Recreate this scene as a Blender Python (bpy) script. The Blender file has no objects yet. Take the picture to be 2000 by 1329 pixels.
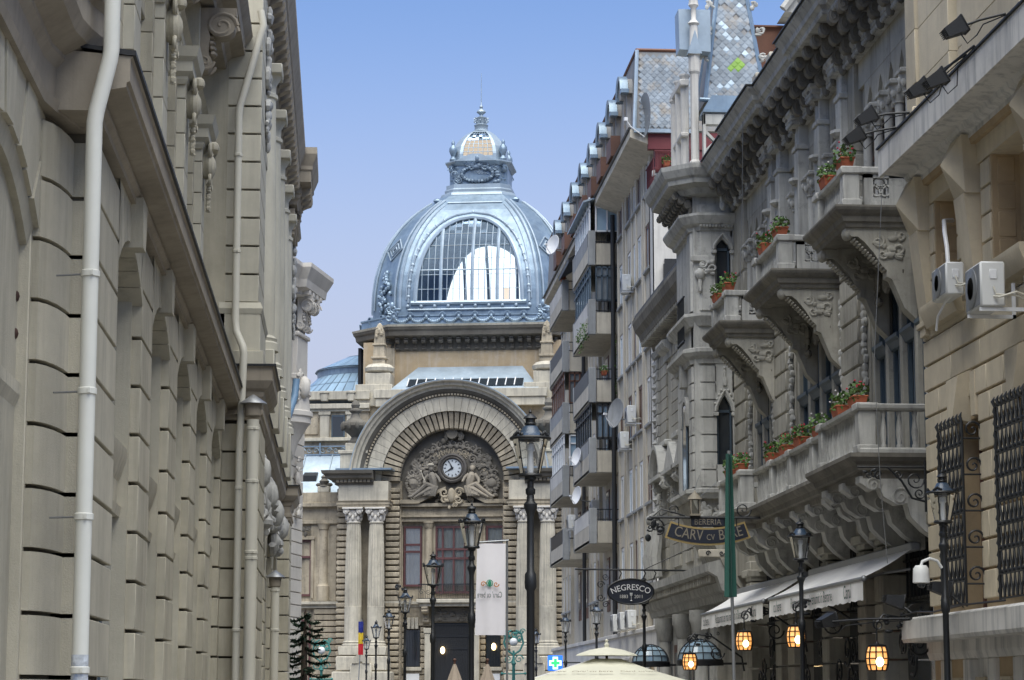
import bpy, bmesh, math, random
from mathutils import Vector, Matrix, noise
R_ = math.radians
sin, cos, pi = math.sin, math.cos, math.pi
S = bpy.context.scene
COL = S.collection
# ------------------------------------------------------------------ camera, sky, sun, exposure
CAM_PITCH, CAM_YAW = 8.5978, 4.0819
cd = bpy.data.cameras.new('camera'); cam = bpy.data.objects.new('camera', cd); COL.objects.link(cam)
cam.location = (0, 0, 1.7); cam.rotation_euler = (R_(90 + CAM_PITCH), 0, R_(-CAM_YAW))
cd.sensor_width = 36; cd.lens = 82.8; cd.clip_end = 5000; S.camera = cam
SUN_EL, SUN_AZ = 66, 178          # azimuth clockwise from +Y
W = bpy.data.worlds.new('World'); S.world = W; W.use_nodes = True
nt = W.node_tree; nt.nodes.clear()
sky = nt.nodes.new('ShaderNodeTexSky'); sky.sky_type = 'NISHITA'; sky.sun_disc = False
sky.sun_elevation = R_(SUN_EL); sky.sun_rotation = R_(SUN_AZ)
sky.air_density = 1.0; sky.dust_density = 0.0; sky.ozone_density = 6.0
bg = nt.nodes.new('ShaderNodeBackground'); bg.inputs[1].default_value = 0.0398
wo = nt.nodes.new('ShaderNodeOutputWorld')
# a band of pale evening haze low over the whole horizon
tc = nt.nodes.new('ShaderNodeTexCoord'); sx = nt.nodes.new('ShaderNodeSeparateXYZ'); mr = nt.nodes.new('ShaderNodeMapRange'); mr.interpolation_type = 'SMOOTHSTEP'
mr.inputs['From Min'].default_value = 0.315; mr.inputs['From Max'].default_value = 0.10; mr.inputs['To Max'].default_value = 1.0
hz = nt.nodes.new('ShaderNodeMix'); hz.data_type = 'RGBA'; hz.inputs[7].default_value = (3.3, 3.55, 4.5, 1)
tn = nt.nodes.new('ShaderNodeMix'); tn.data_type = 'RGBA'; tn.blend_type = 'MULTIPLY'; tn.inputs['Factor'].default_value = 1.0; tn.inputs[7].default_value = (.97, .93, 1.0, 1)
nt.links.new(tc.outputs['Generated'], sx.inputs[0]); nt.links.new(sx.outputs['Z'], mr.inputs['Value']); nt.links.new(mr.outputs[0], hz.inputs['Factor'])
nt.links.new(sky.outputs[0], tn.inputs[6]); nt.links.new(tn.outputs[2], hz.inputs[6])
nt.links.new(hz.outputs[2], bg.inputs[0]); nt.links.new(bg.outputs[0], wo.inputs[0])
sd = bpy.data.lights.new('sun', 'SUN'); sun = bpy.data.objects.new('sun', sd); COL.objects.link(sun)
sd.energy = 1.5; sd.angle = R_(72); sd.color = (1.0, 0.97, 0.865)
_d = Vector((sin(R_(SUN_AZ)) * cos(R_(SUN_EL)), cos(R_(SUN_AZ)) * cos(R_(SUN_EL)), sin(R_(SUN_EL))))
sun.rotation_euler = _d.to_track_quat('Z', 'Y').to_euler()
S.view_settings.view_transform = 'Standard'; S.view_settings.look = 'None'
S.view_settings.gamma = 1.0; S.view_settings.use_curve_mapping = False
S.view_settings.exposure = 2.08
S.cycles.max_bounces = 8; S.cycles.transparent_max_bounces = 16
S.cycles.use_denoising = True

# ------------------------------------------------------------------ materials
def mat(name, col, rough=0.8, metal=0.0, var=0.12, vs=0.9, streak=0.0, sc=(0.10, 0.09, 0.08), spot=0.0, bump=0.15, bs=40.0,
        rnd=0.06, col2=None, spec=0.4, emit=None, es=0.0, alpha=1.0, trans=0.0, coat=0.0):
    m = bpy.data.materials.new(name); m.use_nodes = True
    n = m.node_tree.nodes; L = m.node_tree.links
    b = n['Principled BSDF']
    b.inputs['Roughness'].default_value = rough; b.inputs['Metallic'].default_value = metal
    b.inputs['Specular IOR Level'].default_value = spec
    b.inputs['Base Color'].default_value = (*col, 1)
    if trans: b.inputs['Transmission Weight'].default_value = trans
    if alpha < 1: b.inputs['Alpha'].default_value = alpha
    if coat: b.inputs['Coat Weight'].default_value = coat
    if emit: b.inputs['Emission Color'].default_value = (*emit, 1); b.inputs['Emission Strength'].default_value = es
    if var <= 0 and not streak: return m
    g = n.new('ShaderNodeNewGeometry')
    def noi(scale, detail=4, rgh=0.6, mp=None):
        t = n.new('ShaderNodeTexNoise'); t.inputs['Scale'].default_value = scale
        t.inputs['Detail'].default_value = detail; t.inputs['Roughness'].default_value = rgh
        if mp:
            q = n.new('ShaderNodeMapping'); q.inputs['Scale'].default_value = mp
            L.new(g.outputs['Position'], q.inputs['Vector']); L.new(q.outputs[0], t.inputs['Vector'])
        else: L.new(g.outputs['Position'], t.inputs['Vector'])
        return t
    def ramp(src, a, b_):
        r = n.new('ShaderNodeMapRange'); r.inputs['From Min'].default_value = a; r.inputs['From Max'].default_value = b_
        L.new(src, r.inputs['Value']); return r.outputs[0]
    def mix(fac, a, b_, mode='MIX'):
        x = n.new('ShaderNodeMix'); x.data_type = 'RGBA'; x.blend_type = mode
        if isinstance(fac, float): x.inputs['Factor'].default_value = fac
        else: L.new(fac, x.inputs['Factor'])
        for k, s in ((6, a), (7, b_)):
            if isinstance(s, tuple): x.inputs[k].default_value = (*s, 1)
            else: L.new(s, x.inputs[k])
        return x.outputs[2]
    def mul(src, k):
        x = n.new('ShaderNodeMath'); x.operation = 'MULTIPLY'; L.new(src, x.inputs[0]); x.inputs[1].default_value = k; return x.outputs[0]
    lo = tuple(max(0, c * (1 - var * 1.6)) for c in col); hi = tuple(min(1, c * (1 + var)) for c in col)
    c = mix(ramp(noi(vs, 5).outputs[0], .3, .7), lo, hi)
    if col2: c = mix(mul(ramp(noi(vs * 2.3, 3).outputs[0], .5, .68), .8), c, col2)
    f2 = noi(9.0, 4, .7)
    c = mix(mul(ramp(f2.outputs[0], .35, .75), var * 1.2), c, tuple(x * .55 for x in col))
    if streak: c = mix(mul(ramp(noi(1.0, 5, .65, (5, 5, .35)).outputs[0], .48, .72), streak), c, sc)
    if spot: c = mix(mul(ramp(noi(2.2, 6, .75).outputs[0], .55, .7), spot), c, sc)
    if rnd:
        oi = n.new('ShaderNodeObjectInfo')
        r = n.new('ShaderNodeMapRange'); r.inputs['To Min'].default_value = 1 - rnd; r.inputs['To Max'].default_value = 1 + rnd
        L.new(oi.outputs['Random'], r.inputs['Value'])
        v = n.new('ShaderNodeVectorMath'); v.operation = 'SCALE'; L.new(c, v.inputs[0]); L.new(r.outputs[0], v.inputs['Scale']); c = v.outputs[0]
    L.new(c, b.inputs['Base Color'])
    if bump:
        bp = n.new('ShaderNodeBump'); bp.inputs['Strength'].default_value = bump; bp.inputs['Distance'].default_value = .02
        L.new(noi(bs, 5, .7).outputs[0], bp.inputs['Height']); L.new(bp.outputs[0], b.inputs['Normal'])
    return m
M = {}
def dm(k, *a, **kw): M[k] = mat(k, *a, **kw)
dm('stone_olive', (.475, .44, .345), .85, streak=.45, sc=(.22, .205, .165), var=.13, bump=.4, bs=70, rnd=.09)
dm('stone_olive_pale', (.50, .475, .39), .85, streak=.25, sc=(.24, .22, .19), var=.1)
dm('stone_brown', (.33, .29, .23), .85, streak=.35, sc=(.15, .13, .11), var=.14, spot=.2)
dm('stone_dark', (.16, .145, .125), .85, streak=.3, sc=(.07, .065, .06), var=.2, spot=.3)
dm('stone_cec', (.43, .37, .275), .85, streak=.6, sc=(.12, .108, .09), var=.22, spot=.65, bs=25, rnd=.13)
dm('stone_cec_pale', (.53, .49, .40), .85, streak=.6, sc=(.2, .185, .165), var=.15, spot=.45, bs=25)
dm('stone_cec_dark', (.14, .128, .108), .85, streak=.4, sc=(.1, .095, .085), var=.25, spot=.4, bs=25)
dm('plaster_ochre', (.46, .355, .225), .9, streak=.4, sc=(.55, .5, .44), var=.12, spot=.4)
dm('stone_white', (.60, .57, .52), .85, streak=.3, sc=(.4, .37, .33), var=.08)
dm('stone_bank', (.60, .525, .39), .85, streak=.4, sc=(.40, .34, .26), var=.13, bump=.25, rnd=.1, spot=.12)
dm('stone_bank_pale', (.66, .645, .61), .8, streak=.8, sc=(.24, .25, .26), var=.1, spot=.2)
dm('stone_bank_ochre', (.47, .355, .22), .85, streak=.3, sc=(.26, .2, .13), var=.14)
dm('stone_gothic', (.41, .39, .335), .85, streak=.6, sc=(.12, .112, .1), var=.18, spot=.45, rnd=.11, bump=.3)
dm('stone_gothic_pale', (.49, .485, .455), .85, streak=.65, sc=(.13, .128, .125), var=.17, spot=.6)
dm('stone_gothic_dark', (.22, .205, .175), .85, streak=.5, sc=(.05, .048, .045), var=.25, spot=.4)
dm('joint_dark', (.12, .108, .085), .95, var=.1, rnd=0, bump=0)
dm('plaster_cream', (.52, .48, .40), .9, streak=.5, sc=(.24, .21, .17), var=.12, spot=.2)
dm('plaster_white', (.60, .58, .54), .9, streak=.55, sc=(.3, .29, .27), var=.1, spot=.3)
dm('concrete_grey', (.30, .31, .315), .9, streak=.4, sc=(.15, .15, .15), var=.12, spot=.3)
dm('zinc_blue', (.245, .325, .405), .38, metal=.4, streak=.6, sc=(.11, .175, .27), var=.2, spot=.3, bump=.08, bs=8, rnd=.04)
dm('zinc_pale', (.38, .46, .53), .4, metal=.3, streak=.45, sc=(.25, .34, .42), var=.15, bump=.05, bs=8)
dm('slate_blue', (.25, .295, .345), .55, var=.2, rnd=.22, col2=(.33, .28, .22), streak=.2, sc=(.2, .22, .25))
dm('slate_grey', (.27, .27, .27), .6, var=.2, rnd=.2, col2=(.3, .25, .2))
dm('tile_green', (.20, .37, .045), .4, var=.1, rnd=.05, bump=.03)
dm('copper_brown', (.17, .075, .045), .6, var=.2)
dm('iron', (.012, .014, .017), .45, var=.2, rnd=.1, bump=.05, spec=.5)
dm('iron_rust', (.05, .025, .018), .8, var=.3, rnd=.1)
dm('metal_dark', (.02, .021, .023), .5, var=.1, rnd=0)
dm('metal_grey', (.30, .31, .32), .45, metal=.6, var=.1, rnd=0)
dm('pipe_cream', (.56, .54, .46), .5, var=.06, streak=.2, sc=(.38, .35, .3), bump=.03)
dm('paint_peel', (.62, .66, .70), .6, var=.3, vs=14, spot=.9, sc=(.12, .2, .38), rnd=0)
dm('pipe_white', (.66, .66, .60), .42, var=.05, streak=.18, sc=(.48, .45, .38), bump=.03)
dm('pipe_blue', (.14, .24, .36), .5, var=.1)
dm('wood_brown', (.14, .07, .05), .6, var=.2, streak=.2, sc=(.07, .04, .03))
dm('wood_red', (.11, .045, .045), .5, var=.15)
dm('wood_blue', (.07, .10, .13), .5, var=.15)
dm('paint_white', (.74, .75, .76), .4, var=.05, bump=.02)
dm('paint_maroon', (.16, .035, .04), .6, var=.1)
dm('ac_white', (.66, .67, .66), .45, var=.04, streak=.15, sc=(.5, .48, .44), bump=.01)
dm('glass_dark', (.025, .032, .04), .06, var=0, spec=.8)
dm('glass_grey', (.22, .25, .28), .08, var=.2, vs=1.5, rnd=.2, bump=0, spec=.8)
dm('glass_sky', (.30, .42, .52), .08, var=.1, rnd=.15, bump=0, spec=.9)
dm('curtain', (.55, .55, .48), .9, streak=.5, sc=(.3, .33, .34), var=.1)
dm('awning', (.90, .89, .87), .8, var=.05, streak=.12, sc=(.5, .48, .46), bump=.05)
dm('canvas_cream', (.63, .62, .51), .8, var=.05, bump=.05)
dm('canvas_tan', (.42, .35, .28), .85, var=.1)
dm('cloth_white', (.8, .78, .81), .85, var=.04, bump=.05)
dm('cloth_green', (.03, .105, .085), .8, var=.08)
dm('ink_green', (.03, .27, .16), .8, var=0)
dm('ink_orange', (.5, .2, .06), .8, var=0)
dm('ink_brown', (.2, .13, .07), .8, var=0)
dm('gold', (.42, .31, .13), .5, metal=.3, var=.1, rnd=0)
dm('gold_dim', (.25, .22, .17), .6, var=.15, rnd=0)
dm('sign_navy', (.018, .022, .035), .5, var=.1)
dm('sign_white', (.75, .75, .75), .6, var=0)
dm('leaf', (.10, .19, .05), .7, var=.25, rnd=.25, vs=6, bump=0)
dm('leaf_dark', (.018, .045, .022), .75, var=.3, rnd=.1, vs=3, bump=0)
dm('petal_red', (.5, .03, .06), .7, var=.1, bump=0)
dm('petal_white', (.7, .66, .66), .7, var=.1, bump=0)
dm('petal_purple', (.17, .05, .2), .7, var=.1, bump=0)
dm('terracotta', (.42, .12, .06), .8, var=.12)
dm('bark', (.08, .06, .045), .9, var=.2)
dm('verdigris', (.05, .22, .20), .6, var=.2)
dm('bronze', (.12, .11, .10), .6, var=.25, metal=.2)
dm('asphalt', (.06, .06, .06), .9, var=.15); dm('paving', (.22, .21, .19), .9, var=.15); dm('cobble', (.13, .125, .12), .85, var=.2, rnd=.2)
dm('flag_blue', (.02, .03, .22), .7, var=.05); dm('flag_yellow', (.65, .45, .03), .7, var=.05); dm('flag_red', (.5, .02, .03), .7, var=.05)
dm('cross_white', (.8, .9, .9), .5, var=0, emit=(.75, .95, 1), es=.35); dm('cross_green', (.02, .5, .12), .5, var=0, emit=(.05, .8, .2), es=.3)
dm('cross_blue', (.02, .12, .6), .5, var=0, emit=(.03, .2, .9), es=.3)
dm('lamp_warm', (.9, .6, .3), .4, var=0, emit=(1, .40, .09), es=.26)
dm('lamp_core', (1, .8, .5), .4, var=0, emit=(1, .72, .35), es=1.6)
def clear_glass(name, col, fac, rough=.03, ior=1.5, refl=(1, 1, 1)):
    m = bpy.data.materials.new(name); m.use_nodes = True; n = m.node_tree.nodes; L = m.node_tree.links
    n.clear(); o = n.new('ShaderNodeOutputMaterial'); t = n.new('ShaderNodeBsdfTransparent'); g = n.new('ShaderNodeBsdfGlossy')
    t.inputs[0].default_value = (*col, 1); g.inputs['Roughness'].default_value = rough; g.inputs['Color'].default_value = (*refl, 1)
    fr = n.new('ShaderNodeFresnel'); fr.inputs[0].default_value = ior
    a = n.new('ShaderNodeMath'); a.operation = 'ADD'; a.inputs[1].default_value = fac; L.new(fr.outputs[0], a.inputs[0])
    x = n.new('ShaderNodeMixShader'); L.new(a.outputs[0], x.inputs[0]); L.new(t.outputs[0], x.inputs[1]); L.new(g.outputs[0], x.inputs[2]); L.new(x.outputs[0], o.inputs[0])
    M[name] = m
clear_glass('glass_clear', (.94, .95, .95), .02)
clear_glass('glass_dome', (.50, .66, .84), .03, .2, 1.3, (.5, .68, .95))
clear_glass('glass_window', (.95, .96, .97), .05)
def frosted(name, col, glow=0.0):
    m = bpy.data.materials.new(name); m.use_nodes = True; n = m.node_tree.nodes; L = m.node_tree.links
    n.clear(); o = n.new('ShaderNodeOutputMaterial'); t = n.new('ShaderNodeBsdfTranslucent'); d = n.new('ShaderNodeBsdfTransparent')
    t.inputs[0].default_value = (*col, 1); x = n.new('ShaderNodeMixShader'); x.inputs[0].default_value = .35
    L.new(t.outputs[0], x.inputs[1]); L.new(d.outputs[0], x.inputs[2]); L.new(x.outputs[0], o.inputs[0]); M[name] = m
    if glow:      # emission added to the milky panes, imitating daylight coming through them
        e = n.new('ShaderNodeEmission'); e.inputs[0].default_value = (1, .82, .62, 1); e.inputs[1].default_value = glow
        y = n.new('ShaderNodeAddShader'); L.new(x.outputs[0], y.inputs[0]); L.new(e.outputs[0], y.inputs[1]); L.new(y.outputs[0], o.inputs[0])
frosted('glass_frost', (.92, .88, .80))
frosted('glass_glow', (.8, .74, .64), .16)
frosted('glass_emissive', (.98, .94, .86), .5)

# ------------------------------------------------------------------ mesh builder
class MB:
    def __init__(s): s.v = []; s.f = []; s.crisp = False
    def add(s, vs, fs):
        k = len(s.v); s.v += [tuple(p) for p in vs]; s.f += [tuple(i + k for i in f) for f in fs]; return s
    def put(s, o, m=None):
        vs = o.v if m is None else [tuple(m @ Vector(p)) for p in o.v]
        return s.add(vs, o.f)
    def xf(s, m): s.v = [tuple(m @ Vector(p)) for p in s.v]; return s
    def box(s, x0, x1, y0, y1, z0, z1, c=0.0):
        x0, x1 = min(x0, x1), max(x0, x1); y0, y1 = min(y0, y1), max(y0, y1); z0, z1 = min(z0, z1), max(z0, z1)
        if c <= 0:
            return s.add([(x0, y0, z0), (x1, y0, z0), (x1, y1, z0), (x0, y1, z0), (x0, y0, z1), (x1, y0, z1), (x1, y1, z1), (x0, y1, z1)],
                         [(0, 3, 2, 1), (4, 5, 6, 7), (0, 1, 5, 4), (1, 2, 6, 5), (2, 3, 7, 6), (3, 0, 4, 7)])
        c = min(c, (x1 - x0) * .45, (y1 - y0) * .45, (z1 - z0) * .45)
        lo = (x0, y0, z0); hi = (x1, y1, z1); idx = {}; vs = []
        for i in range(8):
            sg = [(i >> a) & 1 for a in range(3)]
            for a in range(3):
                p = [(hi[b] if sg[b] else lo[b]) + (0 if b == a else (-c if sg[b] else c)) for b in range(3)]
                idx[(i, a)] = len(vs); vs.append(tuple(p))
        fs = []
        for a in range(3):
            b1, b2 = (a + 1) % 3, (a + 2) % 3
            for sd_ in (0, 1):
                q = []
                for u, w in ((0, 0), (1, 0), (1, 1), (0, 1)):
                    i = (sd_ << a) | (u << b1) | (w << b2); q.append(idx[(i, a)])
                fs.append(tuple(q if sd_ else q[::-1]))
        for a in range(3):
            b1, b2 = (a + 1) % 3, (a + 2) % 3
            for u in (0, 1):
                for w in (0, 1):
                    i0 = (u << b1) | (w << b2); i1 = i0 | (1 << a)
                    q = (idx[(i0, b1)], idx[(i1, b1)], idx[(i1, b2)], idx[(i0, b2)])
                    fs.append(q if (u ^ w) else q[::-1])
        for i in range(8):
            sg = [(i >> a) & 1 for a in range(3)]
            q = (idx[(i, 0)], idx[(i, 1)], idx[(i, 2)])
            fs.append(q if sum(sg) % 2 else q[::-1])
        return s.add(vs, fs)
    def prism(s, pts, a, b, ax='y'):
        n = len(pts)
        m = {'x': lambda p, t: (t, p[0], p[1]), 'y': lambda p, t: (p[0], t, p[1]), 'z': lambda p, t: (p[0], p[1], t)}[ax]
        vs = [m(p, a) for p in pts] + [m(p, b) for p in pts]
        fs = [tuple(range(n)), tuple(range(2 * n - 1, n - 1, -1))] + [(i, i + n, (i + 1) % n + n, (i + 1) % n) for i in range(n)]
        return s.add(vs, fs)
    def rev(s, prof, c=(0, 0, 0), ax='z', a0=0, a1=360, n=16, closed=False):
        # prof: (r, t) with t along the axis
        full = abs(a1 - a0) >= 359.9; k = n if full else n + 1; m = len(prof); vs = []
        for i in range(k):
            a = R_(a0 + (a1 - a0) * i / n); ca, sa = cos(a), sin(a)
            for r, t in prof:
                p = {'z': (r * ca, r * sa, t), 'y': (r * ca, t, r * sa), 'x': (t, r * ca, r * sa)}[ax]
                vs.append((c[0] + p[0], c[1] + p[1], c[2] + p[2]))
        fs = []
        for i in range(n):
            i2 = (i + 1) % k
            for j in range(m if closed else m - 1):
                j2 = (j + 1) % m
                fs.append((i * m + j, i2 * m + j, i2 * m + j2, i * m + j2))
        if closed and not full:
            fs.append(tuple(range(m))); fs.append(tuple(n * m + j for j in range(m - 1, -1, -1)))
        if not closed and full:
            if prof[0][0] > 1e-4: fs.append(tuple(i * m for i in range(k)))
            if prof[-1][0] > 1e-4: fs.append(tuple(i * m + m - 1 for i in range(k - 1, -1, -1)))
        return s.add(vs, fs)
    def sweep(s, path, prof, closed=False, side=1):
        # horizontal polyline path [(x,y)], closed profile [(d,z)], d to the right of travel (side=1)
        n = len(path); m = len(prof); vs = []; s.crisp = True
        for i, p in enumerate(path):
            p = Vector(p)
            q0 = Vector(path[i - 1]) if (i > 0 or closed) else None
            q1 = Vector(path[(i + 1) % n]) if (i < n - 1 or closed) else None
            d0 = (p - q0).normalized() if q0 is not None else None; d1 = (q1 - p).normalized() if q1 is not None else None
            if d0 is None: d0 = d1
            if d1 is None: d1 = d0
            n0 = Vector((d0.y, -d0.x)) * side; n1 = Vector((d1.y, -d1.x)) * side
            b = n0 + n1; b = b / max(.15, b.dot(n0)) if b.length > 1e-6 else n0
            for d, z in prof: vs.append((p.x + b.x * d, p.y + b.y * d, z))
        fs = []
        for i in range(n if closed else n - 1):
            i2 = (i + 1) % n
            for j in range(m):
                j2 = (j + 1) % m
                fs.append((i * m + j, i2 * m + j, i2 * m + j2, i * m + j2))
        if not closed:
            fs.append(tuple(range(m))); fs.append(tuple((n - 1) * m + j for j in range(m - 1, -1, -1)))
        return s.add(vs, fs)
    def tube(s, pts, r, n=8, cap=True):
        P_ = [Vector(p) for p in pts]; k = len(P_); vs = []
        rr = r if isinstance(r, (list, tuple)) else [r] * k
        up = None
        for i, p in enumerate(P_):
            d = (P_[min(i + 1, k - 1)] - P_[max(i - 1, 0)]).normalized()
            if up is None: up = Vector((0, 0, 1)) if abs(d.z) < .9 else Vector((1, 0, 0))
            x = d.cross(up).normalized(); up = x.cross(d).normalized()
            for j in range(n):
                a = 2 * pi * j / n; vs.append(tuple(p + (x * cos(a) + up * sin(a)) * rr[i]))
        fs = [(i * n + j, i * n + (j + 1) % n, (i + 1) * n + (j + 1) % n, (i + 1) * n + j) for i in range(k - 1) for j in range(n)]
        if cap: fs += [tuple(range(n - 1, -1, -1)), tuple((k - 1) * n + j for j in range(n))]
        return s.add(vs, fs)
    def ball(s, c, r, n=8, rings=5, jit=0, sd_=0):
        r = (r, r, r) if not isinstance(r, (list, tuple)) else r
        rn = random.Random(sd_ or int(abs(c[0] * 917 + c[1] * 131 + c[2] * 37) * 10)); vs = [(c[0], c[1], c[2] + r[2])]
        for i in range(1, rings):
            t = pi * i / rings
            for j in range(n):
                a = 2 * pi * j / n; q = 1 + rn.uniform(-jit, jit)
                vs.append((c[0] + r[0] * sin(t) * cos(a) * q, c[1] + r[1] * sin(t) * sin(a) * q, c[2] + r[2] * cos(t) * q))
        vs.append((c[0], c[1], c[2] - r[2])); fs = [(0, 1 + j, 1 + (j + 1) % n) for j in range(n)]
        for i in range(rings - 2):
            for j in range(n): fs.append((1 + i * n + j, 1 + (i + 1) * n + j, 1 + (i + 1) * n + (j + 1) % n, 1 + i * n + (j + 1) % n))
        b = 1 + (rings - 2) * n; fs += [(b + j, len(vs) - 1, b + (j + 1) % n) for j in range(n)]
        return s.add(vs, fs)
    def spiral(s, c, r0, turns, rad, ax='x', flip=1, start=0, n=22):
        pts = []
        for i in range(n + 1):
            t = i / n; a = start + flip * turns * 2 * pi * t; r = r0 * (1 - t) ** .8 + .05 * r0
            u, w = r * cos(a), r * sin(a)
            pts.append({'x': (c[0], c[1] + u, c[2] + w), 'y': (c[0] + u, c[1], c[2] + w)}[ax])
        return s.tube(pts, [rad * (1 - .4 * i / n) for i in range(n + 1)], 6)
    def mesh(s, name, sharp=38):
        me = bpy.data.meshes.new(name); me.from_pydata(s.v, [], s.f)
        b = bmesh.new(); b.from_mesh(me); bmesh.ops.recalc_face_normals(b, faces=b.faces); b.to_mesh(me); b.free()
        if s.crisp: sharp = min(sharp, 14)
        if sharp:
            me.polygons.foreach_set('use_smooth', [True] * len(me.polygons)); me.set_sharp_from_angle(angle=R_(sharp))
        me.update(); return me

FR = {}
def wm(o):
    b = Matrix.LocRotScale(o.location, o.rotation_euler, o.scale)
    return b if o.parent is None else wm(o.parent) @ o.matrix_parent_inverse @ b
def root_of(o):
    while o.parent is not None: o = o.parent
    return o
def tag(o, label=None, cat=None, group=None, kind=None):
    for k, v in (('label', label), ('category', cat), ('group', group), ('kind', kind)):
        if v: o[k] = v
    return o
def thing(name, label, cat, loc=(0, 0, 0), rz=0, group=None, local=False):
    o = bpy.data.objects.new(name, None); COL.objects.link(o); o.empty_display_size = .2
    o.location = loc; o.rotation_euler = (0, 0, rz)
    FR[o.name] = wm(o) if local else Matrix.Identity(4)
    return tag(o, label, cat, group)
def ob(name, mb, m, parent=None, loc=(0, 0, 0), rot=(0, 0, 0), scale=(1, 1, 1), sharp=38, label=None, kind=None):
    me = mb if isinstance(mb, bpy.types.Mesh) else mb.mesh(name, sharp)
    if m is not None and not me.materials: me.materials.append(M[m] if isinstance(m, str) else m)
    o = bpy.data.objects.new(name, me); COL.objects.link(o); o.location = loc; o.rotation_euler = rot; o.scale = scale
    if parent is not None:
        o.parent = parent; rt = root_of(parent)
        o.matrix_parent_inverse = wm(parent).inverted() @ FR.get(rt.name, Matrix.Identity(4))
    return tag(o, label, None, None, kind)
def clone(o, parent=None):
    c = o.copy(); COL.objects.link(c); c.parent = parent
    for ch in o.children: clone(ch, c)
    return c
def dup(root, loc, rz=0, label=None, scale=None):
    c = clone(root); c.location = loc; c.rotation_euler = (0, 0, rz)
    if scale: c.scale = (scale,) * 3
    if label: c['label'] = label
    return c
_BM = {}
def block(parent, m, x0, x1, y0, y1, z0, z1, c=.008, name='stone_block', ps=None):
    # a chamfered stone, mesh shared between stones of the same size
    k = (round(x1 - x0, 3), round(y1 - y0, 3), round(z1 - z0, 3), c, m, name)
    if k not in _BM:
        _BM[k] = MB().box(-k[0] / 2, k[0] / 2, -k[1] / 2, k[1] / 2, -k[2] / 2, k[2] / 2, c).mesh(name)
    return ob(name, _BM[k], m, parent, ((x0 + x1) / 2, (y0 + y1) / 2, (z0 + z1) / 2))
def text_mesh(s, size=1.0, depth=.01, align='CENTER', spacing=1.0):
    cu = bpy.data.curves.new('t', 'FONT'); cu.body = s; cu.size = size; cu.extrude = depth; cu.align_x = align; cu.align_y = 'CENTER'
    cu.space_character = spacing; cu.resolution_u = 3
    o = bpy.data.objects.new('t', cu); COL.objects.link(o)
    me = bpy.data.meshes.new_from_object(o.evaluated_get(bpy.context.evaluated_depsgraph_get())) if False else None
    bpy.context.view_layer.update()
    me = bpy.data.meshes.new_from_object(o); bpy.data.objects.remove(o); bpy.data.curves.remove(cu)
    me.materials.clear(); return me
def warp(me, fn):
    for v in me.vertices: v.co = Vector(fn(v.co))
    me.update(); return me
RN = random.Random(7)
def relief(mb, c, w, h, ax='x', n=14, r=.06, seed=1, depth=.6, curl=True):
    # carved ornament: scrolls and bosses filling a w x h patch; ax = facing axis
    rn = random.Random(seed)
    for i in range(n):
        u, v = rn.uniform(-.5, .5) * w, rn.uniform(-.5, .5) * h
        q = r * rn.uniform(.6, 1.3)
        p = (c[0], c[1] + u, c[2] + v) if ax == 'x' else (c[0] + u, c[1], c[2] + v)
        if curl and i % 3 == 0: mb.spiral(p, q * 1.5, 1.3, q * .45, ax, rn.choice((-1, 1)), rn.uniform(0, 6), 12)
        else:
            e = rn.uniform(.7, 1.5)
            mb.ball(p, (q * depth, q * e, q / e) if ax == 'x' else (q * e, q * depth, q / e), 7, 5, .12)
    return mb
# ------------------------------------------------------------------ ground, road, pavements
def ground():
    o = ob('ground', MB().box(-900, 900, -400, 1500, -1.2, -.13), 'asphalt'); o['kind'] = 'structure'
    o = ob('road', MB().box(2.3, 6.9, -30, 118, -.126, -.10), 'cobble'); o['kind'] = 'structure'
    o = ob('cross_road', MB().box(-60, 80, 118, 128, -.126, -.104), 'asphalt'); o['kind'] = 'structure'
    for nm, x0, x1 in (('pavement_left', -2.6, 2.1), ('pavement_right', 7.1, 12)):
        o = ob(nm, MB().box(x0, x1, -30, 117.5, -.125, 0, 0), 'paving'); o['kind'] = 'structure'
    for nm, x0, x1 in (('kerb_left', 2.1, 2.3), ('kerb_right', 6.9, 7.1)):
        o = ob(nm, MB().box(x0, x1, -30, 117.5, -.125, .006, .015), 'stone_bank_pale'); o['kind'] = 'structure'
    o = ob('forecourt', MB().box(-40, 60, 128, 190, -.127, -.02), 'paving'); o['kind'] = 'structure'
ground()

# ------------------------------------------------------------------ left: rusticated stone building
JZ = [6.35 - .5 * k for k in range(13)]           # course joints
def courses(parent, m, xb, xf, y0, y1, zt=6.35, zb=-.15, gap=.036, name='stone_block', c=.007, h=.5):
    z = zt
    while z > zb + .1:
        block(parent, m, xb, xf, y0, y1, max(z - h, zb) + gap / 2, z - gap / 2, c, name); z -= h
def s_console(w, h, d):
    # scroll bracket, wall plane x=0 towards +x, width along y, top at z=0
    pts = [(0, 0), (d, 0), (d, -.12 * h)]
    for i in range(9):
        a = R_(60 - i * 30); pts.append((d * .62 + d * .36 * cos(a), -.26 * h + .17 * h * sin(a)))
    pts += [(d * .34, -.42 * h), (d * .3, -.62 * h)]
    for i in range(7):
        a = R_(50 - i * 38); pts.append((d * .2 + d * .2 * cos(a), -.8 * h + .13 * h * sin(a)))
    pts += [(0, -h)]
    m = MB().prism(pts, -w / 2, w / 2, 'y')
    for s_ in (-1, 1):
        m.spiral((0, 0, 0), .1, 1, .01, 'x') if False else None
        q = MB().spiral((d * .62, s_ * w / 2, -.26 * h), .24 * h * .8, 1.6, .022 * h + .008, 'y', 1)
        m.put(q); q = MB().spiral((d * .2, s_ * w / 2, -.8 * h), .12 * h, 1.4, .018 * h + .006, 'y', -1); m.put(q)
    for k in range(4): m.ball((d * (.34 + .02 * k), 0, -h * (.42 + .08 * k)), (d * .12, w * .4, h * .05), 7, 5)
    return m
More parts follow.
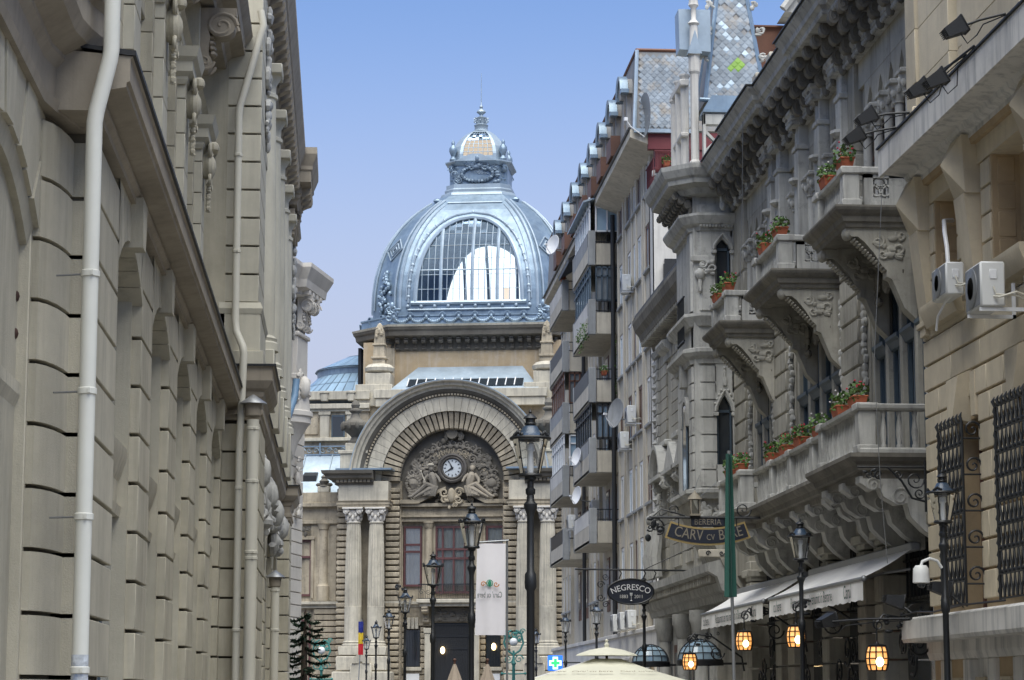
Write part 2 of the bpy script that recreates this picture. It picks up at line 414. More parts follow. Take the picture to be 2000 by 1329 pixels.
def cartouche(h=.7, w=.4):
    # shield with scrolls and a hanging garland, facing +x
    m = MB().ball((0, 0, 0), (.16, w * .42, h * .36), 12, 8)
    m.rev([(w * .47, -.02), (w * .55, .04), (w * .47, .1)], (0, 0, 0), 'x', n=16)
    m.v = [(x, y, z if abs(z) < 9 else z) for x, y, z in m.v]
    for s_ in (-1, 1):
        m.spiral((.06, s_ * w * .42, h * .42), .13, 1.3, .04, 'x', s_); m.spiral((.06, s_ * w * .38, -h * .44), .1, 1.3, .035, 'x', -s_)
    m.ball((.1, 0, h * .52), (.12, .13, .1), 9, 6, .1)
    for k in range(16):
        q = random.Random(k); m.ball((.03, q.uniform(-.06, .06) * (1 - k / 20), -h * .48 - .03 * k), (.045, .05 - .0015 * k, .04), 6, 5, .2)
    return m
def left_building():
    T = thing('stone_palace', 'long olive beige rusticated stone palace lining the left side of the street', 'building', (-2.1, 30, 0))
    XF = -2.1; st = 'stone_olive'
    # body
    ob('wall', MB().box(-12, -3.0, 19.6, 66.3, -.1, 16.4).box(-3.2, -2.75, 19.7, 40.6, 6.6, 13.0).box(-12, -2.62, 4, 19.72, -.1, 15), st, T)
    P0, PD, OW = 21.6, 3.95, 2.65
    piers = [(19.72, P0)] + [(P0 + PD * k + OW, P0 + PD * (k + 1)) for k in range(4)] + [(P0 + 4 * PD + OW, 40.5)]
    for (a, b) in piers:
        e = .07
        ob('pier', MB().box(-3.0, XF - .105, a - (e if a > 20 else 0), b + e, -.1, 5.75), st, T); ob('mortar_bed', MB().box(-2.6, XF - .10, a + .03, b - .03, -.1, 6.5), 'joint_dark', T)
        courses(T, st, XF - .12, XF, a, b)
    # arches with radiating stones
    for k in range(5):
        a = P0 + PD * k; b = a + OW; cy = (a + b) / 2; zs, za = 5.68, 6.08
        hw = OW / 2; rise = za - zs; rad = (hw * hw + rise * rise) / (2 * rise); cz = za - rad; amax = math.asin(hw / rad)
        n = 9
        for i in range(n):
            t0 = -amax + 2 * amax * i / n + .004; t1 = -amax + 2 * amax * (i + 1) / n - .004
            ky = i == n // 2
            zt = 6.5
            lo0 = (cy + rad * sin(t0), cz + rad * cos(t0)); lo1 = (cy + rad * sin(t1), cz + rad * cos(t1))
            f0 = (zt - cz) * math.tan(t0); f1 = (zt - cz) * math.tan(t1)
            if ky: f0 *= 1.5; f1 *= 1.5
            hi0 = (max(a + .01, cy + f0 * 1.0), zt); hi1 = (min(b - .01, cy + f1 * 1.0), zt)
            if i == 0: hi0 = (a + .01, zt)
            if i == n - 1: hi1 = (b - .01, zt)
            if ky: lo0 = (lo0[0], lo0[1] - .05); lo1 = (lo1[0], lo1[1] - .05)
            ob('keystone' if ky else 'voussoir', MB().prism([lo0, lo1, hi1, hi0], -2.5, XF + (.12 if ky else 0), 'x'), st, T)
        ob('arch_soffit', MB().rev([(rad + .003, -2.9), (rad + .003, -2.49), (rad + .5, -2.49), (rad + .5, -2.9)], (0, cy, cz), 'x', 90 - math.degrees(amax), 90 + math.degrees(amax), 10, True), st, T)
        # window: timber frame, panes, hood
        fx = -2.335
        wf = MB()
        for yy in (a - .05, cy - .04): wf.box(fx - .06, fx + .03, yy, yy + .09, .4, 6.0)
        for zz in (.9, 3.4, 4.4, 5.3): wf.box(fx - .06, fx - .005, a, b - .5, zz, zz + .07)
        w = ob('window', wf, 'wood_blue', T)
        ob('window_pane', MB().box(fx - .03, fx - .015, a - .06, b + .06, .4, 3.8), 'glass_grey', w)
        ob('window_pane', MB().box(fx - .03, fx - .015, a - .06, b + .06, 4.1, 6.05), 'glass_grey', w)
        ob('window_hood', MB().sweep([(-2.36, a - .07), (-2.36, b + .07)], [(0, 3.5), (.08, 3.5), (.1, 3.6), (.05, 3.63), (.06, 3.86), (.09, 3.92), (.1, 3.96), (.14, 4.08), (.15, 4.18), (.0, 4.22)], side=1), st, T)
        ob('window_sill', MB().box(-2.45, -2.2, a - .02, b + .02, .3, .42, .02), st, T)
    # belt cornice
    prof = [(-.4, 6.44), (.05, 6.44), (.05, 6.50), (.09, 6.53), (.09, 6.57), (.05, 6.585), (.06, 6.6), (.28, 6.64), (.285, 6.68), (.31, 6.69), (.31, 6.88), (.33, 6.90), (-.4, 6.96)]
    ob('cornice', MB().sweep([(XF, 18.97), (XF, 40.46)], prof), 'stone_brown', T)
    ob('lead_flashing', MB().sweep([(XF, 18.95), (XF, 40.4)], [(.29, 6.905), (.355, 6.905), (.355, 6.945), (-.3, 7.02), (-.3, 7.0)]), 'metal_dark', T)
    # upper storey: ashlar pilasters, cartouches, consoles
    cmesh = cartouche(.62, .42).mesh('cartouche'); kmesh = s_console(.34, .85, .42).mesh('console')
    for k in range(5):
        yc = 20.95 + PD * k if k else 20.95
        z = 7.0; i = 0
        while z < 10.2:
            block(T, 'stone_olive_pale', -2.6, -2.28, yc - .36, yc + .36, z + .008, z + .492, .006, 'ashlar_block')
            block(T, st, -2.7, -2.40, yc - .62, yc + .62, z - .25 + .006, z + .244, .006, 'ashlar_block')
            z += .5
        ob('pilaster_capital', MB().sweep([(-2.6, yc - .4), (-2.28, yc - .4), (-2.28, yc + .4), (-2.6, yc + .4)],
           [(-.2, 10.2), (.0, 10.2), (.03, 10.26), (.03, 10.3), (.1, 10.36), (.1, 10.5), (.16, 10.56), (.2, 10.7), (-.2, 10.7)], side=1), 'stone_olive_pale', T)
        o = ob('cartouche', cmesh, 'stone_olive', T, (-2.22, yc, 10.0)); o.scale = (.9, .9, .95)
        ob('console', kmesh, 'stone_brown', T, (-2.42, yc, 12.55), scale=(1.5, 1, 1.3))
        ob('frieze_block', MB().box(-2.7, -2.36, yc - .3, yc + .3, 10.7, 12.6, .01), st, T)
        if k < 4:
            y0, y1 = yc + .75, yc + PD - .75
            wf = MB()
            for q in (y0, (y0 + y1) / 2 - .04, y1 - .09): wf.box(-2.74, -2.62, q, q + .09, 7.2, 9.8)
            for q in (7.2, 8.9, 9.7): wf.box(-2.74, -2.63, y0, y1, q, q + .09)
            w = ob('window', wf, 'wood_blue', T); ob('window_pane', MB().box(-2.745, -2.735, y0, y1, 7.2, 9.8), 'glass_grey', w)
            ob('window_surround', MB().box(-2.76, -2.56, y0 - .18, y0, 7.0, 10.0, .01).box(-2.76, -2.56, y1, y1 + .18, 7.0, 10.0, .01).box(-2.76, -2.5, y0 - .25, y1 + .25, 9.9, 10.12, .02), st, T)
    up = [(-.5, 12.6), (.3, 12.6), (.32, 12.72), (.4, 12.8), (.62, 12.86), (.64, 13.02), (.72, 13.12), (.76, 13.2), (-.5, 13.25)]
    ob('upper_cornice', MB().sweep([(-2.45, 19.8), (-2.45, 40.5)], up), 'stone_brown', T)
    ob('architrave', MB().sweep([(-2.45, 19.8), (-2.45, 40.5)], [(-.3, 10.72), (.06, 10.72), (.06, 10.85), (.1, 10.87), (.1, 11.0), (.18, 11.08), (-.3, 11.1)]), st, T)
    # near bay: coved wall with great arched window, wide jamb
    pl = [(-2.1, 19.69), (-2.31, 19.69), (-2.325, 19.45), (-2.36, 19.2), (-2.41, 19.0), (-2.47, 18.88)]
    z = 6.35
    for k in range(13):
        z0 = max(z - .5, -.1); gap = .018
        pts = pl + [(-2.75, 18.88), (-2.75, 19.75), (-2.1, 19.75)]
        ob('stone_block', MB().prism(pts, z0 + gap, z - gap, 'z'), st, T, sharp=25); z -= .5
        if z < .2: break
    ob('mortar_bed', MB().prism([(-2.2, 19.72), (-2.4, 19.72), (-2.4, 19.5), (-2.46, 19.2), (-2.55, 18.93), (-2.9, 18.93), (-2.9, 19.74), (-2.2, 19.74)], -.1, 6.6, 'z'), 'joint_dark', T)
    a, b = 15.3, 18.86; cy = (a + b) / 2; zs, za = 5.42, 5.9
    hw_ = (b - a) / 2; rise = za - zs; rad = (hw_ * hw_ + rise * rise) / (2 * rise); cz = za - rad; am = math.asin(hw_ / rad); n = 9
    for i in range(n):
        t0 = -am + 2 * am * i / n + .005; t1 = -am + 2 * am * (i + 1) / n - .005
        f = lambda t: (cy + rad * sin(t), cz + rad * cos(t)); g = lambda t: (cy + (6.45 - cz) * math.tan(t) * 1.25, 6.45)
        ob('voussoir', MB().prism([f(t0), f(t1), g(t1), g(t0)], -2.9, -2.475 - .012 * (i % 2), 'x'), st, T)
        h = lambda t: (cy + (rad + .12) * sin(t) * .97, cz + (rad - .09) * cos(t))
    ob('arch_ring', MB().rev([(rad - .16, -2.9), (rad - .16, -2.56), (rad - .002, -2.52), (rad - .002, -2.9)], (0, cy, cz), 'x', 90 - math.degrees(am), 90 + math.degrees(am), 14, True), st, T)
    ob('window_jamb', MB().box(-3.0, -2.53, b - .05, b + .1, -.1, zs + .1, .01), st, T)
    ob('bay_wall', MB().box(-3.2, -2.62, 9, 19.0, 6.2, 6.8).box(-3.2, -2.55, 9, a, -.1, 6.4), st, T)
    ob('bay_entablature', MB().sweep([(-2.5, 11.5), (-2.5, 18.6), (-2.45, 18.95), (-2.39, 19.2), (-2.34, 19.45), (-2.32, 19.64), (-2.2, 19.64)],
       [(-.3, 6.42), (.07, 6.42), (.09, 6.5), (.05, 6.54), (.06, 6.78), (.12, 6.86), (.12, 6.9), (.3, 7.0), (.36, 7.1), (.36, 7.3), (.42, 7.36), (.42, 7.45), (-.3, 7.5)]), 'stone_brown', T, sharp=25)
    wf = MB()
    for q in (15.4, 16.4, 17.4, 18.7): wf.box(-2.84, -2.76, q, q + .1, 0, 6)
    for q in (.8, 2.4, 4.9): wf.box(-2.84, -2.77, a, b, q, q + .1)
    w = ob('window', wf, 'wood_blue', T); ob('window_pane', MB().box(-2.80, -2.79, a, b, 0, 6), 'glass_grey', w)
    for zz in (4.55, 4.85): ob('window_bar', MB().tube([(-2.66, a, zz), (-2.66, b - .05, zz)], .04, 8).ball((-2.66, b - .12, zz), .065, 8, 6), 'iron_rust', T)
    ob('window_hood', MB().sweep([(-2.78, a), (-2.78, b - .06)], [(0, 3.5), (.1, 3.5), (.12, 3.62), (.06, 3.66), (.08, 3.88), (.14, 3.92), (.2, 4.06), (.2, 4.16), (0, 4.2)]), st, T)
    ob('upper_wall_bay', MB().box(-3.2, -2.75, 6, 19.7, 7.4, 12), st, T)
    # ---------------- pavilion
    XP = -1.46; PA = (40.5, 43.3); PB = (64.0, 66.3)
    ob('pavilion_wall', MB().box(-3.0, -2.1, 40.5, 66.2, -.1, 16.4).box(-2.2, -1.8, 40.6, 66.1, 6.5, 15.6), st, T)
    for a, b in (PA, PB): ob('mortar_bed', MB().box(-2.4, XP - .14, a + .12, b - .12, -.1, 15.5), 'joint_dark', T)
    for (a, b) in (PA, PB):
        courses(T, st, -2.3, XP, a, b)
        z = 8.45
        while z < 14.0: block(T, 'stone_olive_pale', -2.3, XP - .06, a + .03, b - .05, z + .018, z + .482, .007); z += .5
        ob('pedestal', MB().box(-2.3, XP + .04, a - .05, b + .05, 7.32, 7.6, .01).box(-2.3, XP - .02, a, b, 7.6, 8.3, .015).sweep([(-2.2, a + .02), (XP - .04, a + .02), (XP - .04, b - .02), (-2.2, b - .02)], [(-.1, 8.25), (.03, 8.25), (.06, 8.34), (.02, 8.45), (-.1, 8.47)], side=1), 'stone_olive_pale', T)
        ob('console', kmesh, 'stone_brown', T, (XP - .1, (a + b) / 2, 15.12), scale=(.62, 1.5, .95))
        ob('carved_drop', relief(MB(), (XP - .02, (a + b) / 2 + .7, 13.0), .8, 2.6, 'x', 26, .12, 61), 'stone_gothic_pale', T)
    ys = [(43.3, 44.6), (47.9, 49.8), (53.3, 55.2), (58.6, 60.4), (62.9, 64)]
    for a, b in ys:
        courses(T, st, -2.3, -1.78, a, b)
        ob('pier', MB().box(-2.3, -1.85, a + .02, b - .02, -.1, 6.4), st, T)
    for (p, q) in zip(ys[:-1], ys[1:]):
        a, b = p[1], q[0]; cy = (a + b) / 2; hw = (b - a) / 2
        for i in range(9):
            a0, a1 = 180 * i / 9 + .5, 180 * (i + 1) / 9 - .5
            ob('voussoir', MB().rev([(hw, -2.3), (hw, -1.78), (hw + .55, -1.78), (hw + .55, -2.3)], (0, cy, 4.5), 'x', a0, a1, 2, True), st, T)
        ob('spandrel', MB().box(-2.3, -1.86, a, b, 6.1, 6.6), st, T)
        g = MB(); relief(g, (-1.72, cy, 5.9), 2.6, 1.0, 'x', 22, .17, 31 + int(a), .9); g.ball((-1.62, cy, 6.05), (.2, .22, .32), 10, 7, .06)
        ob('carved_garland', g, 'stone_gothic_pale', T)
        w = ob('window', MB().box(-2.25, -2.15, a, a + .1, 0, 5).box(-2.25, -2.15, b - .1, b, 0, 5).box(-2.25, -2.15, cy - .05, cy + .05, 0, 6).box(-2.25, -2.16, a, b, 3, 3.1), 'wood_blue', T)
        ob('window_pane', MB().box(-2.22, -2.2, a, b, 0, 6.1), 'glass_dark', w)
        # upper windows
        w = ob('window', MB().box(-1.83, -1.78, cy - .8, cy - .7, 8.5, 12).box(-1.83, -1.78, cy + .7, cy + .8, 8.5, 12).box(-1.83, -1.78, cy - .8, cy + .8, 11.9, 12), 'wood_blue', T)
        ob('window_pane', MB().box(-1.815, -1.79, cy - .7, cy + .7, 8.5, 11.9), 'glass_grey', w)
        ob('window_surround', MB().box(-1.9, -1.68, cy - 1.0, cy - .8, 8.4, 12.2, .01).box(-1.9, -1.68, cy + .8, cy + 1.0, 8.4, 12.2, .01).box(-1.9, -1.6, cy - 1.1, cy + 1.1, 12.1, 12.35, .02), st, T)
    path = [(-1.8, PA[0] - .02), (XP, PA[0] - .02), (XP, PA[1] + .02), (-1.78, PA[1] + .02), (-1.78, PB[0] - .02), (XP, PB[0] - .02), (XP, PB[1] + .02), (-2.2, PB[1] + .02)]
    path[0] = (-2.12, PA[0] - .02)
    ob('cornice', MB().sweep(path, [(-.3, 6.4), (.01, 6.4), (.02, 6.47), (.05, 6.49), (.05, 6.56), (.02, 6.58), (.02, 6.76), (.05, 6.8), (.07, 6.88), (.13, 6.93), (.2, 7.04), (.21, 7.06), (.21, 7.27), (.24, 7.3), (-.3, 7.33)], side=1), 'stone_brown', T)
    ob('lead_flashing', MB().sweep(path, [(.22, 7.304), (.27, 7.304), (.27, 7.34), (-.2, 7.37)], side=1), 'metal_dark', T)
    colm = MB().rev([(.42, 8.47), (.42, 8.62), (.37, 8.66), (.39, 8.72), (.33, 8.78), (.335, 10.4), (.29, 13.6), (.33, 13.63), (.33, 13.7), (.29, 13.73), (.29, 13.9), (.36, 14.02), (.4, 14.08)], n=24).box(-.42, .42, -.42, .42, 14.08, 14.28, .02).mesh('column')
    for y in (46.6, 50.4, 54.2, 58.0, 61.6): ob('column', colm, 'stone_olive_pale', T, (-1.75, y, 0)); 
    for y in (46.6, 50.4, 54.2, 58.0, 61.6): ob('pedestal', MB().box(-2.2, -1.4, y - .5, y + .5, 7.3, 8.46, .02), 'stone_olive_pale', T)
    path = path[3:]
    ob('entablature', MB().sweep(path, [(-.4, 14.28), (.02, 14.28), (.02, 14.38), (.06, 14.4), (.06, 14.52), (.1, 14.54), (.16, 14.64), (.02, 14.7), (.02, 15.0), (-.4, 15.1)], side=1), 'stone_brown', T)
    ob('main_cornice', MB().sweep(path, [(-.4, 15.1), (.08, 15.1), (.1, 15.2), (.16, 15.28), (.16, 15.36), (.2, 15.4), (.2, 15.62), (.46, 15.66), (.46, 15.95), (.5, 16.0), (.5, 16.1), (.56, 16.25), (.62, 16.42), (.62, 16.6), (-.4, 16.7)], side=1), 'stone_brown', T)
    mm = MB().prism([(0, 0), (.28, 0), (.28, -.1), (.24, -.2), (.12, -.24), (0, -.3)], -.16, .16, 'y').mesh('modillion')
    y = 43.9
    while y < 63.8: ob('modillion', mm, 'stone_brown', T, (-1.58, y, 15.66)); y += .7
    for a, b in (PB,):
        for yy in (a + .4, (a + b) / 2, b - .4): ob('modillion', mm, 'stone_brown', T, (XP + .2, yy, 15.66))
    for x in (-1.9, -1.6): ob('modillion', mm, 'stone_brown', T, (x, PB[0] - .22, 15.66), (0, 0, -pi / 2))
    return T
left_building()

def pipe_thing(name, label, pts, r, m, bands=(), cone=None, arms=()):
    b = Vector(pts[-1]); T = thing(name, label, 'drainpipe', (b.x, b.y, 0))
    ob('pipe', MB().tube(pts, r, 18), m, T)
    for (x, y, z) in bands: ob('pipe_collar', MB().rev([(r + .001, -.03), (r + .012, -.022), (r + .012, .022), (r + .001, .03)], (x, y, z), n=18).box(x + r * .2, x + r * .5, y - r - .03, y - r, z - .02, z + .02), m, T)
    for (p, q) in arms: ob('wall_bracket', MB().tube([p, q], .009, 6), 'metal_grey', T)
    if cone:
        x, y, z = cone
        ob('vent_skirt', MB().rev([(r + .01, z - .22), (r + .03, z - .2), (r + .045, z)], (x, y, 0), n=20), 'stone_brown', T)
        ob('rain_cap', MB().rev([(r + .13, z), (r + .12, z + .02), (.02, z + .16), (.0, z + .165)], (x, y, 0), n=24), 'metal_grey', T)
    return T
pipe_thing('drainpipe', 'thick pale drainpipe with an elbow under the cornice, nearest on the left', [(-1.93, 18.8, 8.6), (-1.93, 18.8, 6.9), (-1.94, 18.8, 6.82), (-2.035, 18.8, 6.4), (-2.05, 18.8, 6.3), (-2.05, 18.8, 5.9), (-2.05, 18.8, 3), (-2.05, 18.8, -.05)], .066, 'pipe_white',
    [(-2.05, 18.8, z) for z in (1.9, 3.1, 4.1, 5.05)], arms=[((-2.05, 18.8, z), (-2.33, 18.9, z)) for z in (3.1, 4.1, 5.05)])
pipe_thing('drainpipe', 'slim cream drainpipe bending out at the top of the projecting pavilion corner', [(-1.55, 40.25, 13.6), (-1.50, 40.25, 13.35), (-1.56, 40.25, 13.1), (-1.88, 40.25, 11.9), (-1.9, 40.25, 11.75), (-1.9, 40.25, 8.1), (-1.88, 40.25, 7.9), (-1.76, 40.12, 7.62), (-1.74, 40.12, 7.5), (-1.78, 40.16, 6.2), (-1.79, 40.2, 6.0), (-1.79, 40.2, -.05)], .065, 'pipe_cream',
    [(-1.9, 40.25, 11), (-1.9, 40.25, 9.3), (-1.79, 40.2, 5.2), (-1.79, 40.2, 2.8)])
pipe_thing('vent_pipe', 'fat cream vent pipe with a conical metal cap on the pavilion', [(-1.56, 40.05, 6.35), (-1.56, 40.05, -.05)], .105, 'pipe_cream', [(-1.56, 40.05, 6.2), (-1.56, 40.05, 5.3), (-1.56, 40.05, 4.1), (-1.56, 40.05, 4.0)], cone=(-1.56, 40.05, 6.62))
pipe_thing('vent_pipe', 'small cream vent pipe with a conical cap farther down the left wall', [(-1.56, 54.6, 4.2), (-1.56, 54.6, -.05)], .1, 'pipe_cream', [(-1.56, 54.6, 4.1), (-1.56, 54.6, 3.2)], cone=(-1.56, 54.6, 4.4))
Tq = [q for q in bpy.data.objects if q.name.startswith('drainpipe')][0]
ob('peeling_paint', MB().tube([(-2.05, 18.8, 2.02), (-2.05, 18.8, -.04)], .0672, 18), 'paint_peel', Tq)

def white_building():
    # stands at an angle where the street bends towards the palace; local x = out of the wall, y = along it
    T = thing('corner_house', 'pale white stone corner house with heavy cornice beyond the left palace', 'building', (-1.5, 86, 0), R_(-13), local=True); st = 'stone_white'
    L = 18.0
    ob('wall', MB().box(-9, -.06, -L, -.05, -.1, 16.6), st, T)
    z = 0.0
    while z < 10.0: block(T, st, -.8, 0, -5.5, 0, z + .018, z + .43, .012); block(T, st, -.8, 0, -12, -5.53, z + .018, z + .43, .012); z += .448
    ob('corbel', MB().rev([(.02, 9.3), (.2, 9.8), (.45, 10.6), (.8, 11.2), (.88, 11.25), (.88, 11.45), (.95, 11.5), (.95, 11.65), (.85, 11.7)], (0, -2.6, 0), n=24), st, T)
    ob('carved_fan', MB().rev([(.1, 10.0), (.5, 10.9), (.84, 11.3)], (0, -2.6, 0), n=18), st, T, sharp=5)
    ob('balcony_wall', MB().rev([(.85, 11.7), (.8, 12.2), (.88, 12.25), (.88, 12.4), (.75, 12.42)], (0, -2.6, 0), n=24), st, T)
    ob('cartouche', relief(MB().ball((.75, -3.0, 12.5), (.22, .25, .4), 10, 7), (.6, -2.9, 12.6), .9, 1.0, 'x', 24, .14, 5), st, T)
    ob('carved_drop', relief(MB(), (.12, -3.6, 13.6), 1.0, 1.9, 'x', 26, .15, 15), st, T); ob('carved_drop', relief(MB(), (.15, -1.2, 9.2), .6, 2.2, 'x', 18, .13, 9), st, T)
    ob('pilaster', MB().box(-.6, .14, -1.6, .1, 12.4, 13.0, .03).box(-.6, .2, -1.7, .16, 13.0, 13.2, .03).box(-.6, .1, -1.5, .04, 13.2, 14.6, .02).box(-.6, .18, -1.6, .12, 14.6, 14.75, .03), st, T)
    for zz in (10.2, 10.7, 11.2, 11.7): block(T, st, -.6, .03, -1.6, .03, zz + .02, zz + .48, .012)
    km = s_console(.34, 1.3, .55).mesh('console')
    for y in (-.35, -1.2, -5.2, -6.6): ob('console', km, st, T, (.05, y, 16.05))
    km2 = s_console(.34, 1.3, .55).xf(Matrix.Rotation(pi / 2, 4, 'Z')).mesh('console'); 
    path = [(-.2, -L), (-.2, -1.9), (.12, -1.9), (.12, .1), (-4, .1)]
    ob('cornice', MB().sweep(path, [(-.4, 16.0), (.2, 16.0), (.22, 16.15), (.5, 16.22), (.54, 16.5), (.62, 16.65), (.74, 16.9), (.74, 17.05), (-.4, 17.15)], side=1), st, T)
    mm = MB().box(0, .32, -.12, .12, -.18, 0, .02).mesh('modillion')
    for y in (-1.7, -1.15, -.6, -.05): ob('modillion', mm, st, T, (.3, y, 16.2))
    for k in range(9): ob('modillion', mm, st, T, (-.02, -2.4 - .55 * k, 16.2))
    for x in (-.1, -.6): ob('modillion', mm, st, T, (x, -2.08, 16.2), (0, 0, -pi / 2))
    ob('attic_roof', MB().prism([(-.5, 17.1), (-.6, 18.0), (-1.0, 18.9), (-1.8, 19.6), (-6, 19.8), (-6, 17.1)], -L, -2.6, 'y'), 'zinc_pale', T)
    ob('roof_ornament', relief(MB(), (-.5, -3.4, 19.2), 1.0, 1.6, 'x', 18, .22, 77), st, T)
    for y in (-5.0, -8.0):
        w = ob('window', MB().box(-.02, .03, y - .6, y + .6, 10.4, 13).box(-.02, .05, y - .7, y + .7, 13, 13.15), 'wood_blue', T)
        ob('window_pane', MB().box(.032, .036, y - .5, y + .5, 10.5, 12.9), 'glass_dark', w)
    ob('iron_balcony', MB().box(0, .5, -8, -4.4, 10.2, 10.35, .02), 'iron', T); ob('iron_screen', MB().box(0, .3, -6, -4.2, 12.8, 14.4, .03), 'iron', T)
    Tp = thing('drainpipe', 'short blue bent pipe on the white corner house', 'drainpipe', (-2.0, 81, 9.5))
    ob('pipe', MB().tube([(-2.25, 79.5, 10.2), (-2.0, 80.5, 11.0), (-1.75, 81.5, 12.0), (-1.7, 81.6, 12.6)], .13, 10), 'pipe_blue', Tp)
white_building()
# ------------------------------------------------------------------ domed palace closing the street
CR = R_(-10.2)
dm('stone_relief', (.215, .195, .165), .85, streak=.4, sc=(.1, .095, .085), var=.25, spot=.4, bs=25)
dm('clock_white', (.5, .54, .57), .5, var=.05)
dm('zinc_dark', (.17, .23, .30), .45, metal=.35, streak=.4, sc=(.1, .14, .2), var=.2)
def fluted(prof, c, n=20, dep=.06):
    m = MB(); k = n * 2; P_ = len(prof); vs = []
    for i in range(k):
        a = 2 * pi * i / k
        for r, z, fl in prof:
            q = r * (1 - (dep if (fl and i % 2) else 0)); vs.append((c[0] + q * cos(a), c[1] + q * sin(a), c[2] + z))
    fs = [(i * P_ + j, ((i + 1) % k) * P_ + j, ((i + 1) % k) * P_ + j + 1, i * P_ + j + 1) for i in range(k) for j in range(P_ - 1)]
    fs.append(tuple(i * P_ + P_ - 1 for i in range(k))); return m.add(vs, fs)
def urn(s=1.0):
    m = MB().rev([(.42, 0), (.42, .12), (.3, .2), (.22, .34), (.3, .46), (.66, .75), (.78, .98), (.74, 1.14), (.5, 1.3), (.28, 1.5), (.22, 1.72), (.36, 1.84), (.36, 1.92), (.2, 2.02), (.26, 2.2), (.2, 2.36), (.05, 2.5), (0, 2.52)], n=18)
    for i in range(10):
        a = 2 * pi * i / 10; m.ball((.74 * cos(a), .74 * sin(a), .98), (.13, .13, .26), 7, 6)
    return m.xf(Matrix.Scale(s, 4))
def capital(r, h):
    m = MB().rev([(r, 0), (r + .03, .03), (r * .98, .07), (r * 1.02, h * .5), (r * 1.25, h * .8)], n=16)
    for i in range(8):
        a = 2 * pi * i / 8; m.ball((r * 1.05 * cos(a), r * 1.05 * sin(a), h * .3), (.1, .1, h * .2), 6, 5)
        a += pi / 8; m.ball((r * 1.15 * cos(a), r * 1.15 * sin(a), h * .52), (.1, .1, h * .16), 6, 5)
    for i in range(4):
        a = pi / 4 + pi / 2 * i; m.ball((r * 1.45 * cos(a), r * 1.45 * sin(a), h * .72), (.16, .16, h * .2), 9, 7)
        m.put(MB().spiral((0, 0, 0), .17, 1.5, .05, 'y').xf(Matrix.Translation((r * 1.42 * cos(a), r * 1.42 * sin(a) - .1, h * .72))))
    w = r * 1.55
    return m.box(-w, w, -w, w, h * .86, h, .03)
def figure(fl):
    # reclining carved figure, feet out to the side, head up near the clock; fl = mirror
    m = MB()
    def t(pts, rr): m.tube([(fl * x, y, z) for x, y, z in pts], rr, 8)
    t([(-.95, -.1, .55), (-1.0, -.15, .95), (-1.08, -.18, 1.25), (-1.1, -.16, 1.42)], [.2, .24, .22, .1])       # torso
    m.ball((fl * -1.12, -.2, 1.62), (.13, .14, .17), 10, 8); m.ball((fl * -1.12, -.14, 1.68), (.16, .15, .14), 9, 6, .1)
    t([(-.95, -.2, .55), (-1.35, -.42, .72), (-1.72, -.35, .38), (-2.15, -.3, .06), (-2.35, -.35, .02)], [.17, .15, .11, .08, .06])
    t([(-.9, -.22, .5), (-1.2, -.4, .45), (-1.6, -.4, .2), (-2.0, -.32, -.02)], [.17, .15, .1, .07])
    t([(-1.25, -.18, 1.3), (-1.45, -.22, 1.05), (-1.5, -.35, .8), (-1.35, -.42, .7)], [.1, .09, .07, .06])
    t([(-.92, -.18, 1.3), (-.72, -.25, 1.1), (-.6, -.35, .85)], [.1, .08, .06])
    for k in range(8): t([(-.75 - .09 * k, -.38 - .05 * (k % 2), .62 - .03 * k), (-.85 - .08 * k, -.44, .3 - .03 * k), (-.9 - .09 * k, -.4, .05)], [.07, .08, .05])
    return m
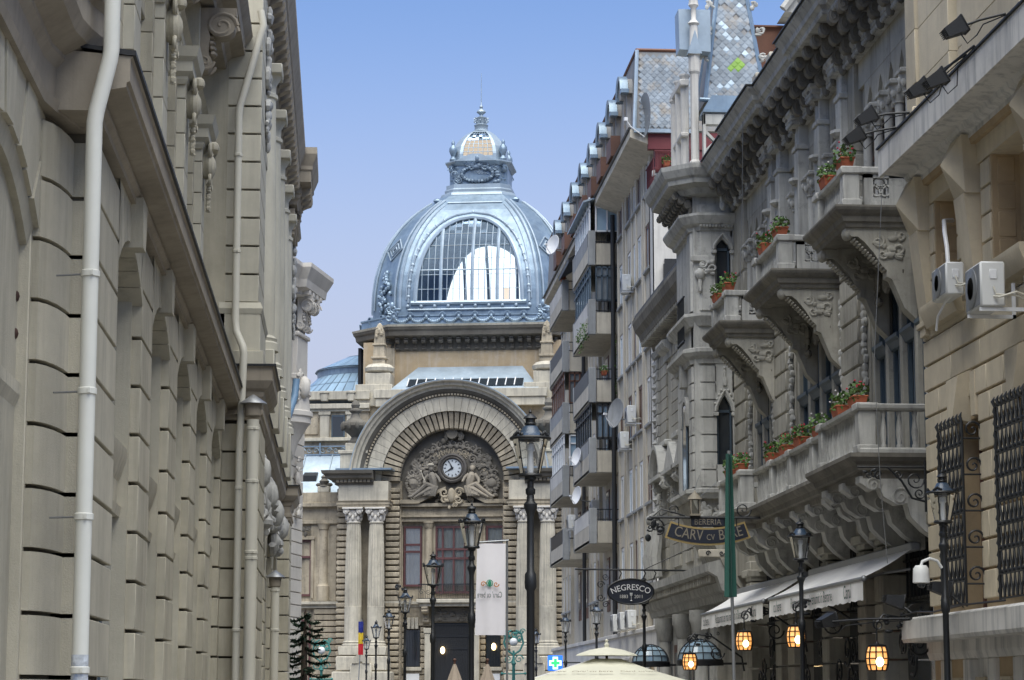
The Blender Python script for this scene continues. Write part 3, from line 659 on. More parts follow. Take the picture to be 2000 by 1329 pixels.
def palace():
    T = thing('domed_palace', 'pale stone domed palace with a great entrance arch closing the street', 'building', (6.04, 133, 0), CR, local=True)
    st, pa, dk = 'stone_cec', 'stone_cec_pale', 'stone_cec_dark'
    # masses
    ob('wall', MB().box(-40, -6.55, 1.25, 9, -.1, 13.0).box(6.55, 40, 1.25, 9, -.1, 13.0).box(-6.5, -2.9, .35, 3, -.1, 13.8).box(2.9, 6.5, .35, 3, -.1, 13.8).box(-2.95, 2.95, 1.3, 3, -.1, 17.5)
       .box(-4.8, 4.8, 1.2, 4, 13, 17.3).box(-9.5, 9.5, 4.4, 20, 12, 18.6).box(-36, 36, 8, 34, 0, 12.8), st, T)
    # rusticated jambs and corner strips
    z = 2.2; i = 0
    while z < 13.4:
        for s_ in (-1, 1):
            a, b = sorted((s_ * 3.75, s_ * 2.96)); block(T, st, a, b, -.02, .5, z + .04, z + .30, .045, 'rustic_block')
            a, b = sorted((s_ * 6.56, s_ * 5.3)); block(T, st, a, b, .05, .5, z + .04, z + .30, .045, 'rustic_block')
            if z < 6.5:
                a, b = sorted((s_ * 9.5, s_ * 6.6)) if False else sorted((s_ * 8.0, s_ * 6.6)); block(T, st, a, b, 1.0, 1.4, z + .025, z + .315, .04, 'rustic_block')
                for (p, q) in ((2.72, 2.95), (1.55, 1.86)) if 3.2 < z < 5.3 else ((1.2, 2.95),):
                    a, b = sorted((s_ * p, s_ * q)); block(T, st, a, b, .95, 1.4, z + .025, z + .315, .04, 'rustic_block')
        z += .34
    # columns on pedestals
    cprof = [(.62, 0, 0), (.62, .1, 0), (.55, .16, 0), (.58, .24, 0), (.5, .3, 0), (.485, .4, 0), (.485, 2.2, 0), (.48, 2.21, 1), (.475, 4, 1), (.42, 6.4, 1), (.385, 6.85, 1), (.42, 6.9, 0), (.42, 6.96, 0)]
    cm = fluted(cprof, (0, 0, 0), 20, .09).mesh('column', 30); cap = capital(.38, .85).mesh('capital')
    for u in (-5.47, -4.18, 4.22, 5.52):
        c = ob('column', cm, pa, T, (u, -.5, 4.45)); ob('capital', cap, 'stone_white', c, (u, -.5, 11.38))
    for s_ in (-1, 1):
        uc = s_ * 4.84
        ob('pedestal', MB().box(uc - 1.35, uc + 1.35, -1.15, .3, 3.95, 4.44, .04).box(uc - 1.45, uc + 1.45, -1.25, .3, 3.1, 3.9, .05).box(uc - 1.65, uc + 1.65, -1.4, .3, -.1, 3.05, .05), pa, T)
        ob('carved_tablet', MB().box(uc - .6, uc + .6, -1.5, -1.2, 1.8, 3.5, .05).rev([(.12, -1.55), (.5, -1.6), (.5, -1.4)], (uc, 0, 3.5), 'y', 0, 180, 10), pa, T)
        ob('niche', MB().box(uc - .22, uc + .22, .02, .045, 3.9, 12.2), 'metal_dark', T) if False else None
        # entablature over each pair
        p = [(uc - 1.5, .4), (uc - 1.5, -.95), (uc + 1.42, -.95), (uc + 1.42, .4)]
        ob('architrave', MB().sweep(p, [(-.5, 12.23), (.0, 12.23), (.02, 12.36), (.06, 12.38), (.06, 12.5), (.12, 12.58), (-.5, 12.6)], side=1).box(uc - 1.48, uc + 1.4, -.9, .4, 12.22, 13.2, 0), st, T)
        ob('frieze', MB().box(uc - 1.46, uc + 1.38, -.93, .5, 12.6, 13.7, .01), pa, T)
        p = [(uc + s_ * 1.6 , .6), (uc + s_ * 1.6, -.95), (uc - s_ * .55, -.95)]
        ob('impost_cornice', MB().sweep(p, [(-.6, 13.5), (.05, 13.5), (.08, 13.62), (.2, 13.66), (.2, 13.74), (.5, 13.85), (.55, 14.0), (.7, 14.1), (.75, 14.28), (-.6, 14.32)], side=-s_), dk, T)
        ob('impost_roof', MB().box(uc - 1.6, uc + 1.6, -1.2, 1.0, 14.32, 14.42), 'zinc_blue', T)
        for k in range(9): ob('dentil', MB().box(-.07, .07, -.1, .1, -.07, .07), st, T, (uc - s_ * .3 + s_ * .22 * k, -1.12, 13.7)) if k < 9 else None
        b = s_ * 5.55
        ob('urn_pedestal', MB().box(b - .75, b + .75, -.55, .9, 14.42, 15.5, .03).box(b - .85, b + .85, -.65, 1, 15.3, 15.5, .03).box(b - .5, b + .5, -.3, .6, 15.5, 15.95, .03), pa, T)
        ob('stone_urn', urn(1.0), dk, T, (b, .1, 15.95))
    # great arch
    CZ = 13.75
    for s0, m_, pr, nm in ((0, pa, [(5.18, .3), (5.18, -.75), (5.3, -.8), (5.36, -1.0), (5.5, -1.05), (5.56, -1.22), (5.62, -1.25), (5.62, .6)], 'arch_cornice'),
                           (0, dk, [(4.8, .4), (4.8, -.45), (4.95, -.5), (5.0, -.6), (5.14, -.7), (5.2, -.75), (5.2, .4)], 'arch_molding')):
        ob(nm, MB().rev(pr, (0, 0, CZ), 'y', 0, 180, 60, True), m_, T)
    ob('arch_flashing', MB().rev([(5.625, -1.26), (5.67, -1.26), (5.67, 1.2), (5.625, 1.2)], (0, 0, CZ), 'y', 0, 180, 60, True), 'zinc_pale', T)
    dn = MB().box(-.05, .05, -.08, .08, -.05, .05).mesh('dentil')
    for k in range(84):
        a = pi * (k + .5) / 84; ob('dentil', dn, st, T, (4.88 * cos(a), -.52, CZ + 4.88 * sin(a)), (0, pi / 2 - a, 0))
    for k in range(33):
        a0, a1 = 180 * k / 33 + .12, 180 * (k + 1) / 33 - .12
        ob('voussoir', MB().rev([(3.95, .3), (3.95, -.4), (4.78, -.42), (4.78, .3)], (0, 0, CZ), 'y', a0, a1, 2, True), pa, T)
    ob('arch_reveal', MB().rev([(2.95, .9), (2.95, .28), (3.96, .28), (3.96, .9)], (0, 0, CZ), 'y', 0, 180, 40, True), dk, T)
    for k in range(35):
        a0, a1 = 180 * k / 35 + .65, 180 * (k + 1) / 35 - .65
        ob('rustic_block', MB().rev([(2.97, .4), (2.97, .12), (3.03, .02), (3.5, -.06), (3.8, -.24), (3.92, -.28), (3.94, -.2), (3.94, .4)], (0, 0, CZ), 'y', a0, a1, 2, True), st, T)
    # tympanum
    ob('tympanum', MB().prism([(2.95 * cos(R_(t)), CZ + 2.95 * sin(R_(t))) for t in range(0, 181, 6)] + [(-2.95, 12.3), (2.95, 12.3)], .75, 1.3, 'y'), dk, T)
    sh = []
    for t in range(0, 181, 5):
        a = R_(t); r = 2.55 + .07 * sin(t * .55); sh.append((r * cos(a) * 1.02, 13.5 + r * sin(a) * .98))
    ob('carved_shell', MB().prism(sh + [(-2.6, 12.9), (2.6, 12.9)], .62, .8, 'y'), 'stone_cec_dark', T)
    g = MB()
    for t in range(8, 175, 9):
        a = R_(t); g.spiral((2.5 * cos(a), .58, 13.5 + 2.45 * sin(a)), .2, 1.3, .06, 'y', 1 if t % 2 else -1, a); g.ball((2.35 * cos(a + .07), .58, 13.5 + 2.3 * sin(a + .07)), (.13, .1, .13), 7, 5, .2)
    for s_ in (-1, 1):
        for k in range(16):
            a = 2 * pi * k / 16; g.ball((s_ * 2.25 + .38 * cos(a), .52, 13.65 + .42 * sin(a)), (.12, .1, .12), 6, 5, .2)
        g.ball((s_ * 2.25, .5, 13.65), (.3, .15, .32), 9, 6, .2)
        g.spiral((s_ * 1.15, .55, 15.05), .22, 1.5, .06, 'y', s_)
    ob('carved_scrolls', g, 'stone_relief', T)
    for s_ in (-1, 1):
        g = MB(); relief(g, (s_ * 1.55, .56, 14.55), 1.2, 1.3, 'y', 30, .12, 91 + s_); relief(g, (s_ * 2.1, .5, 13.1), .7, .6, 'y', 14, .12, 95 + s_); ob('carved_acanthus', g, 'stone_relief', T)
    c = MB(); relief(c, (0, .45, 16.4), 1.2, .7, 'y', 14, .14, 3); c.rev([(.2, .3), (.32, .25), (.36, .5)], (0, 0, 16.5), 'y', n=12)
    for k in range(5): c.ball((-.3 + .15 * k, .35, 16.95 + .06 * (2 - abs(k - 2))), (.07, .07, .14), 6, 5)
    ob('crowned_crest', c, dk, T)
    tm = warp(text_mesh('CASA DE DEPUNERI CONSEMNATIUNI', .36, .02, spacing=1.12), lambda p: ((2.0 + p.y) * sin(p.x / 2.05), p.z, (2.0 + p.y) * cos(p.x / 2.05)))
    ob('inscription', tm, 'stone_cec', T, (0, .6, 13.52), scale=(1, -1, 1))
    tm = warp(text_mesh('SI ECONOMIE', .34, .02), lambda p: ((1.42 + p.y) * sin(p.x / 1.6), p.z, (1.42 + p.y) * cos(p.x / 1.6)))
    ob('inscription', tm, 'stone_cec', T, (0, .6, 14.0), scale=(1, -1, 1))
    ck = ob('clock', MB().rev([(.52, .4), (.6, .3), (.66, .36), (.74, .3), (.84, .34), (.88, .7), (.5, .7)], (0, 0, 14.52), 'y', n=36, closed=True), 'bronze', T)
    ob('clock_face', MB().rev([(0, .42), (.53, .42), (.53, .5)], (0, 0, 14.52), 'y', n=36), 'clock_white', ck)
    nm = MB()
    for k in range(12):
        a = 2 * pi * k / 12; q = MB().box(-.025, .025, .4, .42, -.055, .055).xf(Matrix.Translation((.42 * sin(a), 0, 14.52 + .42 * cos(a))) @ Matrix.Rotation(a, 4, 'Y')); nm.put(q)
    ob('clock_numerals', nm, 'metal_dark', ck)
    for a, l, w in ((R_(-25), .42, .05), (R_(-120), .34, .07)):
        ob('clock_hand', MB().prism([(-w, 0), (0, -.1), (w, 0), (.012, l), (-.012, l)], .385, .395, 'y'), 'metal_dark', ck, (0, 0, 14.52), (0, a, 0))
    for s_ in (-1, 1):
        f = ob('carved_figure', figure(s_), 'stone_brown' if s_ < 0 else 'stone_relief', T, (0, .35, 12.85), scale=(1.05, 1, 1.0))
    ob('winged_helmet', MB().ball((-1.18, .14, 14.68), (.19, .19, .12), 9, 6).prism([(-1.5, 14.66), (-1.15, 14.62), (-1.05, 14.85), (-1.2, 14.75)], .05, .2, 'y'), pa, T)
    ob('caduceus', MB().tube([(-1.75, .1, 14.3), (-1.45, .0, 13.6)], .03, 6).ball((-1.75, .1, 14.32), .07), pa, T)
    ob('broken_pediment', MB().prism([(-2.95, 12.5), (-1.9, 12.5), (-.35, 13.3), (-.35, 13.45), (-2.1, 12.72), (-2.95, 12.72)], .1, .9, 'y').prism([(2.95, 12.5), (1.9, 12.5), (.35, 13.3), (.35, 13.45), (2.1, 12.72), (2.95, 12.72)], .1, .9, 'y'), st, T)
    g = MB().ball((0, .1, 12.95), (.22, .15, .42), 12, 8)
    for s_ in (-1, 1): g.spiral((s_ * .42, .15, 13.1), .28, 1.4, .08, 'y', s_); g.spiral((s_ * .4, .15, 12.7), .22, 1.4, .07, 'y', -s_)
    ob('ram_cartouche', relief(g, (0, .1, 12.6), .7, .7, 'y', 10, .1, 6), st, T)
    ob('foliage_relief', relief(MB(), (0, .6, 12.75), 2.2, .4, 'y', 18, .11, 12), st, T)
    ob('lintel', MB().box(-2.95, 2.95, .25, 1.0, 12.32, 12.52, .02).box(-2.95, 2.95, .55, 1.1, 11.5, 12.3, .01).box(-2.95, 2.95, .4, 1.1, 11.75, 11.85, .01), st, T)
    ob('portal_wall', MB().box(-2.95, -2.86, .8, 1.3, 7, 11.6).box(-1.74, -1.0, .8, 1.3, 7, 11.6).box(1.1, 1.86, .8, 1.3, 7, 11.6).box(-2.95, 2.95, .9, 1.35, 11.25, 11.6).box(-2.95, 2.95, .95, 1.35, 5.8, 7.9).box(-2.95, 2.95, 1.0, 1.35, 6, 7.9), st, T)
    hc = MB().rev([(.3, 7.0), (.3, 7.3), (.25, 7.4), (.25, 7.9), (.2, 11.1), (.24, 11.15), (.28, 11.4), (.32, 11.42), (.32, 11.52)], n=16).mesh('half_column')
    for u in (-1.37, 1.5): ob('half_column', hc, st, T, (u, .72, 0))
    def window(u0, u1, z0, z1, v, bars, rails, m='wood_red', curtain=True):
        f = MB()
        for q in bars: f.box(u0 + (u1 - u0) * q - .05, u0 + (u1 - u0) * q + .05, v - .05, v + .05, z0, z1)
        for q in rails: f.box(u0, u1, v - .06, v + .05, z0 + (z1 - z0) * q - .06, z0 + (z1 - z0) * q + .06)
        w = ob('window', f, m, T); ob('window_pane', MB().box(u0, u1, v + .055, v + .06, z0, z1), 'glass_window', w)
        if curtain:
            pts = []; k = int((u1 - u0) / .05)
            for i in range(k + 1): pts.append((u0 + (u1 - u0) * i / k, v + .14 + .025 * sin(i * 1.3)))
            cu = MB().add([(x, y, z) for z in (z0, z1) for x, y in pts], [(i, i + 1, i + k + 2, i + k + 1) for i in range(k)]); ob('curtain', cu, 'curtain', w)
    window(-2.82, -1.78, 7.9, 11.2, .85, (.05, .95), (0, .58, .7, 1)); window(1.9, 2.92, 7.9, 11.2, .85, (.05, .95), (0, .58, .7, 1))
    window(-1.0, 1.1, 7.5, 11.2, .85, (.03, .2, .5, .8, .97), (0, .52, .66, 1))
    ob('balcony_slab', MB().box(-1.95, 1.95, -.1, 1.0, 6.88, 7.1, .03).box(-1.8, 1.8, .1, 1.0, 6.7, 6.88, .02), pa, T)
    rl = MB().box(-1.85, 1.85, .0, .05, 7.9, 7.96).box(-1.85, 1.85, .0, .05, 7.12, 7.16)
    for k in range(38): rl.box(-1.84 + .1 * k, -1.82 + .1 * k, .01, .03, 7.15, 7.92)
    for k in range(10): rl.spiral((-1.66 + .37 * k, .02, 7.5), .16, 1.4, .018, 'y', (-1) ** k, n=12)
    ob('balcony_railing', rl, 'iron', T)
    km = s_console(.35, 1.0, .9).xf(Matrix.Rotation(-pi / 2, 4, 'Z')).mesh('console')
    for u in (-1.5, 1.5): ob('console', km, st, T, (u, .95, 6.7))
    ob('carved_panel', relief(MB().box(-1.1, 1.1, .75, .96, 5.85, 6.65, .02), (0, .72, 6.25), 2.0, .6, 'y', 20, .1, 8), dk, T)
    # door and side windows
    d = ob('door', MB().box(-1.05, 1.05, .95, 1.05, -.1, 5.8), 'metal_dark', T)
    dg = MB()
    for k in range(15): dg.box(-1.0 + .14 * k, -.98 + .14 * k, .92, .94, .1, 5.7)
    for z in (.1, 2, 4.3, 5.0, 5.65): dg.box(-1.05, 1.05, .91, .945, z, z + .1)
    ob('door_grille', dg, 'iron', d)
    for u in (-1.37, 1.37): ob('door_pilaster', MB().box(u - .18, u + .18, .5, 1, -.1, 5.2, .03).box(u - .24, u + .24, .45, 1, 5.2, 5.5, .03), pa, T)
    for s_ in (-1, 1):
        a, b = sorted((s_ * 2.68, s_ * 1.9))
        w = ob('window', MB().box(a, b, 1.02, 1.06, 3.35, 5.4), 'glass_dark', T); gr = MB()
        for k in range(9): gr.box(a + .09 * k, a + .09 * k + .02, .96, .98, 3.35, 5.4)
        ob('window_grille', gr, 'iron', w)
        for k in range(3):
            x = a + .05 + k * (b - a - .1) / 3 + .02; block(T, pa, x, x + (b - a - .1) / 3 - .03, .85, 1.2, 5.45, 6.1, .03, 'keystone')
        ob('window_sill', MB().box(a - .15, b + .15, .8, 1.1, 3.1, 3.32, .03), pa, T)
        ob('plaque', MB().box(a, b, .9, .97, 2.55, 2.95), 'paint_white', T)
    ob('belt_cornice', MB().sweep([(-3.9, .2), (-2.9, .2), (-2.9, .95), (2.9, .95), (2.9, .2), (3.9, .2)], [(-.3, 6.7), (.05, 6.7), (.08, 6.8), (.2, 6.85), (.22, 7.0), (-.3, 7.05)]), pa, T)
    # wings
    for s_ in (-1, 1):
        X = lambda a, b: tuple(sorted((s_ * a, s_ * b)))
        ob('belt_cornice', MB().box(*X(6.5, 34), .75, 1.3, 6.85, 7.02, .02).box(*X(6.5, 34), .95, 1.3, 6.65, 6.85, .02), pa, T)
        ob('entablature', MB().box(*X(6.5, 34), .95, 1.3, 11.45, 11.65, .02).box(*X(6.5, 34), 1.05, 1.3, 11.65, 12.4, 0).box(*X(6.5, 34), .7, 1.3, 12.4, 12.65, .03).box(*X(6.5, 34), .85, 1.3, 12.65, 13.25, .02), st, T)
        for k in range(6):
            u = 7.5 + 3.6 * k; wu = u + 1.35
            ob('half_column', MB().rev([(.36, 7.05), (.36, 7.9), (.3, 7.95), (.26, 8.1), (.24, 11.1), (.3, 11.15), (.34, 11.35), (.4, 11.45)], (s_ * u, 1.15, 0), n=18), st, T)
            ob('pilaster', MB().box(*X(u - .75, u + .75), 1.12, 1.3, 7.05, 11.45, .02), st, T)
            ob('urn_base', MB().box(*X(u - .35, u + .35), .85, 1.3, 13.25, 13.6, .03), pa, T); ob('stone_urn', MB().rev([(.32, 0), (.2, .1), (.3, .3), (.15, .45), (.2, .55), (.0, .72)], (s_ * u, 1.1, 13.6), n=12).ball((s_ * u - .3, 1.1, 13.7), (.2, .15, .12)).ball((s_ * u + .3, 1.1, 13.7), (.2, .15, .12)), dk, T)
            a, b = X(wu + .0, wu + .95) if k else X(8.2, 9.1)
            window(a, b, 7.4, 10.5, 1.2, (.06, .94), (0, .7, 1)); window(a, b, 2.4, 5.95, 1.2, (.06, .94), (0, .65, 1))
            ob('window_surround', MB().box(a - .15, a, 1.05, 1.3, 7.2, 10.6, .02).box(b, b + .15, 1.05, 1.3, 7.2, 10.6, .02).box(a - .2, b + .2, 1.0, 1.3, 10.55, 10.75, .02), st, T)
            ob('carved_crest', relief(MB(), ((a + b) / 2, 1.0, 11.0), .9, .35, 'y', 8, .1, k + 40), dk, T)
            z = 2.2
            while z < 6.5 and k < 2: block(T, st, *X(wu + 1.0, u + 3.6 - .02) if k else X(9.15, 11.0), 1.05, 1.4, z + .025, z + .315, .03, 'rustic_block'); z += .34
        # zinc slope and cresting
        n = 14
        for k in range(n):
            a = 6.0 + k * 1.6
            ob('zinc_sheet', MB().add([(s_ * a, 1.4, 13.2), (s_ * (a + 1.57), 1.4, 13.2), (s_ * (a + 1.57), 4.2, 15.7), (s_ * a, 4.2, 15.7)], [(0, 1, 2, 3)]).tube([(s_ * a, 1.38, 13.24), (s_ * a, 4.18, 15.74)], .035, 6), 'zinc_pale', T)
        ob('skylight_hatch', MB().prism([(2.3, 14.0), (2.3, 14.35), (2.9, 14.6), (2.9, 14.5)], s_ * 8.6 - .4, s_ * 8.6 + .4, 'x'), 'metal_dark', T) if s_ < 0 else None
        cr = MB().box(*X(6, 30), 4.15, 4.2, 15.7, 15.8).box(*X(6, 30), 4.15, 4.2, 16.2, 16.28)
        for k in range(60): cr.spiral((s_ * (6.2 + .4 * k), 4.16, 16.0), .17, 1.3, .03, 'y', (-1) ** k, n=8)
        for k in range(12): cr.box(*X(6.3 + 2 * k, 6.4 + 2 * k), 4.1, 4.22, 15.7, 16.45)
        ob('roof_cresting', cr, 'zinc_blue', T)
        # attic behind
        ob('attic_wall', MB().box(*X(5.5, 30), 4.3, 9, 15.6, 18.6), st, T)
        ob('attic_cornice', MB().box(*X(5.4, 30), 4.0, 4.4, 16.55, 16.75, .02).box(*X(5.4, 30), 3.95, 4.5, 18.45, 18.75, .03).box(*X(5.4, 30), 4.1, 4.5, 18.3, 18.45, .02).box(*X(5.4, 30), 4.0, 4.5, 19.0, 19.5, .02), pa, T)
        for k in range(7):
            u = 6.5 + 1.6 * k
            ob('attic_pilaster', MB().box(*X(u - .28, u + .28), 4.15, 4.4, 16.75, 18.1, .02).box(*X(u - .36, u + .36), 4.08, 4.4, 18.1, 18.3, .02), pa, T)
            if k % 2: ob('attic_panel', MB().box(*X(u + .4, u + 1.2), 4.2, 4.4, 16.95, 18.0, .03), st, T)
            else:
                w = ob('window', MB().box(*X(u + .4, u + 1.2), 4.2, 4.32, 16.8, 18.1), 'wood_blue', T); ob('window_pane', MB().box(*X(u + .48, u + 1.12), 4.18, 4.19, 16.85, 18.0), 'glass_dark', w)
            ob('roof_block', MB().box(*X(u - .2, u + .2), 3.9, 4.3, 18.9, 19.35, .03).box(*X(u - .28, u + .28), 3.85, 4.3, 19.35, 19.5, .03), pa, T)
        # obelisk
        b = s_ * 5.0
        ob('obelisk_base', MB().box(b - 1.3, b + .9, 4.2, 6, 18.6, 19.9, .03).box(b - .75, b + .75, 4.4, 5.8, 19.9, 20.6, .03).rev([(.5, 20.6), (.85, 20.75), (.9, 20.95), (.7, 21.15), (.5, 21.2)], (b, 5.1, 0), n=14), pa, T)
        ob('obelisk', MB().rev([(.52, 21.15), (.42, 22.6), (.34, 23.2), (.16, 23.6), (0, 23.7)], (b, 5.1, 0), 'z', 45, 405, 4).put(relief(MB().box(b - .46, b + .46, 4.64, 5.56, 21.5, 21.62, .02).box(b - .4, b + .4, 4.7, 5.5, 22.3, 22.4, .02), (b, 4.72, 23.1), .35, .5, 'y', 9, .09, 3)), st, T, sharp=20)
    # low glazed roof in front of the drum
    ob('apron_roof', MB().add([(-4.2, 4.1, 19.55), (4.6, 4.1, 19.55), (3.4, 6.6, 21.2), (-2.9, 6.6, 21.2)], [(0, 1, 2, 3)]), 'zinc_pale', T)
    for k in range(13):
        u0 = -3.2 + k * .53
        ob('roof_pane', MB().add([(u0, 4.3, 19.76), (u0 + .46, 4.3, 19.76), (u0 + .46, 5.1, 20.28), (u0, 5.1, 20.28)], [(0, 1, 2, 3)]), 'glass_dark', T)
        ob('glazing_bar', MB().tube([(u0 - .035, 4.27, 19.77), (u0 - .035, 5.12, 20.32)], .035, 6), 'paint_white', T)
    ob('apron_parapet', MB().box(-5, 5, 3.7, 4.1, 18.5, 19.0, .02).box(-5.1, 5.1, 3.6, 4.15, 19.0, 19.5, .02), pa, T)
    ob('drum', MB().box(-6.3, 6.3, 6.95, 19.1, 18, 22.8).box(-5.0, 5.0, 6.8, 7, 18, 22.7), 'plaster_ochre', T)
    for u in (-4.7, 4.7): ob('drum_pilaster', MB().box(u - .35, u + .35, 6.65, 7, 18.5, 22.4, .02), st, T)
    DC = (0.1, 13.0)
    def ring(r, c): return [(DC[0] + x, DC[1] + y) for x, y in ((-(r - c), -r), (r - c, -r), (r, -(r - c)), (r, r - c), (r - c, r), (-(r - c), r), (-r, r - c), (-r, -(r - c)))]
    ob('drum_cornice', MB().sweep(ring(6.2, 1.9), [(-.3, 22.2), (.05, 22.2), (.1, 22.3), (.15, 22.9), (.9, 23.05), (.95, 23.3), (1.05, 23.4), (1.1, 23.55), (-.3, 23.65)], closed=True), dk, T)
    ob('drum_gutter', MB().sweep(ring(6.2, 1.9), [(.6, 23.56), (1.12, 23.56), (1.16, 23.68), (.6, 23.7)], closed=True), pa, T)
    km = s_console(.24, .75, .62).xf(Matrix.Rotation(-pi / 2, 4, 'Z')).mesh('console')
    for k in range(17): ob('console', km, dk, T, (DC[0] - 4.24 + .53 * k, 6.78, 22.95))
    for k in range(5):
        t = (k + .5) / 5
        ob('console', km, dk, T, (DC[0] - 4.3 - 1.9 * t, 6.8 + 1.9 * t, 22.95), (0, 0, -pi / 4)); ob('console', km, dk, T, (DC[0] + 4.3 + 1.9 * t, 6.8 + 1.9 * t, 22.95), (0, 0, pi / 4))
    # zinc parapet with garlands
    zb = 'zinc_blue'
    ob('zinc_parapet', MB().sweep(ring(6.35, 1.95), [(.3, 23.65), (.55, 23.68), (.58, 23.8), (.45, 23.84), (.42, 24.2), (.5, 24.24), (.5, 24.32), (.2, 24.34)], closed=True), zb, T)
    gm = MB()
    for i in range(9):
        t = i / 8; gm.ball((-.42 + .84 * t, 0, -.22 * (1 - (2 * t - 1) ** 2)), (.09, .07, .08 + .03 * sin(t * pi)), 6, 5)
    gm.ball((-.47, -.02, .08), (.1, .08, .14), 7, 6); gm.rev([(.14, -.06), (.2, -.06), (.2, .1), (.14, .1)], (-.47, 0, .2), 'y', 0, 180, 10, True)
    gme = gm.mesh('garland')
    for k in range(9): ob('garland', gme, zb, T, (DC[0] - 3.95 + .98 * k, 6.1, 24.1))
    for k in range(2):
        for s_ in (-1, 1): t = .28 + .45 * k; ob('garland', gme, zb, T, (DC[0] + s_ * (4.45 + 1.9 * t), 6.15 + 1.9 * t, 24.1), (0, 0, s_ * pi / 4))
    for k in range(12):
        for s_ in (-1,): ob('garland', gme, zb, T, (DC[0] + s_ * 6.9, 9 + .98 * k, 24.1), (0, 0, s_ * pi / 2)) if k < 6 else None
    for s_ in (-1, 1):
        g = relief(MB(), (DC[0] + s_ * 4.55, 6.15, 24.45), .7, 1.0, 'y', 14, .13, 5); g.ball((DC[0] + s_ * 4.55, 6.15, 24.9), (.14, .12, .25)); ob('corner_ornament', g, zb, T)
    # ---- dome shell
    ZP = [24.2, 25.0, 26.0, 27.0, 28.0, 28.8, 29.5, 30.2, 30.8, 31.4, 31.9, 32.35, 32.7]
    RP = [6.12, 6.15, 6.12, 6.0, 5.76, 5.48, 5.15, 4.72, 4.27, 3.72, 3.15, 2.6, 2.2]
    def rz(z):
        if z <= ZP[0]: return RP[0]
        for i in range(len(ZP) - 1):
            if z <= ZP[i + 1]:
                t = (z - ZP[i]) / (ZP[i + 1] - ZP[i]); return RP[i] + (RP[i + 1] - RP[i]) * t
        return RP[-1]
    def hw(z): return rz(z) * .70
    W0, W1 = 25.15, 30.75
    def ww(z, k=1.0):
        t = (z - W0) / (W1 - W0)
        if t < 0 or t > 1: return 0
        return 3.25 * (1 - t ** 2.5) ** .5 * (1 - .03 * t)
    def fr(ang, u, z, off=0.0):
        r = rz(z) + off; x, y = u, -r; c_, s_ = cos(ang), sin(ang)
        return (DC[0] + x * c_ - y * s_, DC[1] + x * s_ + y * c_, z)
    rows = [24.2 + (32.7 - 24.2) * i / 44 for i in range(45)]; rows = sorted(set(rows + [W0, W1]))
    for ang in (0, pi / 2, pi, -pi / 2):
        m = MB()
        for i in range(len(rows) - 1):
            z0, z1 = rows[i], rows[i + 1]; a0, a1 = ww(z0), ww(z1); inside = (z0 >= W0 - 1e-6 and z1 <= W1 + 1e-6)
            if inside:
                for s_ in (-1, 1): m.add([fr(ang, s_ * a0, z0), fr(ang, s_ * hw(z0), z0), fr(ang, s_ * hw(z1), z1), fr(ang, s_ * a1, z1)], [(0, 1, 2, 3)])
            else: m.add([fr(ang, -hw(z0), z0), fr(ang, hw(z0), z0), fr(ang, hw(z1), z1), fr(ang, -hw(z1), z1)], [(0, 1, 2, 3)])
        ob('dome_face', m, zb, T)
        # window frame along the opening
        def loop(k, off):
            L = [fr(ang, -k * ww(z), z, off) for z in [W0 + (W1 - W0) * (i / 40) for i in range(41)]]
            return L + [fr(ang, k * ww(z), z, off) for z in [W0 + (W1 - W0) * (i / 40) for i in range(39, -1, -1)]]
        fm = MB().tube(loop(1.0, .03), .13, 6); fm.tube([fr(ang, -3.5, W0, .04), fr(ang, 3.5, W0, .04)], .14, 6)
        f = ob('dome_window_frame', fm, 'zinc_pale', T)
        if ang in (0, -pi / 2, pi / 2):
            lp = [fr(ang, s_ * (ww(z) + .42), z, .03) for s_ in (-1,) for z in [W0 - .0 + (W1 + .35 - W0) * (i / 20) for i in range(20)]]
            om = MB()
            o2 = [fr(ang, -(3.25 + .42) * max(0, 1 - t ** 2.5) ** .5 * (1 - .03 * t), W0 + t * (W1 + .38 - W0), .04) for t in [i / 30 for i in range(31)]]
            o3 = [fr(ang, (3.25 + .42) * max(0, 1 - t ** 2.5) ** .5 * (1 - .03 * t), W0 + t * (W1 + .38 - W0), .04) for t in [i / 30 for i in range(29, -1, -1)]]
            om.tube(o2 + o3, .07, 6); om.tube([fr(ang, -3.7, W0 - .42, .05), fr(ang, 3.7, W0 - .42, .05)], .07, 6)
            # raised panel edge following the facet
            for s_ in (-1, 1): om.tube([fr(ang, s_ * (hw(z) - .12), z, .03) for z in rows if 24.6 < z < 32.3], .09, 6); om.tube([fr(ang, s_ * (hw(z) - .5), z, .02) for z in rows if z > 25.2 and z < 31.9], .045, 6)
            om.tube([fr(ang, -hw(31.9) + .5, 31.9, .04), fr(ang, hw(31.9) - .5, 31.9, .04)], .06, 6)
            ob('dome_molding', om, 'zinc_pale', f)
            if ang == 0:
                sm = MB().ball((0, 0, 0), (.11, .09, .13), 8, 6).mesh('stud')
                al = o2 + o3
                for k in range(1, 24): ob('stud', sm, 'zinc_pale', f, al[int(k * (len(al) - 1) / 24)])
                for k in range(10): ob('stud', sm, 'zinc_pale', f, fr(ang, -3.7 + 7.4 * k / 9, W0 - .2, .06))
        # glazing
        nb = 17; us = [-3.25 + 6.5 * i / nb for i in range(nb + 1)]
        main = (4, 9, 13)
        bars = MB(); thick = MB()
        for k, u in enumerate(us[1:-1], 1):
            zt = W1
            while zt > W0 and ww(zt) < abs(u): zt -= .05
            L = [fr(ang, u, W0 + (zt - W0) * i / 12, -.02) for i in range(13)]
            (thick if k in main else bars).tube(L, .11 if k in main else .026, 6)
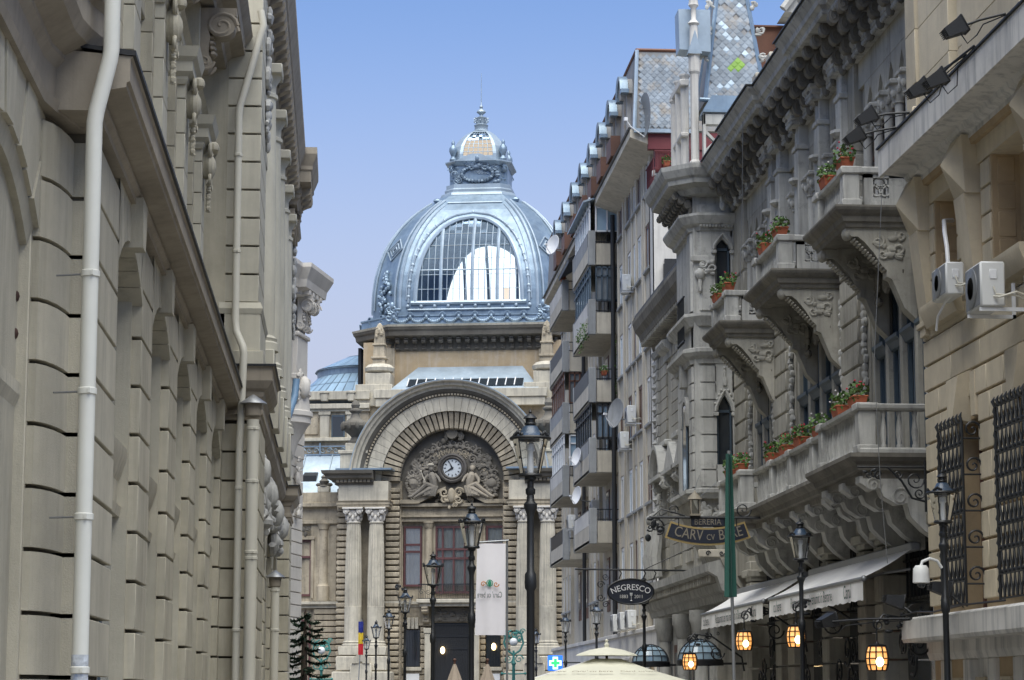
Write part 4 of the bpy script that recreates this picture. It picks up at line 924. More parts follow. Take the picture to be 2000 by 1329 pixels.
        for zz in (26.0, 26.9, 27.2, 27.95, 28.8, 29.6): w_ = ww(zz); bars.tube([fr(ang, -w_ + 2 * w_ * i / 8, zz, -.02) for i in range(9)], .016 if zz != 27.2 else .04, 6)
        ob('glazing_bar', bars, 'zinc_pale', f); ob('glazing_mullion', thick, 'zinc_pale', f)
        zs = [W0, 26.0, 26.9, 27.95, 28.8, 29.6, W1]; rn = random.Random(4)
        if ang == 0:
            for k in range(nb):
                for j in range(len(zs) - 1):
                    u0, u1 = us[k], us[k + 1]; pts = []
                    n = 5
                    lo = [fr(ang, u0 + .01, z, -.06) for z in ()]
                    sub = [zs[j] + (zs[j + 1] - zs[j]) * i / n for i in range(n + 1)]
                    q = MB()
                    for i in range(n):
                        za, zb_ = sub[i], sub[i + 1]
                        A = lambda u, z: max(-ww(z), min(ww(z), u))
                        p = [(A(u0, za), za), (A(u1, za), za), (A(u1, zb_), zb_), (A(u0, zb_), zb_)]
                        if p[1][0] - p[0][0] < .02 and p[2][0] - p[3][0] < .02: continue
                        q.add([fr(ang, x, z, -.05) for x, z in p], [(0, 1, 2, 3)])
                    if q.f: ob('glass_pane', q, 'glass_frost' if rn.random() < .03 else 'glass_dome', f)
        else:
            q = MB()
            for i in range(len(rows) - 1):
                if rows[i] >= W0 - 1e-6 and rows[i + 1] <= W1 + 1e-6: q.add([fr(ang, -ww(rows[i]), rows[i], -.05), fr(ang, ww(rows[i]), rows[i], -.05), fr(ang, ww(rows[i + 1]), rows[i + 1], -.05), fr(ang, -ww(rows[i + 1]), rows[i + 1], -.05)], [(0, 1, 2, 3)])
            ob('glass_pane', q, 'glass_emissive' if abs(ang) > 3 else 'glass_dome', f)
    for i_, (sx_, sy_) in enumerate(((-1, -1), (1, -1), (1, 1), (-1, 1))):
        m = MB()
        for i in range(len(rows) - 1):
            z0, z1 = rows[i], rows[i + 1]
            def cp(z, k): r = rz(z); return (DC[0] + sx_ * (r * .7 if k else r), DC[1] + sy_ * (r if k else r * .7), z)
            m.add([cp(z0, 0), cp(z0, 1), cp(z1, 1), cp(z1, 0)], [(0, 1, 2, 3)])
        f = ob('dome_corner_face', m, zb, T)
        if sy_ < 0:
            def cp2(z, t, off=.05): r = rz(z) + off; a = (sx_ * (r - (1 - t) * 0), 0); p = Vector((sx_ * r, -r * .7)); q = Vector((sx_ * r * .7, -r)); w_ = p.lerp(q, t); return (DC[0] + w_.x, DC[1] + w_.y, z)
            mm = MB()
            for t in (.1, .9): mm.tube([cp2(z, t) for z in rows if 24.8 < z < 32.3], .06, 6)
            for k_ in (.75, .45, .2):
                mm.tube([cp2(28.7 + .95 * k_ * a, .5 + .42 * k_ * b) for a, b in ((1, 0), (0, 1), (-1, 0), (0, -1), (1, 0))], .05, 6)
            ob('lozenge_molding', mm, 'zinc_pale', f)
            fo = MB()
            for k_ in range(34):
                rn = random.Random(k_); h_ = k_ / 34; z_ = 24.7 + 2.6 * h_; fo.ball(cp2(z_, .5 + rn.uniform(-.4, .4) * (1 - h_ * .9) * (1 if h_ > .12 else .4), .1), (.13, .13, .15), 6, 5, .2)
            ob('foliage_ornament', fo, zb, f)
            ob('rib_scroll', MB().ball(cp2(32.2, .5, .1), (.25, .22, .16), 8, 6), zb, f)
    # ---- lantern
    ob('lantern_base', MB().sweep(ring(2.0, .55), [(-.5, 32.6), (.35, 32.6), (.3, 32.75), (.1, 32.85), (.12, 33.0), (.02, 33.1), (.02, 33.35), (-.5, 33.4)], closed=True), 'zinc_pale', T)
    ob('lantern_body', MB().prism(ring(1.82, .5), 33.3, 34.7, 'z'), zb, T)
    ob('lantern_cornice', MB().sweep(ring(1.82, .5), [(-.3, 34.55), (.05, 34.55), (.18, 34.7), (.28, 34.78), (.28, 34.86), (-.3, 35.0)], closed=True).prism([(-1.3, 34.8), (1.3, 34.8), (.3, 35.25), (-.3, 35.25)], 10.85, 11.3, 'y'), 'zinc_pale', T)
    g = MB()
    for k in range(30):
        a = 2 * pi * k / 30; g.ball((DC[0] + .98 * cos(a), 11.08, 34.0 + .48 * sin(a)), (.14, .13, .13), 6, 5, .15)
    relief(g, (DC[0], 11.05, 34.65), 1.5, .5, 'y', 20, .15, 4); relief(g, (DC[0] - 1.25, 11.05, 33.9), .35, 1.0, 'y', 10, .12, 7); relief(g, (DC[0] + 1.25, 11.05, 33.9), .35, 1.0, 'y', 10, .12, 8); g.ball((DC[0], 10.95, 34.95), (.2, .15, .28), 9, 7)
    ob('lantern_cartouche', g, 'zinc_dark', T)
    lz = MB()
    for k in range(4): a = .68 - .17 * k; lz.tube([(DC[0] + a, 11.13, 34), (DC[0], 11.13, 34 + a * .5), (DC[0] - a, 11.13, 34), (DC[0], 11.13, 34 - a * .5), (DC[0] + a, 11.13, 34)], .025, 5)
    ob('lantern_lattice', lz, 'zinc_pale', T)
    for s_ in (-1, 1):
        for yy in (-1, 1):
            ux, vy = DC[0] + s_ * 1.58, DC[1] + yy * 1.58
            ob('lantern_urn', MB().rev([(.2, 34.85), (.24, 35.0), (.12, 35.2), (.26, 35.55), (.24, 35.75), (.1, 35.95), (.12, 36.1), (0, 36.3)], (ux, vy, 0), n=10), zb, T)
            ob('lantern_console', s_console(.3, 1.1, .35).xf(Matrix.Rotation(math.atan2(yy, s_), 4, 'Z')), zb, T, (ux - .1 * s_, vy - .1 * yy, 34.6))
    LP = [(34.95, 1.7), (35.4, 1.7), (35.9, 1.58), (36.35, 1.34), (36.75, 1.0), (37.0, .7), (37.12, .55)]
    def lr(z):
        for i in range(len(LP) - 1):
            if z <= LP[i + 1][0]: t = (z - LP[i][0]) / (LP[i + 1][0] - LP[i][0]); return LP[i][1] + t * (LP[i + 1][1] - LP[i][1])
        return .5
    m = MB(); zr = [34.95 + 2.17 * i / 16 for i in range(17)]
    for i in range(16):
        A = ring(lr(zr[i]), lr(zr[i]) * .32); B = ring(lr(zr[i + 1]), lr(zr[i + 1]) * .32)
        for j in range(8):
            j2 = (j + 1) % 8
            if j == 0 and 2 <= i <= 14:
                pa0, pb0 = Vector((*A[0], zr[i])), Vector((*A[1], zr[i])); pa1, pb1 = Vector((*B[0], zr[i + 1])), Vector((*B[1], zr[i + 1]))
                for s0, s1 in ((0, .09), (.91, 1)): m.add([pa0.lerp(pb0, s0), pa0.lerp(pb0, s1), pa1.lerp(pb1, s1), pa1.lerp(pb1, s0)], [(0, 1, 2, 3)])
                continue
            m.add([(*A[j], zr[i]), (*A[j2], zr[i]), (*B[j2], zr[i + 1]), (*B[j], zr[i + 1])], [(0, 1, 2, 3)])
    ob('lantern_dome', m, 'zinc_pale', T)
    def lf(t, z, off=-.04): r = lr(z) + off; h = lr(z) * .68 * .82; return (DC[0] - h + 2 * h * t, DC[1] - r, z)
    bz = MB()
    for k in range(7): bz.tube([lf(k / 6, zr[i]) for i in range(2, 16)], .022, 5)
    for k in range(2, 16, 2): bz.tube([lf(t / 4, zr[k]) for t in range(5)], .02, 5)
    lw = ob('lantern_window', bz, 'zinc_blue', T)
    for k in range(6):
        for j in range(6):
            i0, i1 = 2 + 2 * j + (j > 4) * 0, 4 + 2 * j; i1 = min(i1, 15); q = MB()
            for i in range(i0, i1): q.add([lf(k / 6, zr[i], -.07), lf((k + 1) / 6, zr[i], -.07), lf((k + 1) / 6, zr[i + 1], -.07), lf(k / 6, zr[i + 1], -.07)], [(0, 1, 2, 3)])
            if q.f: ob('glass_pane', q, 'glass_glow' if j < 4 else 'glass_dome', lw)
    fin = MB().rev([(.5, 37.1), (.55, 37.15), (.42, 37.25), (.42, 37.5), (.46, 37.55), (.3, 37.65), (.32, 37.95), (.36, 38.05), (.12, 38.15), (.1, 38.25), (.3, 38.42), (.26, 38.52), (.08, 38.66), (.12, 38.78), (.04, 38.9), (.025, 39.2), (.012, 41.0), (0, 41.0)], (DC[0], DC[1], 0), n=14)
    for k in range(8):
        a = 2 * pi * k / 8; fin.put(MB().spiral((0, 0, 0), .16, 1.2, .05, 'y', 1, 1).xf(Matrix.Translation((DC[0] + .38 * cos(a), DC[1] + .38 * sin(a), 37.85)) @ Matrix.Rotation(a, 4, 'Z')))
    ob('finial', fin, 'zinc_pale', T)
    # glazed polygonal roof of the left wing
    c0 = (-6.9, 14.0)
    def seg(r0, z0, r1, z1, mname, nm, thick=None):
        n = 8
        for k in range(n):
            a0, a1 = R_(100 + 180 * k / n), R_(100 + 180 * (k + 1) / n)
            for t0, t1 in ((0, .33), (.33, .67), (.67, 1)):
                p = lambda a, t, r, z: (c0[0] + r * cos(a0 + (a1 - a0) * t), c0[1] + r * sin(a0 + (a1 - a0) * t), z)
                ob(nm, MB().add([p(0, t0 + .02, r0, z0), p(0, t1 - .02, r0, z0), p(0, t1 - .02, r1, z1), p(0, t0 + .02, r1, z1)], [(0, 1, 2, 3)]), mname, T)
    ob('wing_roof_core', MB().rev([(5.0, 19.8), (4.95, 20.05), (3.5, 21.42), (3.5, 21.84), (3.65, 21.86), (1.7, 22.75), (1.7, 22.85), (0, 22.85)], (*c0, 0), 'z', 100, 280, 24), 'zinc_blue', T)
    seg(4.96, 20.12, 4.22, 20.80, 'glass_sky', 'roof_pane'); seg(4.18, 20.84, 3.52, 21.46, 'glass_sky', 'roof_pane'); seg(3.58, 21.96, 1.8, 22.79, 'glass_sky', 'roof_pane')
    ob('roof_gable', MB().box(-6.9, -5.6, 9.6, 15, 18.5, 22.6).box(-7.05, -6.85, 9.4, 15, 19, 22.85), 'metal_dark', T)
    for u in (-7.1,): ob('chimney_pipe', MB().tube([(u + .7, 9.3, 21.9), (u + .7, 9.3, 24.0)], .03, 6), 'iron_rust', T)
    # warm lamps by the door
    for u, z in ((-.55, 4.25), (2.35, 4.45)):
        ob('door_lantern', MB().ball((u, .72, z), (.13, .13, .2), 10, 8), 'lamp_core', T)
    # twin wall brackets
    for u in (-3.0, 3.0): ob('wall_bracket_lamp', relief(MB().tube([(u, .2, 7.6), (u, -.4, 7.8)], .03, 6), (u, -.3, 7.7), .7, .4, 'y', 8, .09, 9), 'iron', T)
    return T
palace()
# ------------------------------------------------------------------ right, near: beige bank house
def bank():
    T = thing('bank_house', 'beige limestone house with grilled windows nearest on the right', 'building', (8.4, 28, 0)); st = 'stone_bank'
    X = 8.4; YE = 33.47; Y0 = 19.0
    JB = [6.80, 6.42, 6.05, 5.68, 5.29, 4.90, 4.515, 4.13, 3.74, 3.35, 2.95]
    wins = [(30.62, 31.72), (27.72, 28.82), (24.82, 25.92)]
    core = MB(); ys = [Y0] + [v for w in wins[::-1] for v in w] + [YE - .02]
    for a, b in zip(ys[::2], ys[1::2]): core.box(X + .05, 9.4, a, b, -.1, 5.45)
    core.box(X + .05, 9.4, Y0, YE - .02, 5.4, 7.3).box(X + .4, 14, Y0, YE - .02, -.1, 15)
    ob('wall', core, 'stone_bank_ochre', T)
    rn = random.Random(3); gp = .018
    for a, b in zip(JB[1:], JB[:-1]):
        y = YE; top = b > 6.3
        while y > 20.2:
            w = rn.uniform(.55, .95) if not top else rn.uniform(1.3, 2.2)
            y1 = max(y - w, 20.0)
            seg = [(y1, y)]
            if a < 5.35:
                for (p, q) in wins:
                    s2 = []
                    for (m_, n_) in seg:
                        if n_ <= p or m_ >= q: s2.append((m_, n_))
                        else:
                            if m_ < p: s2.append((m_, p))
                            if n_ > q: s2.append((q, n_))
                    seg = s2
            for (m_, n_) in seg:
                if n_ - m_ > .08: block(T, st, X, X + .2, m_ + .007, n_ - .007, a + gp, b - gp, .01)
            y = y1
    # window openings, keystones and iron grilles
    for k, (a, b) in enumerate(wins):
        c = (a + b) / 2 + .15
        w = ob('window', MB().box(X + .3, X + .36, a, a + .08, 2.8, 5.5).box(X + .3, X + .36, b - .08, b, 2.8, 5.5).box(X + .3, X + .36, (a + b) / 2 - .04, (a + b) / 2 + .04, 2.8, 5.5), 'wood_brown', T)
        ob('window_pane', MB().box(X + .36, X + .38, a, b, 2.8, 5.5), 'glass_dark', w)
        kz = ob('keystone', MB().add([(X - .16, c - .32, 5.98), (X - .16, c + .3, 5.98), (X - .2, c + .12, 5.42), (X - .2, c - .14, 5.42), (X + .1, c - .36, 6.1), (X + .1, c + .34, 6.1), (X + .1, c + .14, 5.36), (X + .1, c - .16, 5.36)],
            [(0, 1, 2, 3), (0, 4, 5, 1), (1, 5, 6, 2), (2, 6, 7, 3), (3, 7, 4, 0)]), st, T)
        for q in (c - .5, c + .48): ob('voussoir', MB().prism([(q - .1, 5.42), (q + .1, 5.42), (q + .13, 6.02), (q - .11, 6.02)], X - .012, X + .1, 'x'), st, T)
    # sill band below upper windows
    ob('sill_band', MB().sweep([(X, YE), (X, Y0)], [(-.2, 6.815), (.0, 6.815), (.0, 7.0), (-.2, 7.0)]).box(X + .01, 9.4, Y0, YE - .03, 6.8, 7.3), st, T)
    uw = [(31.45, 32.72), (28.1, 29.75), (24.9, 26.5)]
    ys = [Y0] + [v for w in uw[::-1] for v in w] + [YE - .02]
    for a, b in zip(ys[::2], ys[1::2]):
        ob('upper_pier', MB().box(X + .05, 9.4, a, b, 7.0, 9.2), 'stone_bank_ochre', T)
    ob('upper_lintel', MB().box(X + .002, 9.4, Y0, YE - .02, 8.74, 9.3), st, T)
    for (a, b) in uw:
        for q0, q1 in ((b, min(b + .42, YE)), (a - .42, a)):
            z = 7.25
            while z < 8.7: block(T, st, X, X + .3, q0, q1, z + .015, z + .355, .012, 'quoin'); z += .37
        for q0, q1 in ((b, b + .2), (a - .0, a - .2)):
            pass
        z = 7.25
        while z < 8.7:
            block(T, 'stone_bank_ochre', X + .1, X + .34, b - .06, b + .02, z + .015, z + .355, .012, 'quoin'); block(T, 'stone_bank_ochre', X + .1, X + .34, a - .02, a + .06, z + .015, z + .355, .012, 'quoin'); z += .37
        for q0, q1 in ((b - .05, b + .02), (a - .02, a + .05)): ob('window_jamb', MB().box(X + .03, X + .42, q0, q1, 7.1, 8.75), 'stone_bank_ochre', T)
        w = ob('window', MB().box(X + .42, X + .48, a, a + .1, 7.1, 8.75).box(X + .42, X + .48, b - .1, b, 7.1, 8.75), 'wood_brown', T); ob('window_pane', MB().box(X + .48, X + .5, a, b, 7.1, 8.75), 'glass_dark', w)
        ob('window_sill', MB().prism([(X + .3, 7.24), (X - .2, 7.2), (X - .2, 7.12), (X - .1, 6.9), (X + .02, 6.88), (X + .3, 6.88)], a - .3, b + .12, 'y'), st, T)
    # tapering brackets with faceted heads
    for yc in (33.22, 30.62, 27.3, 24.2):
        h = .26; y0, y1 = yc - h, min(yc + h, YE - .01)
        ob('bracket_shaft', MB().add([(X - .18, y0, 8.36), (X - .18, y1, 8.36), (X - .04, y1, 7.05), (X - .04, y0, 7.05), (X + .1, y0, 8.36), (X + .1, y1, 8.36), (X + .1, y1, 7.05), (X + .1, y0, 7.05)], [(0, 1, 2, 3), (0, 4, 5, 1), (3, 2, 6, 7), (0, 3, 7, 4), (1, 5, 6, 2)]), st, T)
        ob('bracket_foot', MB().box(X - .1, X + .1, y0, y1, 6.97, 7.05, .01).box(X - .07, X + .1, y0 + .1, y1 - .1, 6.84, 6.97, .01), st, T)
        a, b = y0 - .04, y1 + .0; m_ = (a + b) / 2
        ob('bracket_head', MB().add([(X - .2, a, 9.15), (X - .2, b, 9.15), (X - .42, m_, 8.78), (X - .16, b, 8.36), (X - .16, a, 8.36), (X + .1, a, 9.15), (X + .1, b, 9.15), (X + .1, b, 8.36), (X + .1, a, 8.36)],
            [(0, 1, 2), (1, 3, 2), (3, 4, 2), (4, 0, 2), (0, 5, 6, 1), (1, 6, 7, 3), (3, 7, 8, 4), (4, 8, 5, 0)]).box(X - .14, X + .1, a + .1, b - .1, 8.26, 8.37, .01), st, T, sharp=10)
    # crowning cornice with deep soffit
    ob('cornice', MB().sweep([(X, YE + .0), (X, Y0)], [(-.3, 9.1), (.1, 9.1), (.1, 9.16), (.2, 9.2), (.22, 9.26), (.4, 9.28), (.52, 9.29), (.54, 9.25), (.6, 9.25), (.6, 9.66), (-.3, 9.7)]), 'stone_bank_pale', T)
    ob('cornice_soffit_step', MB().sweep([(X, YE - .02), (X, Y0)], [(0, 9.02), (.07, 9.02), (.09, 9.1), (.0, 9.1)]), 'stone_bank_ochre', T)
    ob('lead_flashing', MB().sweep([(X, YE + .02), (X, Y0)], [(.0, 9.72), (.57, 9.665), (.63, 9.665), (.63, 9.69), (.0, 9.74)]), 'metal_dark', T)
    for k, yy in enumerate((32.75, 30.2, 27.4)):
        ob('stone_roll', MB().tube([(X - .35, yy - .5, 9.84), (X - .35, yy + .55, 9.84)], .075, 10).box(X - .42, X - .28, yy - .7, yy - .5, 9.74, 9.98, .02), 'stone_bank', T)
    # upper storey pilasters
    for y0, y1, xx in ((32.9, 33.46, 8.25), (31.2, 32.88, 8.3), (30.62, 31.1, 8.4), (27.5, 30.45, 8.28), (24.5, 27.3, 8.4), (21.5, 24.4, 8.28)):
        z = 9.75
        while z < 13: block(T, 'stone_bank', xx, 9.4, y0, y1, z + .003, z + .80, .006, 'ashlar_block'); z += .803
    ob('downpipe_slot', MB().box(8.36, 8.6, 30.46, 30.6, 9.7, 13), 'metal_dark', T)
    # lower ledge and ground wall
    ob('ledge', MB().sweep([(X, YE), (X, Y0)], [(-.2, 2.45), (.4, 2.45), (.42, 2.5), (.42, 2.76), (.36, 2.8), (-.2, 2.86)]), 'stone_bank_pale', T)
    ob('ground_wall', MB().box(X + .1, 9.4, Y0, YE, -.1, 2.5).sweep([(X + .1, YE), (X + .1, Y0)], [(-.1, 2.2), (.12, 2.2), (.16, 2.3), (.16, 2.46), (-.1, 2.46)]), 'stone_bank_pale', T)
    for yy in (32.7, 31.5, 30.3, 29.1):
        ob('ground_pilaster', MB().box(X - .02, X + .2, yy - .18, yy + .18, -.1, 2.2, .02), 'stone_bank_pale', T)
        w = ob('small_window', MB().box(X + .02, X + .12, yy - .75, yy - .3, 1.2, 1.95), 'stone_bank', T); ob('window_pane', MB().box(X + .01, X + .018, yy - .68, yy - .37, 1.25, 1.9), 'glass_dark', w)
bank()

def grille(label, a, b):
    # bulged basket grille of interlocking drop-shaped bars
    T = thing('window_grille', label, 'grille', (8.2, (a + b) / 2, 2.85), group='iron window grilles'); z0, z1 = 2.86, 5.3
    cell = MB().tube([(0, -.075, -.17), (0, -.06, -.05), (0, -.02, .05), (0, 0, .17)], [.009, .015, .012, .009], 6).tube([(0, .075, -.17), (0, .06, -.05), (0, .02, .05), (0, 0, .17)], [.009, .015, .012, .009], 6).ball((0, 0, .17), (.025, .035, .03), 6, 5).mesh('grille_cell')
    n = int((b - a) / .185); m = int((z1 - z0) / .30); x = 8.16
    for i in range(n):
        for j in range(m): ob('grille_bar', cell, 'iron', T, (x, a + .075 + i * (b - a) / n, z0 + .2 + j * .30))
    fr = MB()
    for zz in [z0 + .03 + j * .30 for j in range(m + 1)]: fr.box(x - .008, x + .012, a, b, zz, zz + .022)
    for yy in (a, b): fr.tube([(x, yy, z0), (x, yy, z1)], .018, 6); 
    ob('grille_frame', fr, 'iron', T)
    sp = MB()
    for i in range(n + 1): yy = a + i * (b - a) / n; sp.tube([(x, yy, z1), (x - .02, yy + .02, z1 + .07), (x, yy, z1 + .13)], [.018, .025, .004], 6)
    for j in range(m * 2): zz = z0 + .1 + j * .15; sp.tube([(x, b, zz), (x, b + .05, zz + .03), (x, b + .04, zz + .1)], [.018, .02, .004], 6)
    ob('grille_spikes', sp, 'iron', T)
    for j in range(5):
        zz = z0 + .3 + j * .48; ob('grille_return', MB().tube([(x, a, zz), (8.45, a, zz)], .014, 6).put(MB().spiral((8.3, a, zz + .12), .11, 1.4, .018, 'y')), 'iron', T)
grille('iron drop-patterned window grille with the lamp post in front of it', 30.55, 31.8)
grille('iron drop-patterned window grille at the right edge of the picture', 27.65, 28.95)

grille('iron drop-patterned window grille nearest the camera, beyond the right edge', 24.75, 26.0) if False else None

def floodlight(x, y, z, label, ax, ay, az, tilt=.5, yaw=0):
    T = thing('floodlight', label, 'floodlight', (x, y, z), group='black floodlights')
    m = MB().add([(-.11, -.14, -.1), (.11, -.14, -.1), (.11, -.14, .1), (-.11, -.14, .1), (-.08, .1, -.06), (.08, .1, -.06), (.08, .1, .06), (-.08, .1, .06)], [(0, 1, 2, 3), (4, 7, 6, 5), (0, 4, 5, 1), (1, 5, 6, 2), (2, 6, 7, 3), (3, 7, 4, 0)])
    m.box(-.12, .12, -.165, -.14, -.115, .115, .01)
    for k in range(5): m.box(-.07, .07, .1, .14, -.05 + .022 * k, -.042 + .022 * k)
    m.xf(Matrix.Translation((x, y, z)) @ Matrix.Rotation(pi / 2 + yaw, 4, 'Z') @ Matrix.Rotation(-tilt, 4, 'X'))
    ob('housing', m, 'metal_dark', T)
    ob('arm', MB().tube([(x, y, z), ((x + ax) / 2, (y + ay) / 2, (z + az) / 2 + .02), (ax, ay, az)], .016, 8), 'iron', T)
    ob('cable', MB().tube([(x + .1, y, z - .04), (x + .18, y, z - .16), (x + .3, y, z - .05), ((x + ax) / 2 + .05, (y + ay) / 2, (z + az) / 2 - .03), (ax, ay, az - .02)], .008, 6), 'metal_dark', T)
floodlight(7.2, 26.87, 9.58, 'black floodlight on the longest arm, highest of those on the right cornice', 7.78, 26.6, 9.72)
floodlight(7.3, 29.1, 9.42, 'left of the two black floodlights paired on the pale cornice', 7.78, 28.4, 9.72)
floodlight(7.35, 28.4, 9.36, 'right of the two black floodlights paired on the pale cornice', 7.78, 28.0, 9.72)
floodlight(7.2, 31.68, 9.69, 'black floodlight in front of the lancet columns, above another one', 7.78, 31.4, 9.72)
floodlight(7.2, 32.46, 9.6, 'black floodlight at the far end of the pale cornice, beside the flowers', 7.78, 32.2, 9.7)
floodlight(7.75, 30.4, 3.1, 'black floodlight lying on the stained ledge below the grille', 8.05, 30.3, 2.86, -.2)
floodlight(7.8, 33.25, 3.05, 'black floodlight on the near end of the ledge behind the camera', 8.05, 33.1, 2.86, -.2)
floodlight(6.9, 33.6, 2.75, 'black floodlight on a rod below the awning corner', 8.0, 32.9, 2.78, .3, .4)

def ac_unit(x0, x1, y0, y1, z0, z1, label, bracket=True, face='x'):
    T = thing('air_conditioner', label, 'air conditioner', (x1, (y0 + y1) / 2, z0), group='outdoor air conditioning units')
    ob('casing', MB().box(x0, x1, y0, y1, z0, z1, .02), 'ac_white', T)
    r = min(y1 - y0, z1 - z0) * .42; 
    if face == 'x':
        c = (0, (y0 + y1) / 2 + (y1 - y0) * .08, (z0 + z1) / 2)
        ob('fan_grille', MB().box(x0 - .006, x0 - .001, y0 + .03, y1 - .03, z0 + .03, z1 - .03).rev([(r, x0 - .02), (r + .02, x0 - .012), (r + .02, x0)], c, 'x', n=20).rev([(r * .6, x0 - .02), (r * .6 + .012, x0 - .014)], c, 'x', n=20), 'metal_grey', T)
        ob('service_panel', MB().box((x0 + x1) / 2 - .04, (x0 + x1) / 2 + .05, y0 - .012, y0 - .001, z1 - .22, z1 - .1, .004), 'paint_white', T)
        ob('refrigerant_pipes', MB().tube([((x0 + x1) / 2, y0 - .02, z0 + .12), ((x0 + x1) / 2 + .05, y0 - .1, z0 + .1), (x1 + .1, y0 - .12, z0 + .16), (x1 + .25, y0 - .05, z0 + .12)], .016, 6).tube([((x0 + x1) / 2, y0 - .02, z0 + .24), ((x0 + x1) / 2 + .02, y0 - .06, z0 + .14), (x1 + .1, y0 - .1, z0 + .12), (x1 + .25, y0 - .04, z0 + .07)], .012, 6), 'pipe_cream', T)
    else:
        c = ((x0 + x1) / 2, 0, (z0 + z1) / 2)
        ob('fan_grille', MB().rev([(r, y0 - .02), (r + .02, y0 - .012), (r + .02, y0)], c, 'y', n=20).rev([(0, y0 - .004), (r * .95, y0 - .003)], c, 'y', n=20).rev([(r * .5, y0 - .012), (r * .55, y0 - .008)], c, 'y', n=16), 'metal_grey', T)
    if bracket:
        b = MB()
        for yy in (y0 + .05, y1 - .09): b.box(x0, x1 + .3, yy, yy + .04, z0 - .05, z0 - .004).box(x1 + .26, x1 + .3, yy, yy + .04, z0 - .05, z0 + .4)
        ob('wall_bracket', b, 'paint_white', T)
    return T
ac_unit(7.95, 8.2, 30.35, 31.1, 6.98, 7.42, 'white air conditioner with a white hose on the bank window sill', False)
Th = thing('drain_hose', 'white plastic hose curving up from the air conditioner', 'hose', (8.3, 31, 7.4))
ob('hose', MB().tube([(8.08, 30.7, 7.4), (8.08, 30.75, 7.7), (8.12, 31.0, 7.95), (8.3, 31.7, 8.25), (8.5, 32.0, 8.32)], .03, 8).tube([(8.1, 30.4, 7.02), (8.05, 30.75, 6.96), (8.02, 31.1, 6.8), (8.02, 31.2, 6.62)], .018, 6), 'paint_white', Th)
ac_unit(7.75, 8.06, 27.95, 28.65, 6.42, 6.98, 'white air conditioner on a bracket near the right edge of the picture')
# ------------------------------------------------------------------ neo-gothic beer house
def lancet_pts(y, z0, z1, w, ogee=True):
    pts = [(y - w, z0), (y - w, z0 + (z1 - z0) * .0)]
    n = 8
    L = [(y - w * cos(t * pi / 2 * .98) ** .8, z0 + (z1 - z0) * (.0 + .75 * t ** .9 + (.25 * t ** 5))) for t in [i / n for i in range(n)]]
    return [(y - w, z0)] + L + [(y, z1)] + [(2 * y - a, b) for a, b in L[::-1]] + [(y + w, z0)]
def balustrade(T, path, z0, z1, m='stone_gothic_pale', posts=(), step=.16, close=False):
    # path along the front face (x,y); posts given as (x,y)
    ob('balcony_rail', MB().sweep(path, [(-.16, z1 - .1), (.02, z1 - .1), (.05, z1 - .07), (.06, z1 - .02), (.0, z1), (-.16, z1)], side=1), m, T)
    ob('balcony_plinth', MB().sweep(path, [(-.15, z0), (.03, z0), (.03, z0 + .05), (.0, z0 + .08), (-.15, z0 + .08)], side=1), m, T)
    bl = MB().rev([(.045, 0), (.045, .03), (.03, .05), (.05, .16), (.045, .22), (.025, .34), (.04, .38), (.04, .42)], n=8).xf(Matrix.Diagonal((1, 1, (z1 - z0 - .18) / .42, 1))).mesh('baluster')
    for a, b in zip(path[:-1], path[1:]):
        a, b = Vector(a), Vector(b); L = (b - a).length; n = max(1, int(L / step)); nrm = Vector(((b - a).y, -(b - a).x)).normalized()
        for i in range(n):
            p = a.lerp(b, (i + .5) / n) - nrm * .07
            if any((p - Vector(q)).length < .2 for q in posts): continue
            ob('baluster', bl, m, T, (p.x, p.y, z0 + .08))
    for q in posts:
        x, y = q
        ob('balcony_post', MB().box(x - .13, x + .13, y - .13, y + .13, z0 + .06, z1 - .08, .012).box(x - .16, x + .16, y - .16, y + .16, z0, z0 + .12, .012).box(x - .17, x + .17, y - .17, y + .17, z1 - .1, z1 + .015, .015), m, T)
